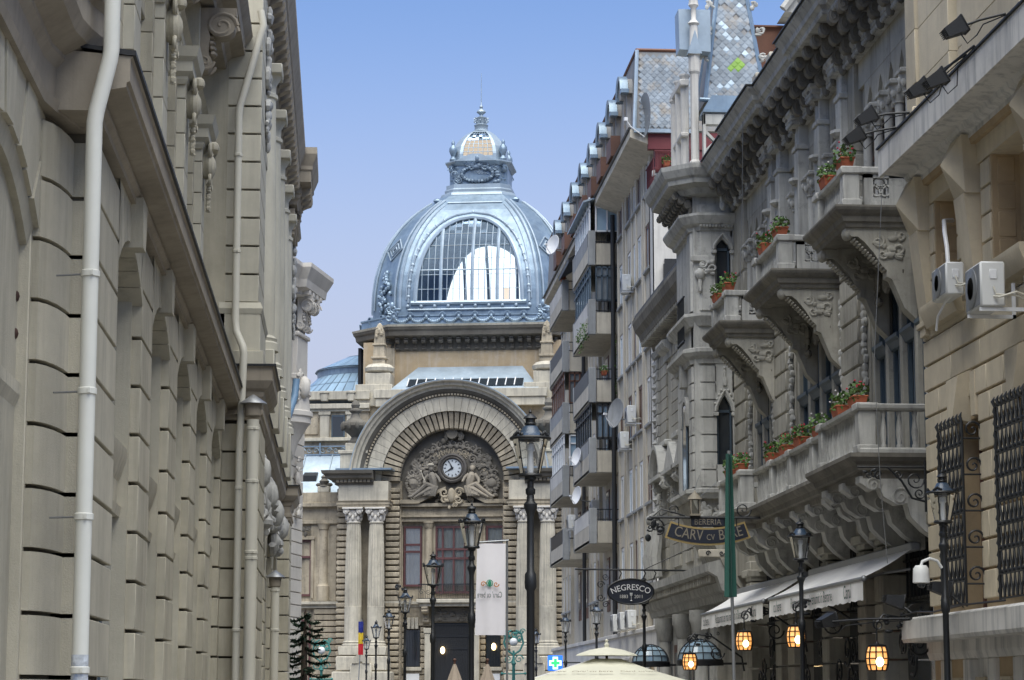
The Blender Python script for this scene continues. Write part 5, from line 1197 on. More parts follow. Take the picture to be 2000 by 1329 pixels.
def gothic():
    T = thing('beer_house', 'grey brown neo-gothic beer house with carved balconies and a slate turret', 'building', (8.7, 43, 0)); st, pa, dk = 'stone_gothic', 'stone_gothic_pale', 'stone_gothic_dark'
    X = 8.75; YA, YB = 33.5, 51.4
    # body: back wall plus openings left between piers
    ob('wall', MB().box(9.2, 16, YA, 56.2, -.1, 13).box(X + .02, 9.3, YA, YB + 4, 8.9, 9.25).box(X + .02, 9.3, YA, YB + 4, 11.3, 12.9).box(X + .02, 9.3, YA, YB + 4, 4.3, 5.25), st, T)
    piers = [(33.5, 33.95), (38.68, 40.05), (45.2, 46.6), (49.9, 51.5)]
    for a, b in piers:
        ob('pier', MB().box(X - .12, 9.3, a + .015, b - .015, 4.3, 12.6), st, T)
        z = 5.55
        while z < 8.95: block(T, st, X - .16, X + .1, a, b, z + .018, z + .39, .02); z += .41
        z = 9.3
        while z < 11.3: block(T, st, X - .15, X + .1, a, b, z + .018, z + .50, .02); z += .52
    # first floor windows: carved shafts, mullions, transoms
    bays = [(33.95, 38.68), (40.05, 45.2), (46.6, 49.9)]
    for k, (a, b) in enumerate(bays):
        n = 4 if k < 2 else 3
        for q in (a + .22, b - .22):
            s_ = MB().box(X - .04, X + .2, q - .14, q + .14, 5.2, 8.7, .02); ob('window_jamb', s_, st, T)
            v = MB(); rn = random.Random(k)
            for i in range(26): v.ball((X - .08, q + rn.uniform(-.08, .08), 5.4 + i * .125), (.06, .075, .08), 6, 5, .2)
            ob('carved_vine', v, pa, T)
        ys = [a + .42 + (b - a - .84) * i / n for i in range(n + 1)]
        for q in ys: ob('stone_mullion', MB().box(X + .0, X + .16, q - .08, q + .08, 5.2, 8.6, .02), st, T)
        for p, q in zip(ys[:-1], ys[1:]):
            p, q = p + .09, q - .09; c = (p + q) / 2
            f = MB()
            for yy in (p, c - .03, q - .07): f.box(X + .09, X + .15, yy, yy + .07, 5.2, 8.7)
            for zz in (5.25, 7.25, 8.55): f.box(X + .09, X + .15, p, q, zz, zz + .08)
            f.sweep([(X + .1, q), (X + .1, p)], [(0, 7.2), (.05, 7.22), (.1, 7.32), (.14, 7.36), (.14, 7.42), (0, 7.45)])
            w = ob('window', f, 'wood_blue', T); ob('window_pane', MB().box(X + .155, X + .17, p, q, 5.2, 8.7), 'glass_sky' if (k + int(p * 3)) % 4 == 0 else 'glass_dark', w)
            ob('arch_head', MB().prism(lancet_pts(c, 8.3, 8.7, (q - p) / 2)[::-1] + [(p - .1, 8.3), (p - .1, 8.95), (q + .1, 8.95), (q + .1, 8.3)], X + .08, X + .3, 'x') if False else MB().rev([((q - p) / 2, X + .01), ((q - p) / 2 + .25, X + .01), ((q - p) / 2 + .25, X + .15), ((q - p) / 2, X + .15)], (0, c, 8.3), 'x', 0, 180, 10, True), st, T)
    # upper storey: lancets on colonettes
    shaft = MB().rev([(.12, 9.15), (.12, 9.25), (.1, 9.3), (.085, 9.4), (.08, 11.0), (.11, 11.02), (.11, 11.06)], n=14).mesh('colonette')
    capm = MB().rev([(.11, 11.04), (.15, 11.14), (.19, 11.3)], n=12).box(-.2, .2, -.2, .2, 11.3, 11.38, .015)
    for i in range(10): a = 2 * pi * i / 10; capm.ball((.15 * cos(a), .15 * sin(a), 11.16 + .06 * (i % 2)), (.05, .05, .07), 6, 5)
    capm = capm.mesh('capital')
    groups = [[35.3, 36.0, 36.75, 37.5, 38.2], [40.15, 40.75], [41.8, 42.6], [43.75, 44.9], [46.9, 47.7, 48.45, 49.2, 49.75]]
    groups = [[35.25, 35.95, 36.7, 37.45, 38.25], [40.2, 41.15], [41.55, 42.55, 43.05], [43.5, 44.45], [46.95, 47.65, 48.4, 49.15, 49.8]]
    for g in groups:
        for i, y in enumerate(g):
            c = ob('colonette', shaft, pa, T, (X + .0, y, 0)); ob('capital', capm, pa, c, (X + .0, y, 0))
        for p, q in zip(g[:-1], g[1:]):
            c = (p + q) / 2; hw_ = (q - p) / 2 - .13
            f = lancet_pts(c, 11.38, 11.82, hw_)
            outer = [(p, 11.38)] + f + [(q, 11.38), (q, 12.3), (p, 12.3)]
            ob('lancet_head', MB().prism([(p, 12.35)] + [(p, 11.38)] + f[1:-1] + [(q, 11.38), (q, 12.35)], X - .04, X + .06, 'x'), st, T)
            w = ob('window', MB().box(X + .07, X + .11, p + .12, p + .2, 9.2, 11.8).box(X + .07, X + .11, q - .2, q - .12, 9.2, 11.8).box(X + .07, X + .11, p, q, 10.6, 10.68), 'wood_brown', T)
            ob('window_pane', MB().box(X + .112, X + .125, p, q, 9.2, 11.9), 'glass_dark', w)
    lab = [(35.0, 38.4), (40.1, 41.2), (42.5, 43.1), (46.9, 49.85)]
    ob('wall_panel', MB().box(X - .045, X + .3, 34, 51.4, 11.95, 12.6), st, T)
    # tall pilasters and string course
    pil = [39.45, 41.35, 43.3, 45.3, 46.2]
    for y in pil: ob('pilaster', MB().box(X - .25, X + .2, y - .2, y + .2, 9.3, 11.95, .015).box(X - .28, X + .2, y - .24, y + .24, 11.95, 12.05, .015).box(X - .22, X + .2, y - .2, y + .2, 12.05, 13.0, .01).rev([(.14, 11.3), (.2, 11.36), (.18, 11.42)], (X - .2, y, 0), n=8), pa, T)
    sp = [(X - .15, YB)]
    for y in pil[::-1]: sp += [(X - .15, y + .24), (X - .3, y + .24), (X - .3, y - .24), (X - .15, y - .24)]
    sp += [(X - .15, 33.55)]
    sp = [p for i, p in enumerate(sp) if i == 0 or p != sp[i - 1]]
    ob('string_course', MB().sweep(sp, [(-.2, 12.42), (.02, 12.42), (.04, 12.5), (.08, 12.52), (.08, 12.58), (.12, 12.62), (.12, 12.68), (-.2, 12.72)]), pa, T)
    bd = MB().ball((0, 0, 0), (.04, .045, .05), 6, 5).mesh('bead')
    y = 34.0
    while y < 51: ob('bead', bd, pa, T, (X - .2 - (.15 if any(abs(y - q) < .25 for q in pil) else 0), y, 12.46)); y += .115
    # corbel clusters
    cb = MB()
    for (x, z, r) in ((-.62, -.06, .105), (-.42, -.16, .12), (-.22, -.28, .12), (-.3, -.05, .1)): cb.rev([(r, -.1), (r, .1)], (x, 0, z), 'y', n=10); cb.put(MB().spiral((x, -.1, z), r * .8, 1.3, .02, 'y', n=10))
    cb.box(-.6, 0, -.07, .07, -.12, .05).ball((-.12, 0, -.42), (.09, .08, .12), 7, 5); cb = cb.mesh('corbel')
    y = 34.1
    while y < 51.2:
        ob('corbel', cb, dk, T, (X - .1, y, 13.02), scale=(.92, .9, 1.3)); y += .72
    cp = [(X - .1, 50.6), (X - .1, 46.9), (X - .22, 46.9), (X - .22, 44.8), (X - .1, 44.8), (X - .1, 40.2), (X - .22, 40.2), (X - .22, 38.4), (X - .1, 38.4), (X - .1, 33.55)]
    ob('cornice', MB().sweep(cp, [(-.4, 13.02), (.6, 13.02), (.62, 13.05), (.62, 13.1), (.66, 13.14), (.7, 13.16), (.72, 13.24), (.8, 13.34), (.82, 13.36), (.82, 13.4), (-.4, 13.46)]), pa, T)
    ob('lead_flashing', MB().sweep(cp, [(.7, 13.405), (.86, 13.405), (.86, 13.43), (-.3, 13.50)]), 'metal_dark', T)
    # parapet
    for y in (34.6, 36.1, 37.6, 39.3, 41.0, 42.6, 44.2, 45.8, 47.4, 48.9):
        ob('parapet_post', MB().box(X - .25, X + .1, y - .17, y + .17, 13.4, 14.5, .02).box(X - .3, X + .15, y - .22, y + .22, 14.4, 14.55, .02), 'plaster_cream', T)
    ob('parapet_panel', MB().box(X - .05, X + .1, 33.6, 50, 13.4, 14.4), pa, T)
    for y in (40.8, 36.2):
        ob('pinnacle', MB().rev([(.05, 13.7), (.2, 13.95), (.34, 14.2), (.36, 14.3), (.3, 14.34), (.28, 16.5)], (X - .35, y, 0), n=8).box(X - .3, X + .1, y - .3, y + .3, 13.5, 17, .02), 'plaster_cream', T, sharp=20)
    # upper balconies on quarter-round consoles
    bk = [(-.98, -.02), (-.98, -.12), (-.9, -.2), (-.8, -.2), (-.7, -.28), (-.55, -.46), (-.44, -.64), (-.36, -.72), (-.36, -.82), (-.28, -.86), (-.2, -1.05), (-.1, -1.3), (.1, -1.5), (.1, -.02)]
    bkm = MB().prism(bk, -.14, .14, 'y'); 
    for s_ in (-1, 1): relief(bkm, (-.3, s_ * .15, -.32), .45, .4, 'y', 12, .06, 5 + s_); bkm.ball((-.94, s_ * .05, -.14), (.08, .1, .1), 8, 6)
    for i in range(14): t = i / 13; bkm.ball((-.85 + .55 * t, 0, -.24 - .55 * t), (.03, .16, .03), 5, 4)
    bkm = bkm.mesh('console')
    for (a, b) in ((35.05, 37.4), (40.5, 43.2), (46.3, 48.35)):
        F = 7.6; ch = .0
        path = [(X, b), (F, b), (F, a), (X, a)]
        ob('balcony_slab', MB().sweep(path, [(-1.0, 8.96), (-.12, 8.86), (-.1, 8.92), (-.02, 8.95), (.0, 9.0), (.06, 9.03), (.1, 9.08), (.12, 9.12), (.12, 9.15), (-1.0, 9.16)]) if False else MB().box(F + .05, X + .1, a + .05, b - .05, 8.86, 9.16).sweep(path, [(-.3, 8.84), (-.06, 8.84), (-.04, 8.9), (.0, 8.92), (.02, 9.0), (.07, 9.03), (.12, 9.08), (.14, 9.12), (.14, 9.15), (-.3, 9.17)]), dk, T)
        for i in range(12): ob('slab_dentil', MB().box(-.03, .03, -.02, .02, -.025, .025), pa, T, (F + .12 + i * .085, a - .01, 8.965)) if False else None
        fp = [(X, b - .08), (F + .08, b - .08), (F + .08, a + .08), (X, a + .08)]
        balustrade(T, [(F + .08, b - .08), (F + .08, a + .08)], 9.16, 9.78, pa, [(F + .16, a + .2), (F + .16, b - .2)], .15)
        for yy in (a + .08, b - .08):
            tp = MB().box(F + .36, X - .02, yy - .0, yy + .12, 9.16, 9.30).box(F + .36, F + .5, yy, yy + .12, 9.3, 9.68).box(X - .4, X - .02, yy, yy + .12, 9.3, 9.68).box(F + .36, X - .02, yy, yy + .12, 9.62, 9.68)
            ob('pierced_panel', tp, pa, T)
            c = ((F + .5 + X - .4) / 2, 9.47); tr = MB()
            for t in (90, 210, 330): tr.rev([(.075, yy + .02), (.1, yy + .02), (.1, yy + .1), (.075, yy + .1)], (c[0] + .075 * cos(R_(t)), 0, c[1] + .075 * sin(R_(t))), 'y', n=12, closed=True)
            ob('trefoil', tr, pa, T); ob('balcony_rail', MB().box(F + .3, X, yy - .05, yy + .15, 9.68, 9.79, .02), pa, T)
        for yy in (a + .25, b - .25): ob('console', bkm, st, T, (X - .1, yy, 8.9))
        for k in range(3): ob('carved_boss', relief(MB(), (X - .2, a + .4 + k * (b - a - .8) / 2, 8.2), .4, .5, 'x', 8, .1, k), dk, T)
    # long lower balcony, stepped in plan
    path = [(X, 47.2), (7.5, 47.2), (7.5, 44.4), (7.75, 44.4), (7.75, 37.1), (7.5, 37.1), (7.5, 33.95), (X, 33.95)]
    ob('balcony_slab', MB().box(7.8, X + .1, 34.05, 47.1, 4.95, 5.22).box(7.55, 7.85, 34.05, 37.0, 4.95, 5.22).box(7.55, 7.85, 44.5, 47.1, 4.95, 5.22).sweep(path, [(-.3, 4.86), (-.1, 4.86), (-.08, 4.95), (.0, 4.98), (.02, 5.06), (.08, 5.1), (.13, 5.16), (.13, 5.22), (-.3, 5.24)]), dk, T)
    bp = [(X, 47.12), (7.58, 47.12), (7.58, 44.48), (7.83, 44.48), (7.83, 37.02), (7.58, 37.02), (7.58, 34.03), (X, 34.03)]
    balustrade(T, bp, 5.24, 5.97, pa, [(7.68, 34.18), (7.68, 36.9), (7.93, 38.9), (7.93, 40.9), (7.93, 42.7), (7.68, 44.6), (7.68, 47.0), (7.93, 37.3)], .2)
    bk2 = MB().prism([(-1.15, 0), (-1.15, -.1), (-1.0, -.2), (-.85, -.18), (-.8, -.3), (-.6, -.42), (-.45, -.4), (-.4, -.6), (-.2, -.8), (.1, -1.0), (.1, 0)], -.15, .15, 'y')
    for s_ in (-1, 1): bk2.put(MB().spiral((-.95, s_ * .15, -.13), .11, 1.5, .025, 'y')); bk2.put(MB().spiral((-.55, s_ * .15, -.3), .13, 1.5, .025, 'y'))
    bk2 = bk2.mesh('console')
    for yy in (34.2, 35.4, 36.7): ob('console', bk2, pa, T, (X - .05, yy, 4.9))
    for yy in (38.0, 39.4, 40.8, 42.2, 43.5): ob('console', bk2, st, T, (X - .02, yy, 4.9), scale=(.8, 1, .9))
    for yy in (44.7, 45.8, 46.9): ob('console', bk2, st, T, (X - .05, yy, 4.9))
    # ground floor: stone piers, dark timber shopfronts behind ironwork
    ob('shopfront', MB().box(9.0, 9.2, YA, 51, -.1, 4.9), 'wood_brown', T)
    gx = 8.6
    for a, b in ((33.55, 34.1), (37.3, 37.9), (38.6, 39.2), (41.6, 42.2), (44.9, 45.5), (46.2, 46.8), (49.6, 50.2)):
        z = 0
        while z < 4.2: block(T, st, gx, 9.2, a, b, z + .015, z + .44, .02); z += .455
        ob('impost', MB().box(gx - .08, 9.2, a - .06, b + .06, 4.2, 4.35, .02), st, T)
    for a, b in ((34.1, 37.3), (39.2, 41.6), (42.2, 44.9), (46.8, 49.6)):
        g = MB()
        for k in range(int((b - a) / .22)): g.tube([(8.95, a + .1 + .22 * k, 3.2), (8.95, a + .1 + .22 * k, 4.6)], .02, 5)
        for zz in (3.2, 3.8, 4.6): g.box(8.94, 8.97, a, b, zz, zz + .04)
        for k in range(int((b - a) / .44)): g.put(MB().spiral((8.94, a + .3 + .44 * k, 4.2), .16, 1.5, .02, 'x', (-1) ** k, n=12))
        w = ob('transom_grille', g, 'iron', T); ob('window_pane', MB().box(8.985, 8.995, a, b, .5, 4.8), 'glass_dark', w)
        rn = random.Random(int(a))
        for k in range(7): ob('wrought_scroll', MB().spiral((8.7, a + rn.uniform(.2, b - a - .2), rn.uniform(1.4, 2.9)), rn.uniform(.15, .3), 1.6, .022, 'x', rn.choice((-1, 1)), rn.uniform(0, 6), 14), 'iron', T)
    # ---------------- corner turret
    F0, F1, TY0, TY1 = 7.68, X, 51.3, 54.2; c = .22
    def tplan(e=0.0): return [(F1 + .2, TY0 - e), (F0 + c - e * .41, TY0 - e), (F0 - e, TY0 + c - e * .41), (F0 - e, TY1 - c + e * .41), (F0 + c - e * .41, TY1 + e), (F1 + .2, TY1 + e)]
    ob('turret_core', MB().prism(tplan(-.24), 6.1, 13.2, 'z').box(F0 + .05, 8.2, TY0 + .06, TY0 + .5, 6.1, 13).box(F0 + .06, F0 + .4, TY0 + .2, TY1 - .1, 6.1, 13).box(8.56, F1 + .2, TY0 + .06, TY0 + .5, 6.1, 13).prism(tplan(-.05), 8.42, 10.2, 'z').prism(tplan(-.05), 11.92, 13.3, 'z').prism(tplan(-.05), 6.05, 6.7, 'z'), pa, T)
    z = 6.25
    while z < 8.75: ob('turret_block', MB().prism([(8.2, TY0 + .2)] + tplan()[1:5:1][:0] + [(8.2, TY0), (F0 + c, TY0), (F0, TY0 + c), (F0, TY0 + .7), (F0 + .2, TY0 + .7), (F0 + .2, TY0 + .2)], z + .018, z + .37, 'z'), pa, T); z += .388
    for z in (6.3, 8.8): ob('turret_band', MB().prism([(F1, TY0 + .1), (F1, TY0 - .005), (8.2, TY0 - .005), (8.2, TY0 + .1)], z - .1, z + .1, 'z'), st, T) if False else None
    ob('turret_wall', MB().prism([(F1, TY0 + .25), (F1, TY0 - .0), (8.56, TY0), (8.56, TY0 + .25)], 6.1, 13, 'z').prism([(8.3, TY0 + .25), (8.2, TY0), (F0 + c, TY0), (F0, TY0 + c), (F0, TY0 + .7), (F0 + .3, TY0 + .7)], 10.2, 12.6, 'z').prism([(8.6, TY0), (8.2, TY0), (8.2, TY0 + .3), (8.6, TY0 + .3)], 11.85, 12.6, 'z').box(8.18, 8.6, TY0, TY0 + .3, 8.35, 9.3).box(8.18, 8.6, TY0, TY0 + .3, 6.1, 6.75), pa, T)
    for (z0, zs, z1) in ((6.75, 7.95, 8.3), (10.25, 11.6, 11.82)):
        w = ob('turret_window', MB().box(8.22, 8.26, TY0 + .14, TY0 + .2, z0, z1).box(8.51, 8.55, TY0 + .14, TY0 + .2, z0, z1).box(8.22, 8.55, TY0 + .14, TY0 + .2, zs - .03, zs + .03), 'wood_blue', T)
        ob('window_pane', MB().box(8.2, 8.56, TY0 + .2, TY0 + .22, z0, z1), 'glass_dark', w)
        L = lancet_pts(8.385, zs, z1, .15)
        ob('lancet_head', MB().prism([(8.2, zs)] + L[1:-1] + [(8.57, zs), (8.57, z1 + .06), (8.2, z1 + .06)], TY0 - .005, TY0 + .12, 'y'), pa, T)
        hd = MB().tube([(x, TY0 - .03, z + .03) for x, z in lancet_pts(8.385, zs - .05, z1 + .08, .21)[1:-1]], .035, 6).box(8.12, 8.24, TY0 - .06, TY0 + .02, zs - .12, zs - .04, .01).box(8.53, 8.65, TY0 - .06, TY0 + .02, zs - .12, zs - .04, .01)
        if z0 < 7: hd.box(8.34, 8.43, TY0 - .05, TY0, 8.5, 8.7, .01).box(8.36, 8.41, TY0 - .04, TY0, 8.7, 8.86, .01).ball((8.385, TY0 - .02, 8.9), .04); [hd.ball((8.385 + s_ * (.08 + .045 * i), TY0 - .03, 8.4 - .1 * i), .035) for i in range(4) for s_ in (-1, 1)]
        ob('window_hood', hd, pa, T)
    nic = MB().rev([(.3, F0 - .02), (.42, F0 - .02), (.42, F0 + .1), (.3, F0 + .1)], (0, TY0 + 1.35, 8.0), 'x', 0, 180, 12, True).box(F0 - .04, F0 + .1, TY0 + .9, TY0 + 1.05, 7.7, 8.0, .01).box(F0 - .04, F0 + .1, TY0 + 1.65, TY0 + 1.8, 7.7, 8.0, .01).box(F0 - .1, F0 + .1, TY0 + 1.2, TY0 + 1.5, 8.6, 9.2, .02)
    ob('turret_niche', nic, pa, T)
    w = ob('turret_window', MB().box(F0 - .012, F0 + .02, TY0 + 1.02, TY0 + 1.1, 6.3, 8.0).box(F0 - .012, F0 + .02, TY0 + 1.6, TY0 + 1.68, 6.3, 8.0), 'wood_blue', T); ob('window_pane', MB().box(F0 - .008, F0, TY0 + 1.1, TY0 + 1.6, 6.3, 8.2), 'glass_dark', w)
    for z0, pr, m_ in ((0, [(-.2, 12.0), (.04, 12.0), (.06, 12.08), (.16, 12.14), (.2, 12.2), (.26, 12.3), (.26, 12.36), (-.2, 12.42)], pa), (0, [(-.2, 9.0), (.03, 9.0), (.05, 9.1), (.14, 9.16), (.2, 9.24), (.2, 9.32), (-.2, 9.42)], pa), (0, [(-.2, 9.85), (.03, 9.85), (.08, 9.95), (.16, 10.05), (.16, 10.12), (-.2, 10.18)], pa),
                       (0, [(-.2, 6.0), (.05, 6.0), (.1, 6.08), (.16, 6.12), (.16, 6.2), (-.2, 6.28)], pa), (0, [(-.3, 12.75), (.2, 12.8), (.3, 12.92), (.5, 13.0), (.52, 13.1), (.58, 13.15), (.66, 13.3), (.68, 13.4), (-.3, 13.5)], pa)):
        ob('turret_molding', MB().sweep(tplan()[::-1], pr), m_, T)
    for i in range(14): ob('bead', bd, pa, T, (F0 + .2 + i * .07, TY0 - .1, 12.1))
    for i in range(9): ob('corbel', cb, st, T, (F0 + .1, TY0 + .2 + i * .32, 12.85), scale=(.7, .7, .8))
    ob('turret_capital', relief(MB().box(F0 - .02, 8.2, TY0 - .05, TY0 + .05, 11.3, 11.42, .01), (8.05, TY0 - .05, 11.2), .3, .3, 'y', 8, .06, 4), pa, T)
    ob('lion_mask', MB().ball((7.86, TY0 - .02, 11.0), (.12, .12, .14), 10, 8, .08).box(7.82, 7.9, TY0 - .08, TY0 + .02, 10.6, 10.9, .02), pa, T)
    ob('drop_pendant', MB().box(8.28, 8.4, TY0 - .45, TY0 - .3, 12.55, 12.8, .02).ball((8.34, TY0 - .38, 12.5), (.08, .08, .12)), pa, T)
    g = MB()
    for k in range(9): g.tube([(F0 - .08, TY0 + .75 + k * .12, 9.55), (F0 - .08, TY0 + .75 + k * .12, 10.6)], .012, 5)
    for zz in (9.6, 10.1, 10.6): g.box(F0 - .1, F0 - .06, TY0 + .7, TY0 + 1.8, zz, zz + .03)
    ob('iron_guard', g, 'iron', T)
    # corbel under the turret
    tc = [(F0, 6.05), (F0, 5.9), (F0 + .12, 5.7), (F0 + .3, 5.4), (F0 + .45, 5.0), (F0 + .62, 4.6), (F0 + .8, 4.3), (F0 + 1.1, 3.95), (F1 + .3, 3.9), (F1 + .3, 6.05)]
    ob('turret_corbel', MB().prism(tc, TY0 + .1, TY1 - .2, 'y'), st, T)
    ob('carved_corbel', relief(MB(), (8.2, TY0 + .05, 5.5), .8, .7, 'y', 22, .1, 14), pa, T)
    # belvedere above the cornice: posts, pierced parapet, canted zinc gable and slate spire
    ob('turret_parapet', MB().box(8.02, 8.08, 51.55, 51.75, 13.45, 14.75, .01).box(8.5, 8.6, 51.55, 51.75, 13.45, 14.75).box(8.02, 8.6, 51.55, 51.75, 13.45, 13.75).box(8.02, 8.6, 51.55, 51.75, 14.5, 14.75, .01), pa, T)
    qf = MB()
    for t in (45, 135, 225, 315): qf.box(8.3 - .16, 8.3 + .16, 51.58, 51.72, -.025, .025).xf(Matrix.Identity(4)) if False else qf.put(MB().box(-.16, .16, 51.58, 51.72, -.03, .03).xf(Matrix.Translation((8.3 + .17 * cos(R_(t)), 0, 14.12 + .17 * sin(R_(t)))) @ Matrix.Rotation(R_(t) + pi / 2, 4, 'Y')))
    ob('quatrefoil', qf, pa, T)
    for x, y, h_ in ((7.88, 51.9, 15.85), (7.74, 52.5, 15.9), (7.7, 53.1, 15.9), (7.68, 53.7, 15.6)):
        ob('belvedere_post', MB().rev([(.13, 13.45), (.13, 13.7), (.095, 13.75), (.095, h_ - .1), (.13, h_ - .04), (.13, h_)], (x, y, 0), n=8), 'plaster_white', T, sharp=20)
    ob('belvedere_beam', MB().box(7.6, 7.82, 52.3, 54, 15.6, 15.75, .02).box(7.62, 7.8, 52.3, 54, 14.4, 14.5, .02), 'plaster_white', T)
    ob('belvedere_pinnacle', MB().rev([(.13, 15.85), (.13, 16.2), (.16, 16.22), (.1, 16.3), (.09, 16.9), (.14, 16.95), (.06, 17.05), (.06, 17.3), (.12, 17.38), (.1, 17.5), (.12, 17.58), (0, 17.6)], (7.88, 51.9, 0), n=8), 'plaster_white', T)
    ob('pinnacle_gable', MB().add([(7.72, 51.72, 16.2), (7.88, 51.7, 16.75), (8.04, 51.72, 16.2), (7.72, 52.05, 16.2), (7.88, 52.05, 16.75), (8.04, 52.05, 16.2), (7.88, 51.74, 16.2)], [(0, 1, 6), (1, 2, 6), (0, 3, 4, 1), (1, 4, 5, 2), (3, 5, 4)]), 'zinc_pale', T, sharp=10)
    ob('zinc_hood', MB().prism([(7.56, 17.35), (8.3, 17.35), (8.3, 16.35), (7.58, 16.4)], 52.1, 52.7, 'y'), 'zinc_pale', T, sharp=20)
    ob('zinc_ledge', MB().box(8.02, 8.75, 51.5, 52.0, 14.78, 14.84).prism([(8.02, 14.84), (8.9, 14.84), (8.9, 15.22), (8.25, 15.22)], 51.7, 52.6, 'y'), 'zinc_blue', T)
    A = [(8.2, 52.4), (9.62, 52.4), (9.62, 53.9), (8.2, 53.9)]; ap = Vector((8.92, 53.1, 20.4)); bz = 15.25
    ob('spire_core', MB().add([(*p, bz) for p in A] + [tuple(ap)], [(0, 1, 4), (1, 2, 4), (2, 3, 4), (3, 0, 4)]), 'slate_grey', T, sharp=10)
    nrm = (Vector((*A[1], bz)) - Vector((*A[0], bz))).cross(ap - Vector((*A[0], bz))).normalized()
    if nrm.y > 0: nrm = -nrm
    ux = Vector((1, 0, 0)); uy = nrm.cross(ux); uy = uy if uy.z > 0 else -uy
    o0 = Vector(((A[0][0] + A[1][0]) / 2, A[0][1], bz)); Lh = (ap - o0).dot(uy); s = .088
    sl = MB().add([(-s * .95, 0, 0), (0, 0, -s * 1.1), (s * .95, 0, 0), (0, 0, s * 1.1), (0, -.007, -s * .5)], [(0, 1, 4), (1, 2, 4), (2, 3, 4), (3, 0, 4)]).mesh('slate', 10)
    ROT = Matrix((ux, -nrm, uy)).transposed().to_euler()
    r = 0; cnt = 0
    while r * s * 1.05 < Lh * .62 and cnt < 296:
        h_ = r * s * 1.05; wd = .72 * (1 - h_ / Lh); k0 = -9 + (.5 if r % 2 else 0)
        for k in range(19):
            u = (k0 + k) * s * 2
            if abs(u) > wd - .05: continue
            p = o0 + ux * u + uy * h_ + nrm * .015
            if RN.random() < .05 and r > 10: continue
            px = 'tile_green' if (r, round(u / (s * 2), 1)) in ((9, -.5), (10, 0.0), (10, 1.0), (11, .5), (9, .5), (12, 1.0)) else ('zinc_pale' if RN.random() < .1 else 'slate_blue')
            me = sl
            o = bpy.data.objects.new('slate', sl.copy() if px != 'slate_blue' else sl); COL.objects.link(o)
            if not o.data.materials: o.data.materials.append(M[px])
            elif px != 'slate_blue': o.data.materials[0] = M[px]
            o.location = p + nrm * RN.uniform(0, .008); o.rotation_euler = ROT; o.rotation_euler.rotate_axis('Y', RN.uniform(-.05, .05))
            o.parent = T; o.matrix_parent_inverse = wm(T).inverted(); cnt += 1
        r += 1
    for p in A: ob('spire_hip', MB().tube([(p[0], p[1], bz), tuple(Vector((*p, bz)).lerp(ap, .8))], .055, 6), 'zinc_blue', T)
    for k in range(1, 6):
        for p in A[:2]:
            q = Vector((*p, bz)).lerp(ap, .13 * k + .06); s_ = 1 if p[0] > 9 else -1
            ob('crocket', relief(MB().tube([tuple(q), (q.x + s_ * .12, q.y - .05, q.z + .06)], .03, 6), (q.x + s_ * .14, q.y - .05, q.z + .08), .16, .14, 'y', 6, .05, k), pa, T)
    ob('gutter', MB().tube([(8.05, 52.25, 15.26), (9.5, 52.25, 15.22)], .05, 8), 'zinc_blue', T)
    ob('copper_roof', MB().prism([(9.5, 16.35), (10.25, 16.35), (10.35, 17.5), (9.35, 17.5)], 54, 57, 'y').box(9.3, 10.4, 53.9, 57, 17.5, 17.54), 'copper_brown', T)
    ob('zinc_flank', MB().prism([(10.15, 16.35), (10.5, 16.5), (10.9, 17.1), (10.9, 17.5), (10.4, 17.5)], 53.9, 57, 'y'), 'zinc_pale', T)
    ob('far_gable', MB().prism([(10.2, 17.6), (10.9, 18.6), (11.6, 19.5), (11.6, 17.6)], 53, 54, 'y').tube([(10.15, 52.9, 17.65), (11.6, 52.9, 19.6)], .1, 6), pa, T)
    return T
gothic()
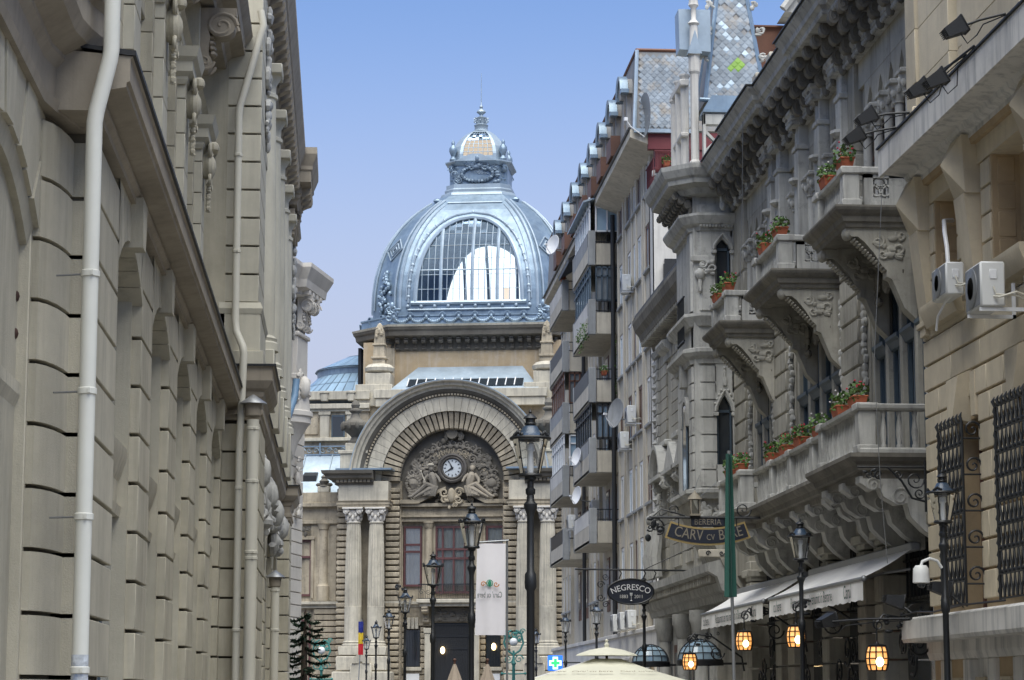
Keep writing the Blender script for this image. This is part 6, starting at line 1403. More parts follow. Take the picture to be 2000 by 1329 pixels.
# ------------------------------------------------------------------ small restaurant house beyond the turret
def restaurant():
    T = thing('restaurant_house', 'narrow grey house with pedimented windows between turret and apartment block', 'building', (8.6, 60, 0)); st, pa = 'stone_gothic', 'stone_gothic_pale'
    X, Y0, Y1 = 8.6, 56.3, 64.6
    ob('wall', MB().box(X + .05, 15, Y0 - 2.0, Y1, -.1, 11.6), st, T)
    z = 5.0
    while z < 10.8:
        for a, b in ((Y0, 57.3), (58.0, 59.2), (60.0, 61.4), (62.3, 63.7)):
            block(T, st, X, X + .2, a, b, z + .008, z + .30, .008)
        block(T, pa, X - .06, X + .2, 63.75, Y1, z + .01, z + .30, .015, 'quoin')
        ob('diamond_stone', MB().add([(X - .06, 63.9, z + .155), (X - .06, 64.15, z + .03), (X - .06, 64.4, z + .155), (X - .06, 64.15, z + .28), (X - .16, 64.15, z + .155)], [(0, 1, 4), (1, 2, 4), (2, 3, 4), (3, 0, 4)]), pa, T, sharp=5)
        z += .31
    for a, b in ((57.3, 58.0), (59.2, 60.0), (61.4, 62.3)):
        f = MB().box(X + .1, X + .16, a, a + .08, 8.4, 10.6).box(X + .1, X + .16, b - .08, b, 8.4, 10.6).box(X + .1, X + .16, a, b, 9.7, 9.78)
        w = ob('window', f, 'paint_white', T); ob('window_pane', MB().box(X + .16, X + .17, a, b, 8.4, 10.6), 'glass_sky', w)
        ob('window_hood', MB().sweep([(X, b + .25), (X, a - .25)], [(-.1, 10.6), (.03, 10.6), (.05, 10.75), (.2, 10.85), (.26, 10.95), (.26, 11.02), (-.1, 11.1)]), pa, T)
        ob('window_sill', MB().box(X - .2, X + .1, a - .1, b + .1, 8.25, 8.4, .02), pa, T)
        c = (a + b) / 2; w = ob('window', MB().box(X + .1, X + .16, a, a + .08, 5.2, 7.3).box(X + .1, X + .16, b - .08, b, 5.2, 7.3), 'wood_brown', T); ob('window_pane', MB().box(X + .16, X + .17, a, b, 5.2, 7.3), 'glass_dark', w)
        if c < 61: ob('pediment', MB().prism([(c - 1.0, 7.45), (c + 1.0, 7.45), (c, 8.15)], X - .34, X, 'x').prism([(c - 1.05, 7.36), (c + 1.05, 7.36), (c + 1.05, 7.46), (c - 1.05, 7.46)], X - .4, X, 'x'), pa, T)
        else: ob('pediment', MB().rev([(1.0, X - .4), (1.12, X - .4), (1.12, X), (.9, X), (.9, X - .3)], (0, c + .3, 7.2), 'x', 15, 165, 12, True).prism([(c - .8, 7.36), (c + 1.4, 7.36), (c + 1.4, 7.46), (c - .8, 7.46)], X - .4, X, 'x').prism([(c - .7, 7.45), (c + 1.3, 7.45), (c + .8, 8.05), (c - .2, 8.05)], X - .2, X, 'x'), pa, T)
        km = s_console(.25, .7, .34).xf(Matrix.Rotation(pi, 4, 'Z'))
        for q in (c - .75, c + .75): ob('console', km.mesh('console'), pa, T, (X, q, 7.36))
    ob('cornice', MB().sweep([(X, Y1), (X, Y0 - .6)], [(-.2, 11.2), (.05, 11.2), (.1, 11.35), (.4, 11.45), (.44, 11.6), (.56, 11.75), (.62, 11.95), (.62, 12.05), (-.2, 12.12)]), 'stone_gothic_dark', T)
    ob('roof_edge', MB().box(X - .55, X + 3, Y0 - .6, Y1, 12.12, 12.2), 'metal_dark', T)
    mm = MB().box(-.34, 0, -.09, .09, -.14, 0, .015).mesh('modillion')
    y = Y0
    while y < Y1: ob('modillion', mm, st, T, (X - .05, y, 11.46)); y += .34
    ob('string_course', MB().sweep([(X, Y1), (X, Y0)], [(-.1, 10.95), (.06, 10.95), (.1, 11.05), (.1, 11.12), (-.1, 11.2)]), pa, T)
    ob('ground_cornice', MB().sweep([(X - .1, Y1), (X - .1, 51.5)], [(-.3, 3.8), (.06, 3.8), (.1, 3.95), (.2, 4.0), (.3, 4.3), (.5, 4.42), (.52, 4.6), (-.3, 4.8)]), pa, T)
    y = 52
    while y < Y1: ob('modillion', mm, st, T, (X - .25, y, 4.36), scale=(.8, 1, 1.3)); y += .33
    ob('ground_wall', MB().box(X - .02, X + .3, 54.5, Y1, -.1, 3.9), 'stone_gothic_pale', T)
    for y in (55.3, 58.2, 61.5): ob('ground_column', MB().rev([(.22, -.1), (.22, .3), (.17, .35), (.15, 3.1), (.2, 3.15), (.25, 3.4), (.28, 3.45), (.28, 3.7)], (X - .2, y, 0), n=14), pa, T)
    for a, b in ((55.8, 57.8), (58.7, 61), (62, 64)): d = ob('door', MB().box(X - .04, X - .025, a, b, 0, 3), 'wood_brown', T); ob('door_pane', MB().box(X - .05, X - .042, a + .15, b - .15, .8, 2.8), 'glass_dark', d)
    # caryatid group at the far corner of the first floor
    g = MB()
    for y in (62.8, 63.4, 64.0, 64.4): g.tube([(X - .2, y, 4.85), (X - .25, y + .05, 5.4), (X - .18, y - .05, 5.9), (X - .2, y, 6.3)], [.14, .16, .12, .1], 8).ball((X - .22, y, 6.48), (.1, .1, .14), 8, 6)
    relief(g, (X - .2, 63.6, 5.6), 1.8, 1.4, 'x', 16, .12, 21); ob('carved_figures', g, pa, T)
restaurant()
def glass_canopy(x, y, z, r, label):
    T = thing('glass_canopy', label, 'canopy', (x, y, z), group='leaded glass canopies', local=True)
    ob('canopy_rim', MB().rev([(r, -.12), (r + .03, -.12), (r + .03, 0), (r, .02)], n=32, closed=True).box(-r, r + .6, -.03, .03, -.1, -.05), 'iron', T)
    bars = MB()
    n = 12
    for k in range(n): a = 2 * pi * k / n; bars.tube([(r * cos(t) * cos(a), r * cos(t) * sin(a), r * .95 * sin(t)) for t in [i * pi / 2 / 8 for i in range(9)]], .012, 5)
    for t in (.35, .72, 1.08): bars.tube([(r * cos(t) * cos(a), r * cos(t) * sin(a), r * .95 * sin(t)) for a in [2 * pi * i / 24 for i in range(25)]], .01, 5)
    ob('leading', bars, 'iron', T)
    ts = [0, .35, .72, 1.08, 1.5]
    for k in range(n):
        for j in range(4):
            q = MB()
            for s0 in range(2):
                a0, a1 = 2 * pi * (k + s0 / 2) / n, 2 * pi * (k + (s0 + 1) / 2) / n
                p = lambda a, t: ((r - .008) * cos(t) * cos(a), (r - .008) * cos(t) * sin(a), (r - .008) * .95 * sin(t))
                q.add([p(a0, ts[j]), p(a1, ts[j]), p(a1, ts[j + 1]), p(a0, ts[j + 1])], [(0, 1, 2, 3)])
            ob('glass_pane', q, 'glass_sky', T)
glass_canopy(7.75, 59.5, 2.55, .46, 'domed leaded glass canopy farther from the camera, left of the lit barrel lamp')
glass_canopy(8.05, 53.2, 2.5, .5, 'domed leaded glass canopy nearer the turret, behind a lit barrel lamp')

# ------------------------------------------------------------------ apartment block
def apartments():
    T = thing('apartment_block', 'shabby cream apartment block with stacked concrete balconies and a slate mansard', 'building', (10.6, 95, 0)); st = 'plaster_cream'
    X, Y0, Y1 = 10.6, 78.8, 113.5
    ob('wall', MB().box(X + .12, 20, Y0, Y1, -.1, 20.6), st, T)
    ob('end_wall', MB().box(X - .1, 20, Y0 - .02, Y0 + .3, -.1, 19.55), 'plaster_white', T)
    ob('end_return', MB().box(X - .1, X + .2, Y0, Y0 + 1.2, -.1, 19.55), 'plaster_white', T)
    g = MB(); rn = random.Random(2)
    ob('vent_flap', MB().box(X + .25, X + 1.2, Y0 - .12, Y0 - .02, 15.7, 16.5).prism([(X + .2, 15.6), (X + 1.2, 15.4), (X + 1.2, 15.8), (X + .5, 16.4), (X + .2, 16.3)], Y0 - .25, Y0 - .1, 'y'), 'metal_dark', T)
    fins = [79.9, 81.6, 82.2, 83.9, 85.2, 87.0, 87.9, 89.6, 96.8, 98.0, 99.6, 100.7, 109, 110.5, 112, 113.3]
    for y in fins: ob('fin', MB().box(X - .10, X + .2, y - .13, y + .13, 3.9, 20.4, .02), 'plaster_cream', T)
    fl = [5.0 + 2.72 * k for k in range(6)]
    for a, b in zip(fins[:-1], fins[1:]):
        if b - a > 2.0 or b - a < 1.0: continue
        a, b = a + .13, b - .13
        for k, z in enumerate(fl):
            if z > 17 and a < 95: zt = 1.7
            f = MB().box(X - .02, X + .1, a + .02, a + .12, z + .6, z + 2.2).box(X - .02, X + .1, b - .12, b - .02, z + .6, z + 2.2).box(X - .02, X + .1, a, b, z + 2.15, z + 2.25).box(X - .03, X + .1, (a + b) / 2 - .04, (a + b) / 2 + .04, z + .6, z + 2.2)
            w = ob('window', f, 'paint_white' if (k + int(a)) % 3 else 'wood_brown', T)
            ob('window_pane', MB().box(X + .0, X + .02, a, b, z + .6, z + 2.2), ('glass_sky', 'glass_grey', 'glass_dark', 'glass_sky')[(k + int(a * 2)) % 4], w)
            ob('spandrel', MB().box(X - .045, X + .12, a, b, z - .45, z + .55), st, T); ob('window_sill', MB().box(X - .16, X + .1, a - .02, b + .02, z + .52, z + .62, .01), 'concrete_grey', T)
            if k == 5: ob('arch_head', MB().rev([((b - a) / 2 - .12, X - .07), ((b - a) / 2, X - .07), ((b - a) / 2, X + .1), ((b - a) / 2 - .12, X + .1)], (0, (a + b) / 2, z + 1.75), 'x', 0, 180, 10, True), st, T)
    ob('recess_panel', MB().box(X + .05, X + .1, 90, 96.7, 4, 20).box(X + .05, X + .1, 101, 109, 4, 20), 'plaster_cream', T)
    for yy in (92, 94.5, 103, 106): 
        for z in fl: w = ob('balcony_door', MB().box(X + .02, X + .06, yy - .5, yy + .5, z + .05, z + 2.2), 'wood_brown', T); ob('door_pane', MB().box(X + .005, X + .018, yy - .4, yy + .4, z + .5, z + 2.1), 'glass_grey', w)
    # balconies
    def balcony(y0, L, zb, kind, k):
        F = 9.42; zt = zb + 1.05
        b = ob('balcony', MB().box(F, X + .1, y0 + .02, y0 + L, zb, zb + .12).box(F + .3, X + .1, y0, y0 + .1, zb + .02, zb + .85).box(F, F + .08, y0 + .3, y0 + L, zb + .02, zb + .75), 'plaster_cream', T)
        ob('balcony_fin', MB().box(F - .02, F + .27, y0 - .06, y0 + .12, zb - .02, zt + .3, .015), 'concrete_grey', b)
        ob('balcony_fin', MB().box(F - .02, F + .27, y0 + L - .1, y0 + L + .06, zb - .02, zt + .3, .015), 'concrete_grey', b)
        r = MB()
        for i in range(9): r.box(F + .32 + i * .095, F + .335 + i * .095, y0 + .04, y0 + .06, zb + .85, zt + .25)
        r.box(F + .28, X, y0 + .03, y0 + .07, zt + .23, zt + .27).box(F + .28, X, y0 + .03, y0 + .07, zb + .9, zb + .94)
        for i in range(int(L / .14)): r.box(F + .01, F + .03, y0 + .3 + i * .14, y0 + .32 + i * .14, zb + .75, zt + .25)
        r.box(F, F + .04, y0 + .2, y0 + L, zt + .23, zt + .27)
        ob('balcony_railing', r, 'iron', b)
        ob('railing_screen', MB().box(F - .004, F - .001, y0 + .4, y0 + L - .2, zb + .7, zt + .22), ('concrete_grey', 'plaster_white', 'iron')[k % 3], b)
        if kind in ('white', 'green', 'dark', 'brown'):
            fm = {'white': 'paint_white', 'green': 'wood_blue', 'dark': 'metal_dark', 'brown': 'wood_brown'}[kind]; z0, z1 = zt + .27, zb + 2.68
            f = MB(); n = 2 if kind == 'white' else 4
            for i in range(n + 1): x = F + .3 + (X - F - .3) * i / n; f.box(x - .03, x + .03, y0 + .04, y0 + .1, z0, z1)
            for i in range(int(L / .9) + 1): y = y0 + .1 + i * .9; f.box(F + .02, F + .08, y - .03, y + .03, z0, z1)
            for zz in (z0, z0 + (z1 - z0) * .7, z1 - .06): f.box(F + .3, X, y0 + .04, y0 + .1, zz, zz + .06).box(F + .02, F + .08, y0, y0 + L, zz, zz + .06)
            w = ob('glazing_frame', f, fm, b)
            ob('glazing_pane', MB().box(F + .3, X, y0 + .12, y0 + .13, z0, z1), 'glass_grey' if kind != 'white' else 'glass_sky', b); ob('glazing_pane', MB().box(F + .09, F + .1, y0 + .1, y0 + L, z0, z1), 'glass_sky', b)
            if kind == 'dark':
                c = MB(); n = 16; c.add([(F + .35 + .6 * i / n, y0 + .11 + .02 * (i % 2), z) for z in (z0 + .1, z1 - .1) for i in range(n + 1)], [(i, i + 1, i + n + 2, i + n + 1) for i in range(n)]); ob('blue_curtain', c, 'pipe_blue', b)
        return b
    B = [(18.35, 'white'), (15.62, 'green'), (12.95, 'open'), (10.22, 'dark'), (7.5, 'open')]
    for k, (z, kd) in enumerate(B): balcony(90.0, 6.2, z, kd, k)
    for k, (z, kd) in enumerate([(18.35, 'open'), (15.65, 'open'), (12.95, 'brown'), (10.22, 'white'), (7.5, 'open')]): balcony(101.0, 6.2, z, kd, k + 1)
    ob('balcony_roof', MB().prism([(9.2, 20.85), (10.6, 21.3), (10.6, 21.22), (9.2, 20.78)], 89.8, 96.4, 'y'), 'zinc_pale', T)
    ob('tarpaulin', MB().prism([(9.3, 19.9), (10.5, 20.6), (10.5, 20.5), (9.6, 19.95), (9.3, 19.7)], 97, 101.5, 'y'), 'metal_dark', T)
    ob('downpipe', MB().tube([(X - .25, 89.85, 20.3), (X - .25, 89.85, 4)], .09, 10), 'metal_dark', T); ob('downpipe', MB().tube([(X - .3, 100.8, 18), (X - .3, 100.8, 4)], .08, 10), 'metal_dark', T)
    # eaves and mansard
    ob('eaves', MB().prism([(9.68, 20.72), (X + .2, 20.3), (X + .4, 20.9), (9.68, 21.0)], Y0 - .2, Y1, 'y'), 'plaster_cream', T)
    ob('gutter', MB().tube([(9.66, Y0 - .2, 21.02), (9.66, Y1, 21.02)], .06, 6), 'metal_dark', T)
    ob('mansard', MB().add([(9.82, Y0 - .3, 20.95), (16, Y0 - .3, 20.95), (16, Y0 + .1, 23.85), (9.98, Y0 + .1, 23.85), (9.82, Y1, 20.95), (9.98, Y1, 23.85), (16, Y1, 23.85)], [(0, 1, 2, 3), (0, 3, 5, 4), (3, 2, 6, 5)]), 'slate_grey', T, sharp=10)
    ob('mansard_hip', MB().tube([(9.82, Y0 - .33, 20.95), (9.98, Y0 + .07, 23.88)], .07, 6), 'zinc_pale', T); ob('ridge_roll', MB().tube([(9.97, Y0 + .1, 23.9), (9.97, Y1, 23.9)], .06, 6).tube([(9.97, Y0 + .1, 23.9), (16, Y0 + .1, 23.9)], .06, 6), 'copper_brown', T)
    ob('mansard_foot', MB().box(9.8, 12, Y0 - .42, Y0 - .25, 20.85, 20.98), 'zinc_pale', T)
    s = .112
    sl = MB().add([(-s * .96, 0, 0), (0, 0, -s * 1.05), (s * .96, 0, 0), (0, 0, s * 1.05), (0, -.008, -s * .5)], [(0, 1, 4), (1, 2, 4), (2, 3, 4), (3, 0, 4)]).mesh('slate', 10)
    rows_ = 0; z = 21.1
    while z < 23.75:
        t = (z - 20.95) / 2.9; y = Y0 - .3 + .4 * t - .03; x = 10.1 + (s if rows_ % 2 else 0)
        while x < 11.9: ob('slate', sl, 'slate_blue', T, (x, y - RN.uniform(0, .012), z), (-.137, RN.uniform(-.04, .04), 0)); x += 2 * s
        z += s * 1.03; rows_ += 1
    for y in (80.3, 83.6, 87.0, 90.4, 93.9, 97.6, 101.6, 105.6):
        d = ob('dormer', MB().box(9.72, 10.2, y - .5, y - .36, 21.0, 22.6).box(9.72, 10.2, y + .36, y + .5, 21.0, 22.6).rev([(.36, 9.62), (.62, 9.55), (.66, 9.6), (.66, 10.3), (.36, 10.3)], (0, y, 22.55), 'x', 0, 180, 12, True), 'slate_grey', T)
        ob('dormer_window', MB().box(9.8, 9.84, y - .36, y + .36, 21.0, 22.9), 'glass_dark', d); ob('dormer_hood', MB().rev([(.6, 9.5), (.74, 9.46), (.74, 9.75), (.6, 9.75)], (0, y, 22.55), 'x', 10, 170, 12, True).box(9.48, 9.76, y - .86, y - .5, 22.52, 22.66).box(9.48, 9.76, y + .5, y + .86, 22.52, 22.66), 'zinc_blue', d)
        if y > 82:
            r = MB().box(9.5, 9.54, y - .7, y + .7, 21.05, 21.75).box(9.5, 9.85, y - .72, y - .68, 21.05, 21.8).box(9.5, 9.85, y + .68, y + .72, 21.05, 21.8); ob('dormer_railing', r, 'wood_brown', d)
    # roof terrace with maroon box
    ob('terrace_wall', MB().box(X - .3, 13, Y0 - .25, Y0 + .0, 20.3, 20.9).box(X - .05, 13, Y0 - .2, Y0 + .3, 19.5, 20.4), 'paint_maroon', T)
    r = MB()
    for i in range(14): r.box(X + .0 + i * .1, X + .015 + i * .1, Y0 - .3, Y0 - .28, 19.6, 20.25)
    for i in range(16): r.box(X - .12, X - .10, Y0 - .2 + i * .12, Y0 - .185 + i * .12, 19.2, 20.0)
    r.box(X - .1, 12, Y0 - .31, Y0 - .27, 20.22, 20.26).box(X - .13, X - .09, Y0 - .2, Y0 + 1.8, 19.98, 20.02).box(X - .1, 12, Y0 - .31, Y0 - .27, 19.6, 19.64)
    ob('terrace_railing', r, 'paint_maroon', T)
    ob('terrace_parapet', MB().box(X - .14, 13, Y0 - .12, Y0 + .1, 19.4, 19.6, .02).box(X - .14, X + .1, Y0, Y0 + 1.9, 19.0, 19.2, .02), 'plaster_white', T)
    # podium with small arches
    ob('podium', MB().box(10.05, X + .3, 66, Y1, -.1, 3.85).box(9.98, X + .3, 66, Y1, 3.8, 3.95, .02).box(10.0, 10.2, 66, Y1, 2.95, 3.05, .02), 'plaster_white', T)
    ob('podium_link', MB().box(9.6, 20, 64.7, Y0, -.1, 4.3), 'plaster_white', T) if False else None
    for k in range(16):
        y = 68 + 2.8 * k
        ob('shop_arch', MB().rev([(.75, 9.98), (.95, 9.98), (.95, 10.08), (.75, 10.08)], (0, y, 2.1), 'x', 0, 180, 12, True), 'plaster_cream', T)
        ob('shop_opening', MB().prism([(y - .75, 0), (y + .75, 0)] + [(y + .75 * cos(R_(t)), 2.1 + .75 * sin(R_(t))) for t in range(0, 181, 15)], 10.03, 10.045, 'x'), 'glass_dark' if k % 3 else 'stone_bank_ochre', T)
apartments()
k = 0
for (x, y, z, lb) in ((10.1, 84.6, 16.4, 'white air conditioner high on the cream apartment wall with dangling cables'), (10.1, 83.4, 11.4, 'upper of two white air conditioners side by side on the apartment wall'), (10.1, 85.6, 10.7, 'lower left of two white air conditioners side by side on the apartment wall'), (10.2, 96.7, 9.1, 'white air conditioner behind the lowest near balcony')):
    ac_unit(x, x + .32, y, y + .8, z, z + .62, lb)
ac_unit(9.55, 9.85, 100.0, 100.8, 8.75, 9.35, 'white air conditioner hung beside the far balcony stack')
for j, (y, lb) in enumerate(((80.6, 'nearest'), (82.8, 'second nearest'), (85.0, 'third nearest'))): ac_unit(9.72, 10.02, y, y + .9, 4.0, 4.62, lb + ' of the three condenser units on the shop parapet', False)
def dish(x, y, z, r, yaw, pitch, label, m='paint_white'):
    T = thing('satellite_dish', label, 'satellite dish', (x, y, z), group='satellite dishes')
    Mx = Matrix.Translation((x, y, z)) @ Matrix.Rotation(yaw, 4, 'Z') @ Matrix.Rotation(pitch, 4, 'X')
    ob('reflector', MB().rev([(0, 0), (r * .4, .02), (r * .7, .06), (r, .13), (r + .01, .12), (r * .7, .045), (r * .4, .005), (0, -.015)], (0, 0, 0), 'y', n=28).xf(Matrix.Translation((x, y, z)) @ Matrix.Rotation(yaw, 4, 'Z') @ Matrix.Rotation(pitch, 4, 'X') @ Matrix.Scale(-1, 4, (0, 1, 0))), m, T)
    ob('feed_arm', MB().tube([(0, -.1, -r), (0, -.65 * r - .1, -r * .55), (0, -r, -r * .25)], .02, 6).box(-.05, .05, -r - .06, -r + .06, -r * .3, -r * .15).xf(Mx), 'paint_white', T)
    ob('mast', MB().tube([(x, y + .05, z), (x + .1, y + .35, z - .15), (x + .5, y + .4, z - .2)], .025, 6), 'metal_grey', T)
dish(10.25, 78.2, 21.4, .78, R_(-82), 0, 'large satellite dish seen edge-on in front of the slate mansard', 'metal_grey')
dish(9.3, 103.5, 21.7, .45, R_(-58), R_(-12), 'big white satellite dish on the far eaves against the dome')
dish(10.1, 86.2, 12.05, .55, R_(-66), R_(-8), 'dark grey satellite dish with a white arm beside the black downpipe', 'concrete_grey')
dish(9.3, 93.0, 11.1, .36, R_(-68), R_(-10), 'upper of the two small white dishes on the far balconies')
dish(9.35, 93.4, 9.6, .36, R_(-68), R_(-10), 'lower of the two small white dishes on the far balconies')
# ------------------------------------------------------------------ street lamps
def lamp_proto():
    T = thing('street_lamp', 'x', 'street lamp', (0, 0, 0), group='black street lamps', local=True)
    ob('post', MB().rev([(.16, 0), (.16, .5), (.12, .6), (.09, .9), (.085, 1.2), (.042, 1.3), (.04, 2.75), (.058, 2.78), (.062, 2.84), (.058, 2.92), (.038, 2.95), (.036, 3.5), (.05, 3.56), (.068, 3.6), (.068, 3.63), (.042, 3.66), (.036, 3.72), (.05, 3.74), (.05, 3.78), (.034, 3.8), (.034, 3.86), (.06, 3.88), (.06, 3.92)], n=16), 'iron', T)
    ob('lantern_tray', MB().rev([(.0, 3.905), (.115, 3.905), (.125, 3.92), (.115, 3.94), (0, 3.94)], n=20), 'iron', T)
    c = MB()
    for k in range(4): a = pi / 4 + pi / 2 * k; c.tube([(.105 * cos(a), .105 * sin(a), 3.93), (.185 * cos(a), .185 * sin(a), 4.29)], .0065, 6)
    ob('lantern_bars', c, 'iron', T)
    for k in range(4):
        a0, a1 = pi / 4 + pi / 2 * k, pi / 4 + pi / 2 * (k + 1); q = MB()
        for i in range(5):
            b0, b1 = a0 + (a1 - a0) * i / 5, a0 + (a1 - a0) * (i + 1) / 5
            q.add([(.103 * cos(b0), .103 * sin(b0), 3.94), (.103 * cos(b1), .103 * sin(b1), 3.94), (.182 * cos(b1), .182 * sin(b1), 4.29), (.182 * cos(b0), .182 * sin(b0), 4.29)], [(0, 1, 2, 3)])
        ob('lantern_pane', q, 'glass_clear', T)
    ob('bulb', MB().rev([(.03, 3.94), (.035, 4.0), (.03, 4.16), (.045, 4.18), (.04, 4.24), (0, 4.26)], n=12), 'paint_white', T)
    r = MB().rev([(.15, 4.285), (.205, 4.285), (.215, 4.30), (.205, 4.315), (.15, 4.315)], n=24, closed=True)
    for k in range(4):
        a = pi / 4 + pi / 2 * k
        for j in (-.25, -.12, 0, .12, .25): r.ball((.195 * cos(a + j), .195 * sin(a + j), 4.325 + .012 * (2 - abs(j) * 8)), (.018, .018, .022), 6, 5)
    ob('lantern_rim', r, 'iron', T)
    ob('lantern_roof', MB().rev([(.17, 4.31), (.13, 4.335), (.10, 4.37), (.075, 4.42), (.055, 4.43)], n=24), 'roof_blue', T)
    ob('chimney', MB().rev([(.05, 4.43), (.05, 4.5), (.075, 4.505), (.06, 4.525), (.02, 4.55), (.012, 4.56), (.02, 4.575), (.008, 4.59), (0, 4.62)], n=14).rev([(.058, 4.44), (.062, 4.45), (.058, 4.46)], n=14), 'iron', T)
    return T
dm('roof_blue', (.035, .06, .10), .35, var=.1, spec=.6)
LP0 = lamp_proto()
lamps = [(1.89, 23.85, 'tallest black street lamp, nearest, in front of the palace arch'), (1.93, 35.6, 'black street lamp whose post stands beside the white banner'), (1.81, 47.8, 'black street lamp in front of the palace centre window'),
         (1.66, 63.4, 'black street lamp in front of the palace left window, fourth of the left row'), (1.53, 79.0, 'fifth black street lamp of the left row'), (1.28, 91.3, 'sixth black street lamp of the left row, before the paired columns'), (1.14, 113.5, 'farthest small black street lamp of the left row beside the flag'),
         (7.72, 29.95, 'black street lamp carrying the white camera, in front of the bank grille'), (7.5, 38.4, 'black street lamp in front of the white awning'), (7.3, 57.2, 'black street lamp between the glass canopies and the oval sign'),
         (7.83, 73, 'black street lamp rising behind the cream parasol'), (7.81, 83, 'black street lamp just left of the cream parasol top'), (8.24, 101, 'farthest small black street lamp of the right row beside the green cross')]
for i, (x, y, lb) in enumerate(lamps):
    if i == 0: LP0.location = (x, y, 0); LP0['label'] = lb
    else: dup(LP0, (x, y, 0), RN.uniform(0, 1.5), lb)
def green_lamp(x, y, h, label):
    T = thing('ornate_lamp', label, 'street lamp', (x, y, 0), group='ornate green lamp posts', local=True); s = h / 4.6
    m = MB().rev([(.22 * s, 0), (.22 * s, .5), (.12 * s, .7), (.08 * s, 1.2), (.07 * s, 3.0 * s), (.12 * s, 3.1 * s), (.06 * s, 3.2 * s), (.05 * s, 3.7 * s)], n=12)
    ob('post', m, 'verdigris', T)
    g = MB()
    for s_ in (-1, 1):
        g.tube([(0, 0, 3.5 * s), (s_ * .3 * s, 0, 3.7 * s), (s_ * .46 * s, 0, 4.05 * s), (s_ * .36 * s, 0, 4.5 * s), (s_ * .1 * s, 0, 4.65 * s)], .05 * s, 6); g.spiral((s_ * .25 * s, 0, 3.3 * s), .2 * s, 1.4, .035, 'y', s_); g.spiral((s_ * .42 * s, 0, 4.6 * s), .13 * s, 1.4, .03, 'y', s_); g.tube([(0, 0, 2.6 * s), (s_ * .55 * s, 0, 2.62 * s)], .04, 6).ball((s_ * .55 * s, 0, 2.62 * s), .07)
    relief(g, (0, 0, 4.4 * s), .9 * s, .5 * s, 'y', 14, .09, 4); ob('scrollwork', g, 'verdigris', T)
    ob('globe', MB().ball((0, 0, 4.1 * s), .2 * s, 12, 8), 'paint_white', T)
green_lamp(-1.07, 122, 4.5, 'ornate green lamp post with a white globe in front of the left wing')
green_lamp(8.79, 122, 5.0, 'ornate green lamp post right of the white banner')

# ------------------------------------------------------------------ banners, flag
def cloth(x0, x1, z0, z1, y, amp=.03, nx=16, nz=12, taper=0, ph=0):
    vs = []; fs = []
    for j in range(nz + 1):
        for i in range(nx + 1):
            t, w = i / nx, j / nz; vs.append((x0 + (x1 - x0) * t + taper * w * (1 - t), y + amp * sin(t * 9 + ph + w * 1.5) * (.4 + .6 * (1 - w)), z0 + (z1 - z0) * w))
    for j in range(nz):
        for i in range(nx): k = j * (nx + 1) + i; fs.append((k, k + 1, k + nx + 2, k + nx + 1))
    return MB().add(vs, fs)
Tb = thing('banner', 'white hanging banner with mirrored green lettering on a pole', 'banner', (3.0, 44, 0))
ob('cloth', cloth(2.45, 3.02, 2.82, 4.52, 44, .03, taper=.04), 'cloth_white', Tb)
ob('pole', MB().tube([(3.05, 44.05, 0), (3.05, 44.05, 4.6)], .022, 8).tube([(2.5, 44, 4.54), (3.08, 44.02, 4.58)], .018, 8), 'metal_grey', Tb)
ob('lettering', text_mesh("Caru' cu bere", .135, .002), 'ink_green', Tb, (2.74, 43.945, 3.52), (pi / 2, 0, pi), (.62, 1.1, 1)) if False else ob('lettering', warp(text_mesh("Caru' cu bere", .135, .002), lambda p: (-p.x * .62, 0, p.y * 1.15)), 'ink_green', Tb, (2.72, 43.94, 3.56))
em = MB().rev([(.05, 43.94), (.065, 43.94), (.065, 43.95), (.05, 43.95)], (2.72, 0, 3.78), 'y', n=14, closed=True).ball((2.72, 43.945, 3.78), (.035, .006, .05), 8, 5)
ob('emblem', em, 'ink_green', Tb); ob('emblem_scroll', MB().put(MB().spiral((2.60, 43.945, 3.76), .05, 1.2, .012, 'y')).put(MB().spiral((2.84, 43.945, 3.76), .05, 1.2, .012, 'y', -1)), 'ink_orange', Tb)
Tg = thing('banner', 'narrow green banner seen edge-on before the beer house sign', 'banner', (5.5, 33, 0))
gm = MB()
for k in range(14):
    t = k / 13; w = .055 + .06 * t; a = [(5.44 - w * .8, 33.0), (5.44 - w * .3, 32.93), (5.44 + w * .2, 33.04), (5.44 + w * .7, 32.95), (5.44 + w * .5, 33.1), (5.44 - w * .3, 33.12)]
    gm.v += [(x, y, 5.1 - 2.02 * t) for x, y in a]
gm.f = [(i * 6 + j, i * 6 + (j + 1) % 6, (i + 1) * 6 + (j + 1) % 6, (i + 1) * 6 + j) for i in range(13) for j in range(6)]
ob('cloth', gm, 'cloth_green', Tg); ob('pole', MB().tube([(5.5, 33.06, 0), (5.45, 33.06, 5.15)], .024, 8), 'metal_grey', Tg)
Tf = thing('flag', 'small blue yellow red flag by the palace columns', 'flag', (.95, 125, 0))
ob('pole', MB().tube([(.75, 125.1, 0), (1.0, 125.1, 5.7)], .03, 6), 'metal_grey', Tf)
for z, m in ((5.0, 'flag_blue'), (4.42, 'flag_yellow'), (3.84, 'flag_red')): ob('stripe', cloth(.82, 1.08, z, z + .58, 125, .06, 6, 3), m, Tf)

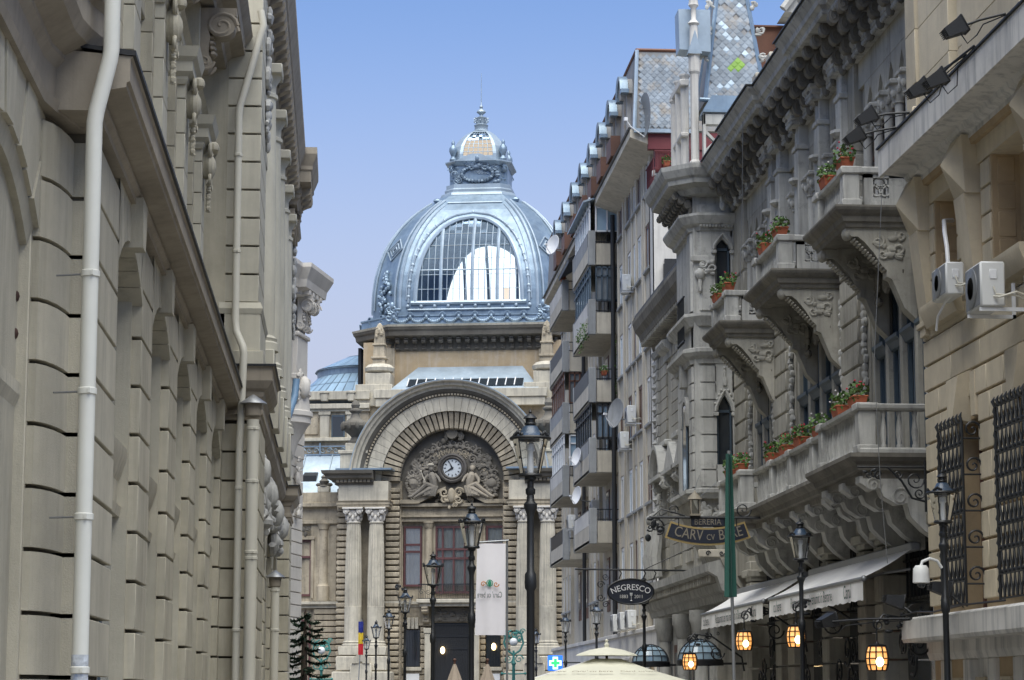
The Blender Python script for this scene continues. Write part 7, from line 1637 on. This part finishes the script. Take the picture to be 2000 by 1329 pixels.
# ------------------------------------------------------------------ hanging signs
def bere_sign():
    Y = 48.0; T = thing('hanging_sign', 'curved navy and gold beer house sign on an iron bracket', 'sign', (8.6, Y, 5.2)); cx, cz = 7.46, 4.95; Rr = 2.35
    def band(r0, r1, a, y0, y1, m, nm, par):
        return ob(nm, MB().rev([(r0, y0), (r1, y0), (r1, y1), (r0, y1)], (cx, 0, cz + Rr), 'y', 270 - a, 270 + a, 24, True), m, par)
    b = band(Rr - .17, Rr + .19, 20.5, Y, Y + .06, 'gold', 'sign_border', T); band(Rr - .13, Rr + .15, 19.7, Y - .012, Y, 'sign_navy', 'sign_board', T)
    for s_, w, x, sz, zz in (('CARV', 1, -.40, .30, 0), ('CV', 1, .055, .17, .03), ('BERE', 1, .47, .30, 0)):
        def f(p, x=x, zz=zz): u = x + p.x * .78; a = u / Rr; return (cx + (Rr - p.y + zz) * sin(a), Y - .02 - p.z * .5, cz + Rr - (Rr - p.y + zz) * cos(a))
        ob('lettering', warp(text_mesh(s_, sz, .01), f), 'gold_dim', T)
    ob('sign_board', MB().box(cx - .34, cx + .36, Y - .005, Y + .05, cz + .19, cz + .39, .02), 'sign_navy', T)
    ob('lettering', warp(text_mesh('BERERIA', .17, .008), lambda p: (cx + p.x * .9, Y - .012 - p.z * .4, cz + .285 + p.y)), 'gold_dim', T)
    br = MB().tube([(6.25, Y, 5.33), (8.75, Y, 5.33)], .028, 8).tube([(6.3, Y, 5.33), (6.5, Y, 5.5), (6.8, Y, 5.42), (7.0, Y, 5.36)], .018, 6).spiral((6.4, Y, 5.16), .14, 1.5, .018, 'y').spiral((8.2, Y, 5.5), .16, 1.5, .018, 'y', -1).spiral((6.75, Y, 5.48), .1, 1.4, .014, 'y')
    for x in (cx - .6, cx + .6): br.tube([(x, Y, 5.33), (x, Y, 5.05)], .012, 6)
    relief(br, (6.35, Y, 5.1), .3, .4, 'y', 8, .06, 3); ob('iron_bracket', br, 'iron', T)
    ob('crest', MB().box(cx - .2, cx + .45, Y, Y + .04, 4.52, 4.68, .015), 'plaster_cream', T); [ob('crest_scroll', q, 'iron', T) for q in (MB().spiral((cx, Y - .01, 4.6), .05, 1.3, .012, 'y'), MB().spiral((cx + .28, Y - .01, 4.6), .05, 1.3, .012, 'y', -1))]
    T.location = (7.79, 43.5, 4.87); T.scale = (.906,) * 3
    lt = thing('bracket_lantern', 'small glass lantern on the beer house sign bracket', 'lantern', (7.2, Y, 5.35))
    ob('lantern_glass', MB().box(7.11, 7.29, Y - .09, Y + .09, 5.4, 5.7), 'glass_clear', lt); fr = MB()
    for x in (7.11, 7.28):
        for y in (Y - .09, Y + .08): fr.box(x - .006, x + .016, y - .006, y + .016, 5.38, 5.72)
    fr.rev([(.16, 5.7), (.1, 5.78), (.02, 5.86), (0, 5.9)], (7.2, Y, 0), n=8).box(7.09, 7.31, Y - .11, Y + .11, 5.36, 5.4); ob('lantern_frame', fr, 'gold_dim', lt); ob('bird_spikes', MB().tube([(7.0, Y, 5.7), (6.6, Y - .05, 6.0)], .006, 4).tube([(7.3, Y, 5.75), (7.65, Y - .05, 6.05)], .006, 4).tube([(7.2, Y, 5.9), (7.3, Y, 6.2)], .006, 4), 'metal_grey', lt); lt.location = (6.52, 43.5, 5.007); lt.scale = (.906,) * 3
bere_sign()
def negresco_sign():
    Y = 56.0; T = thing('hanging_sign', 'black oval sign with white lettering on a scrolled bracket', 'sign', (8.3, Y, 4.7)); cx, cz = 6.83, 4.16; a, b = .55, .30
    el = [(cx + a * cos(t), cz + b * sin(t)) for t in [2 * pi * i / 40 for i in range(40)]]
    ob('sign_board', MB().prism(el, Y, Y + .05, 'y'), 'sign_navy', T)
    ob('sign_border', MB().tube([(x, Y, z) for x, z in el + el[:1]], .022, 6), 'iron', T)
    ob('lettering', warp(text_mesh('NEGRESCO', .2, .006), lambda p: (cx + (1.1 + p.y) * sin(p.x / 1.15), Y - .01 - p.z * .3, cz - 1.0 + (1.1 + p.y) * cos(p.x / 1.15))), 'sign_white', T)
    for s_, dx in (('1883', -.17), ('2011', .19)): ob('lettering', warp(text_mesh(s_, .115, .005), lambda p, dx=dx: (cx + dx + p.x * .95, Y - .01 - p.z * .3, cz - .12 + p.y)), 'stone_bank_pale', T)
    ob('goblet', MB().rev([(.03, -.14), (.005, -.12), (.005, -.04), (.03, -.01), (.035, .05)], (cx + .01, Y - .02, cz - .08), n=10), 'sign_white', T)
    br = MB().tube([(5.5, Y, 4.69), (8.5, Y, 4.66)], .022, 8).tube([(7.15, Y, 4.68), (8.6, Y, 5.35)], .012, 6)
    for x in (cx - .28, cx + .3, cx + .55): br.tube([(x, Y, 4.68), (x + .06, Y, 4.6), (x, Y, 4.46)], .016, 6)
    for zz, s_ in ((.16, 1), (-.14, -1)): br.spiral((cx - .72, Y, cz + zz), .09, 1.5, .016, 'y', s_).spiral((cx - .60, Y, cz + zz * 2.2), .08, 1.5, .014, 'y', -s_)
    ob('iron_bracket', br, 'iron', T)
negresco_sign()
Tp = thing('pharmacy_sign', 'lit green pharmacy cross on a blue square', 'sign', (9.0, 100, 3.1))
ob('sign_box', MB().box(8.66, 9.28, 100, 100.15, 2.76, 3.40, .02), 'cross_blue', Tp)
def cross(w, t, y): return MB().box(8.97 - w, 8.97 + w, y - .02, y, 3.08 - t, 3.08 + t).box(8.97 - t, 8.97 + t, y - .02, y, 3.08 - w, 3.08 - t).box(8.97 - t, 8.97 + t, y - .02, y, 3.08 + t, 3.08 + w)
ob('cross_outline', cross(.26, .11, 99.99), 'cross_white', Tp); ob('cross', cross(.18, .06, 99.96), 'cross_green', Tp); ob('wall_arm', MB().tube([(9.28, 100.1, 3.1), (10.1, 100.1, 3.1)], .03, 6), 'iron', Tp)

# ------------------------------------------------------------------ awnings
def awning(y0, y1, label):
    T = thing('awning', label, 'awning', (8.5, (y0 + y1) / 2, 3.8), group='white shop awnings'); xb, xf, zb, zf = 8.52, 7.76, 3.9, 3.46
    vs = []; n = 24
    for j in range(7):
        for i in range(n + 1): t = j / 6; vs.append((xb + (xf - xb) * t, y0 + (y1 - y0) * i / n, zb + (zf - zb) * t - .03 * sin(t * pi) - .008 * sin(i * 1.7) * sin(t * pi)))
    ob('canopy', MB().add(vs, [(j * (n + 1) + i, j * (n + 1) + i + 1, (j + 1) * (n + 1) + i + 1, (j + 1) * (n + 1) + i) for j in range(6) for i in range(n)]), 'awning', T)
    ob('front_bar', MB().tube([(xf, y0 - .03, zf - .02), (xf, y1 + .03, zf - .02)], .035, 8).ball((xf, y0 - .03, zf - .02), .05), 'metal_grey', T)
    vs = []; n = 60
    for j in range(4):
        for i in range(n + 1): vs.append((xf - .01 + .018 * sin(i * .9) * j / 3, y0 + (y1 - y0) * i / n, zf - .04 - .30 * j / 3 - (.012 * sin(i * 1.9) if j == 3 else 0)))
    ob('valance', MB().add(vs, [(j * (n + 1) + i, j * (n + 1) + i + 1, (j + 1) * (n + 1) + i + 1, (j + 1) * (n + 1) + i) for j in range(3) for i in range(n)]), 'awning', T)
    c = (y0 + y1) / 2
    for s_, dy, sz in (('Restaurant cel mai renumit in Berarie', 0.0, .26), ("Caru'", -2.9, .30), ('cu bere', 3.0, .28)):
        ob('lettering', warp(text_mesh(s_, sz, .001), lambda p, dy=dy: (0, -p.x * .88, p.y)), 'ink_green', T, (xf - .035, c + dy, zf - .19))
    for yy in (y0 + .3, y1 - .3): ob('folding_arm', MB().tube([(8.55, yy, 3.6), (8.2, yy + .25, 3.55), (xf, yy, zf - .03)], .022, 6), 'metal_grey', T)
    ob('wall_cassette', MB().box(8.48, 8.64, y0 - .03, y1 + .03, 3.86, 3.99, .02), 'metal_grey', T)
awning(34.9, 42.7, 'white awning with green lettering, nearer of the two')
awning(43.4, 50.9, 'white awning with green lettering, farther, behind the green banner')

# ------------------------------------------------------------------ lit barrel lamps
def barrel(x, y, z, label):
    T = thing('barrel_lamp', label, 'lantern', (x, y, z), group='lit barrel lamps')
    pr = [(.125, -.17), (.15, -.09), (.16, 0), (.15, .09), (.125, .17)]
    ob('glass_barrel', MB().rev([(0, -.165)] + pr + [(0, .165)], (x, y, z), n=16), 'lamp_warm', T)
    b = MB()
    for q in pr: b.rev([(q[0] + .002, q[1] - .008), (q[0] + .012, q[1] - .008), (q[0] + .012, q[1] + .008), (q[0] + .002, q[1] + .008)], (x, y, z), n=16, closed=True)
    for k in range(10): a = 2 * pi * k / 10; b.tube([(x + (r + .006) * cos(a), y + (r + .006) * sin(a), z + t) for r, t in pr], .012, 5)
    b.rev([(.13, .17), (.14, .19), (.03, .21), (.02, .24)], (x, y, z), n=14)
    ob('barrel_hoops', b, 'iron', T)
    ob('flame', MB().ball((x, y - .165, z - .05), (.06, .01, .07), 8, 6), 'lamp_core', T)
    g = MB().tube([(x, y, z + .22), (x, y, z + .5)], .012, 6).tube([(x, y, z + .5), (x + .1, y, z + .62), (x + .5, y, z + .55), (8.75, y, z + .1), (8.8, y, z - .2)], .022, 6).spiral((x + .03, y, z + .48), .1, 1.5, .016, 'y').spiral((x + .6, y, z + .2), .16, 1.5, .018, 'y', -1)
    relief(g, (x + .35, y, z + .5), .6, .25, 'y', 9, .04, 2); ob('scroll_bracket', g, 'iron', T)
barrel(7.6, 51.7, 2.44, 'lit barrel lamp farthest away, in front of a glass canopy')
barrel(7.6, 44.6, 2.73, 'lit barrel lamp right of the green banner pole')
barrel(7.5, 38.9, 2.67, 'lit barrel lamp touching the lamp post under the near awning')
barrel(7.6, 33.4, 2.23, 'lit barrel lamp nearest, on an ornate arched bracket')

# ------------------------------------------------------------------ parasols
def parasol(x, y, zt, zr, R, m, label):
    T = thing('parasol', label, 'parasol', (x, y, 0), local=True)
    ob('pole', MB().tube([(0, 0, 0), (0, 0, zt)], .025, 8), 'wood_brown', T)
    n = 8; vs = []; fs = []
    for j in range(5):
        t = .16 + .84 * j / 4
        for i in range(n * 4): a = 2 * pi * i / (n * 4) + .2; sag = 1 - .035 * abs(sin(a * n / 2 - .2 * n / 2)) * t; vs.append((R * t * cos(a) * sag, R * t * sin(a) * sag, zt - .12 - (zt - .12 - zr) * t - .03 * sin(t * pi)))
    k = n * 4
    for j in range(4): fs += [(j * k + i, j * k + (i + 1) % k, (j + 1) * k + (i + 1) % k, (j + 1) * k + i) for i in range(k)]
    ob('canopy', MB().add(vs, fs), m, T, sharp=14)
    ob('vent_cap', MB().rev([(R * .36, zt - .16), (R * .34, zt - .13), (R * .2, zt - .05), (.05, zt), (0, zt + .01)], n=8), m, T, sharp=14); ob('finial', MB().rev([(.04, zt), (.05, zt + .05), (.02, zt + .1), (.035, zt + .13), (0, zt + .16)], n=8), m, T)
    ob('valance', MB().rev([(R, zr), (R + .01, zr - .02), (R + .005, zr - .2)], n=32), m, T)
    for a0 in (250, 205, 295):
        def f(p, a0=a0):
            a = R_(a0) + p.x / (R * .8); r = R * .72 - p.y * .8; return (r * cos(a), r * sin(a), zt - .12 - (zt - .12 - zr) * (r / R) + .0)
        ob('lettering', warp(text_mesh("Caru' cu bere", .16, .001), f), 'ink_brown', T, (0, 0, .03))
parasol(5.02, 45, 2.62, 1.98, 1.65, 'canvas_cream', 'open cream parasol with a small top tier in the middle of the street')
def folded(x, y, z, label):
    T = thing('folded_parasol', label, 'parasol', (x, y, 0), group='folded tan parasols', local=True)
    ob('pole', MB().tube([(0, 0, 0), (0, 0, z + .08)], .025, 8).ball((0, 0, z + .1), .045), 'wood_brown', T)
    m = MB(); prof = [(z, .03), (z - .12, .07), (z - .3, .13), (z - .5, .19), (z - .55, .12), (z - 1.1, .14)]
    for (h, r) in prof:
        for i in range(16): a = 2 * pi * i / 16; q = r * (1 + .22 * (i % 2)); m.v.append((q * cos(a), q * sin(a), h))
    m.f = [(j * 16 + i, j * 16 + (i + 1) % 16, (j + 1) * 16 + (i + 1) % 16, (j + 1) * 16 + i) for j in range(5) for i in range(16)]
    ob('folded_cloth', m, 'canvas_tan', T)
folded(2.83, 60, 2.5, 'folded tan parasol left of the second lamp post'); folded(3.66, 60, 2.5, 'folded tan parasol right of the second lamp post')
Ts = thing('shop_awning', 'low red and white striped shop awning under the green cross', 'awning', (6, 70, 0))
ob('canopy', MB().prism([(5.6, 2.2), (7.4, 2.75), (7.4, 2.7), (5.6, 2.12)], 68, 72, 'y'), 'stone_bank_pale', Ts); ob('trim', MB().tube([(5.6, 68, 2.16), (7.4, 68, 2.72)], .04, 6), 'paint_maroon', Ts); ob('support', MB().tube([(7.2, 70, 0), (7.2, 70, 2.6)], .04, 6), 'iron', Ts)

# ------------------------------------------------------------------ camera on lamp post, cables
Tc = thing('security_camera', 'white dome security camera on a curved arm of the near right lamp post', 'camera', (7.35, 29.9, 3.25))
ob('housing', MB().rev([(.0, 3.36), (.07, 3.36), (.1, 3.32), (.105, 3.24), (.11, 3.14), (.085, 3.13), (0, 3.13)], (7.4, 29.9, 0), n=20), 'ac_white', Tc); ob('lens_dome', MB().ball((7.4, 29.9, 3.13), (.06, .06, .06), 12, 8), 'glass_dark', Tc)
ob('arm', MB().tube([(7.4, 29.9, 3.35), (7.42, 29.9, 3.41), (7.52, 29.9, 3.45), (7.62, 29.92, 3.42), (7.68, 29.93, 3.33)], .02, 8), 'ac_white', Tc)
def cable(name, label, pts, r=.008, m='metal_dark'):
    T = thing(name, label, 'cable', pts[0]); ob('wire', MB().tube(pts, r, 5), m, T)
cable('cable', 'thin pale cable hanging down the beer house beside the long balcony', [(7.85, 33.5, 9.0), (7.7, 33.6, 6.5), (7.75, 33.6, 4.8), (7.85, 33.7, 3.6)], .006, 'metal_grey')
cable('cable', 'thin wire hanging down the front of the turret cornice', [(7.9, 45.6, 13.4), (7.93, 46, 11.6), (7.9, 46.2, 10)], .008, 'metal_grey')
cable('cable', 'black cable lying along the stained bank ledge', [(7.95, 33.4, 2.83), (7.97, 32.5, 2.86), (7.95, 31.5, 2.82), (7.96, 30, 2.86), (7.95, 28, 2.84)], .014)

Tw = thing('iron_bracket', 'black wrought iron scroll bracket under the near end of the long balcony', 'bracket', (8.4, 33.75, 4.9))
wb = MB().tube([(7.45, 33.75, 5.0), (8.5, 33.75, 5.0)], .018, 6).tube([(7.9, 33.75, 5.0), (8.1, 33.75, 4.8), (8.25, 33.75, 4.55), (8.45, 33.75, 4.5)], .018, 6).tube([(8.45, 33.75, 5.1), (8.45, 33.75, 4.35)], .018, 6)
for cx_, cz_, r_ in ((8.3, 4.82, .13), (8.36, 4.62, .08), (7.7, 4.92, .07), (8.05, 4.9, .06)): wb.spiral((cx_, 33.75, cz_), r_, 1.5, .014, 'y', -1)
relief(wb, (7.68, 33.75, 4.93), .25, .12, 'y', 6, .035, 4); ob('scrollwork', wb, 'iron', Tw)
# ------------------------------------------------------------------ flower pots on the balconies
def foliage_mesh(seed, r=.24, n=150, h=.26):
    rn = random.Random(seed); m = MB()
    for i in range(n):
        a, q = rn.uniform(0, 2 * pi), r * rn.random() ** .6; p = Vector((q * cos(a) * .7, q * sin(a) * 1.3, rn.uniform(0, h) - .06 * (q / r))); s = rn.uniform(.02, .05)
        d1 = Vector((rn.uniform(-1, 1), rn.uniform(-1, 1), rn.uniform(-.3, .8))).normalized() * s; d2 = d1.cross(Vector((rn.uniform(-1, 1), rn.uniform(-1, 1), rn.uniform(-1, 1)))).normalized() * s * .7
        m.add([p - d1, p + d2, p + d1, p - d2], [(0, 1, 2, 3)])
    return m
LEAF = [foliage_mesh(s).mesh('leaves', 0) for s in range(4)]
def petals(seed, n=12):
    rn = random.Random(seed); m = MB()
    for i in range(n): a, q = rn.uniform(0, 6.3), .24 * rn.random() ** .5; m.ball((q * cos(a) * .7, q * sin(a) * 1.3, rn.uniform(.08, .26)), (.018, .018, .015), 5, 4)
    return m.mesh('petals')
PET = [petals(s) for s in range(3)]
def planter(x, y, z, label, pc, i, sc=1.0):
    T = thing('flower_box', label, 'flower box', (x, y, z), group='terracotta flower boxes on the balconies', local=True); T.scale = (sc,) * 3
    ob('trough', MB().add([(-.08, -.2, 0), (.08, -.2, 0), (.08, .2, 0), (-.08, .2, 0), (-.11, -.25, .15), (.11, -.25, .15), (.11, .25, .15), (-.11, .25, .15)], [(0, 3, 2, 1), (0, 1, 5, 4), (1, 2, 6, 5), (2, 3, 7, 6), (3, 0, 4, 7), (4, 5, 6, 7)]).box(-.12, .12, -.26, .26, .13, .155, .008), 'terracotta', T)
    ob('leaves', LEAF[i % 4], 'leaf', T, (0, 0, .14)); ob('petals', petals(i), pc, T, (0, 0, .14), kind='stuff')
i = 0
FL = [(7.72, 35.4, 9.8, 'nearest flower box on the nearest upper balcony rail', 'petal_red'), (7.72, 36.7, 9.8, 'farther flower box with white and purple blooms on the nearest upper balcony', 'petal_white'),
      (7.72, 40.9, 9.8, 'nearer flower box on the middle upper balcony', 'petal_purple'), (7.72, 42.4, 9.8, 'farther flower box with pink blooms on the middle upper balcony', 'petal_red'),
      (7.72, 46.6, 9.8, 'nearer flower box on the farthest upper balcony', 'petal_red'), (7.72, 47.9, 9.8, 'farther flower box with white blooms on the farthest upper balcony', 'petal_white'),
      (7.66, 34.6, 5.98, 'nearest flower box on the long lower balcony', 'petal_red'), (7.66, 35.8, 5.98, 'second nearest flower box on the long lower balcony', 'petal_white'),
      (7.9, 38.6, 5.98, 'flower box at the near end of the recessed balcony stretch', 'petal_white'), (7.9, 40.2, 5.98, 'red flowered box in the middle of the long lower balcony', 'petal_red'), (7.9, 41.6, 5.98, 'leafy box next to the red flowers on the long lower balcony', 'petal_red'), (7.9, 43.0, 5.98, 'trailing flower box where the long balcony steps out again', 'petal_red'),
      (7.66, 45.0, 5.98, 'flower box just right of the green banner', 'petal_red'), (7.66, 46.2, 5.98, 'farthest flower box of the long lower balcony, behind the green banner', 'petal_white')]
for (x, y, z, lb, pc) in FL: planter(x, y, z, lb, pc, i, 1.45 if i in (0, 1, 6, 7) else 1.35); i += 1
planter(10.0, 90.0, 14.0, 'green pot plant on the open apartment balcony', 'petal_white', 1, 1.6); planter(9.5, 101.6, 19.75, 'purple flowers on the highest far apartment balcony', 'petal_purple', 2, 1.8); planter(10.9, 78.4, 19.65, 'red flowers behind the maroon terrace railing', 'petal_red', 3, 1.6)
Ti = thing('ivy', 'green ivy trailing from the apartment balcony', 'ivy', (9.4, 91, 15.6)); iv = MB()
for k in range(14): iv.put(foliage_mesh(50 + k, .16, 24, .3), Matrix.Translation((9.38 + RN.uniform(-.05, .05), 90.2 + .28 * k, 15.9 + RN.uniform(-.7, .3))))
for k in range(14): iv.put(foliage_mesh(80 + k, .1, 20, .3), Matrix.Translation((10.4, 89.9, 15.4 - k * .17)))
ob('leaves', iv, 'leaf', Ti)

# ------------------------------------------------------------------ spruce by the far left corner
Tt = thing('spruce_tree', 'dark spruce tree at the end of the left buildings', 'tree', (-1.15, 72, 0))
ob('trunk', MB().tube([(-1.15, 72, 0), (-1.15, 72, 3), (-1.12, 72, 4.3)], [.14, .09, .02], 8), 'bark', Tt)
br = MB(); fo = MB(); rn = random.Random(12)
for k in range(46):
    h = .6 + 3.5 * k / 46; L = 1.1 * (1 - (h - .6) / 4.6) + .18; a = k * 2.4 + rn.uniform(-.3, .3); L *= rn.uniform(.75, 1.2)
    tip = Vector((-1.15 + L * cos(a), 72 + L * sin(a), h + .12)); base = Vector((-1.15, 72, h + .2))
    br.tube([base, base.lerp(tip, .6) - Vector((0, 0, .1)), tip], [.03, .02, .006], 5)
    for i in range(260):
        t = rn.uniform(.05, 1.05); p = base.lerp(tip, t) - Vector((0, 0, .08 * sin(t * pi))); d = Vector((cos(a) + rn.uniform(-.9, .9), sin(a) + rn.uniform(-.9, .9), rn.uniform(-.5, .35))).normalized() * rn.uniform(.07, .17)
        w = d.cross(Vector((rn.uniform(-1, 1), rn.uniform(-1, 1), 1))).normalized() * .034; fo.add([p - w, p + w, p + d], [(0, 1, 2)])
ob('branches', br, 'bark', Tt); ob('needles', fo, 'leaf_dark', Tt, sharp=0)
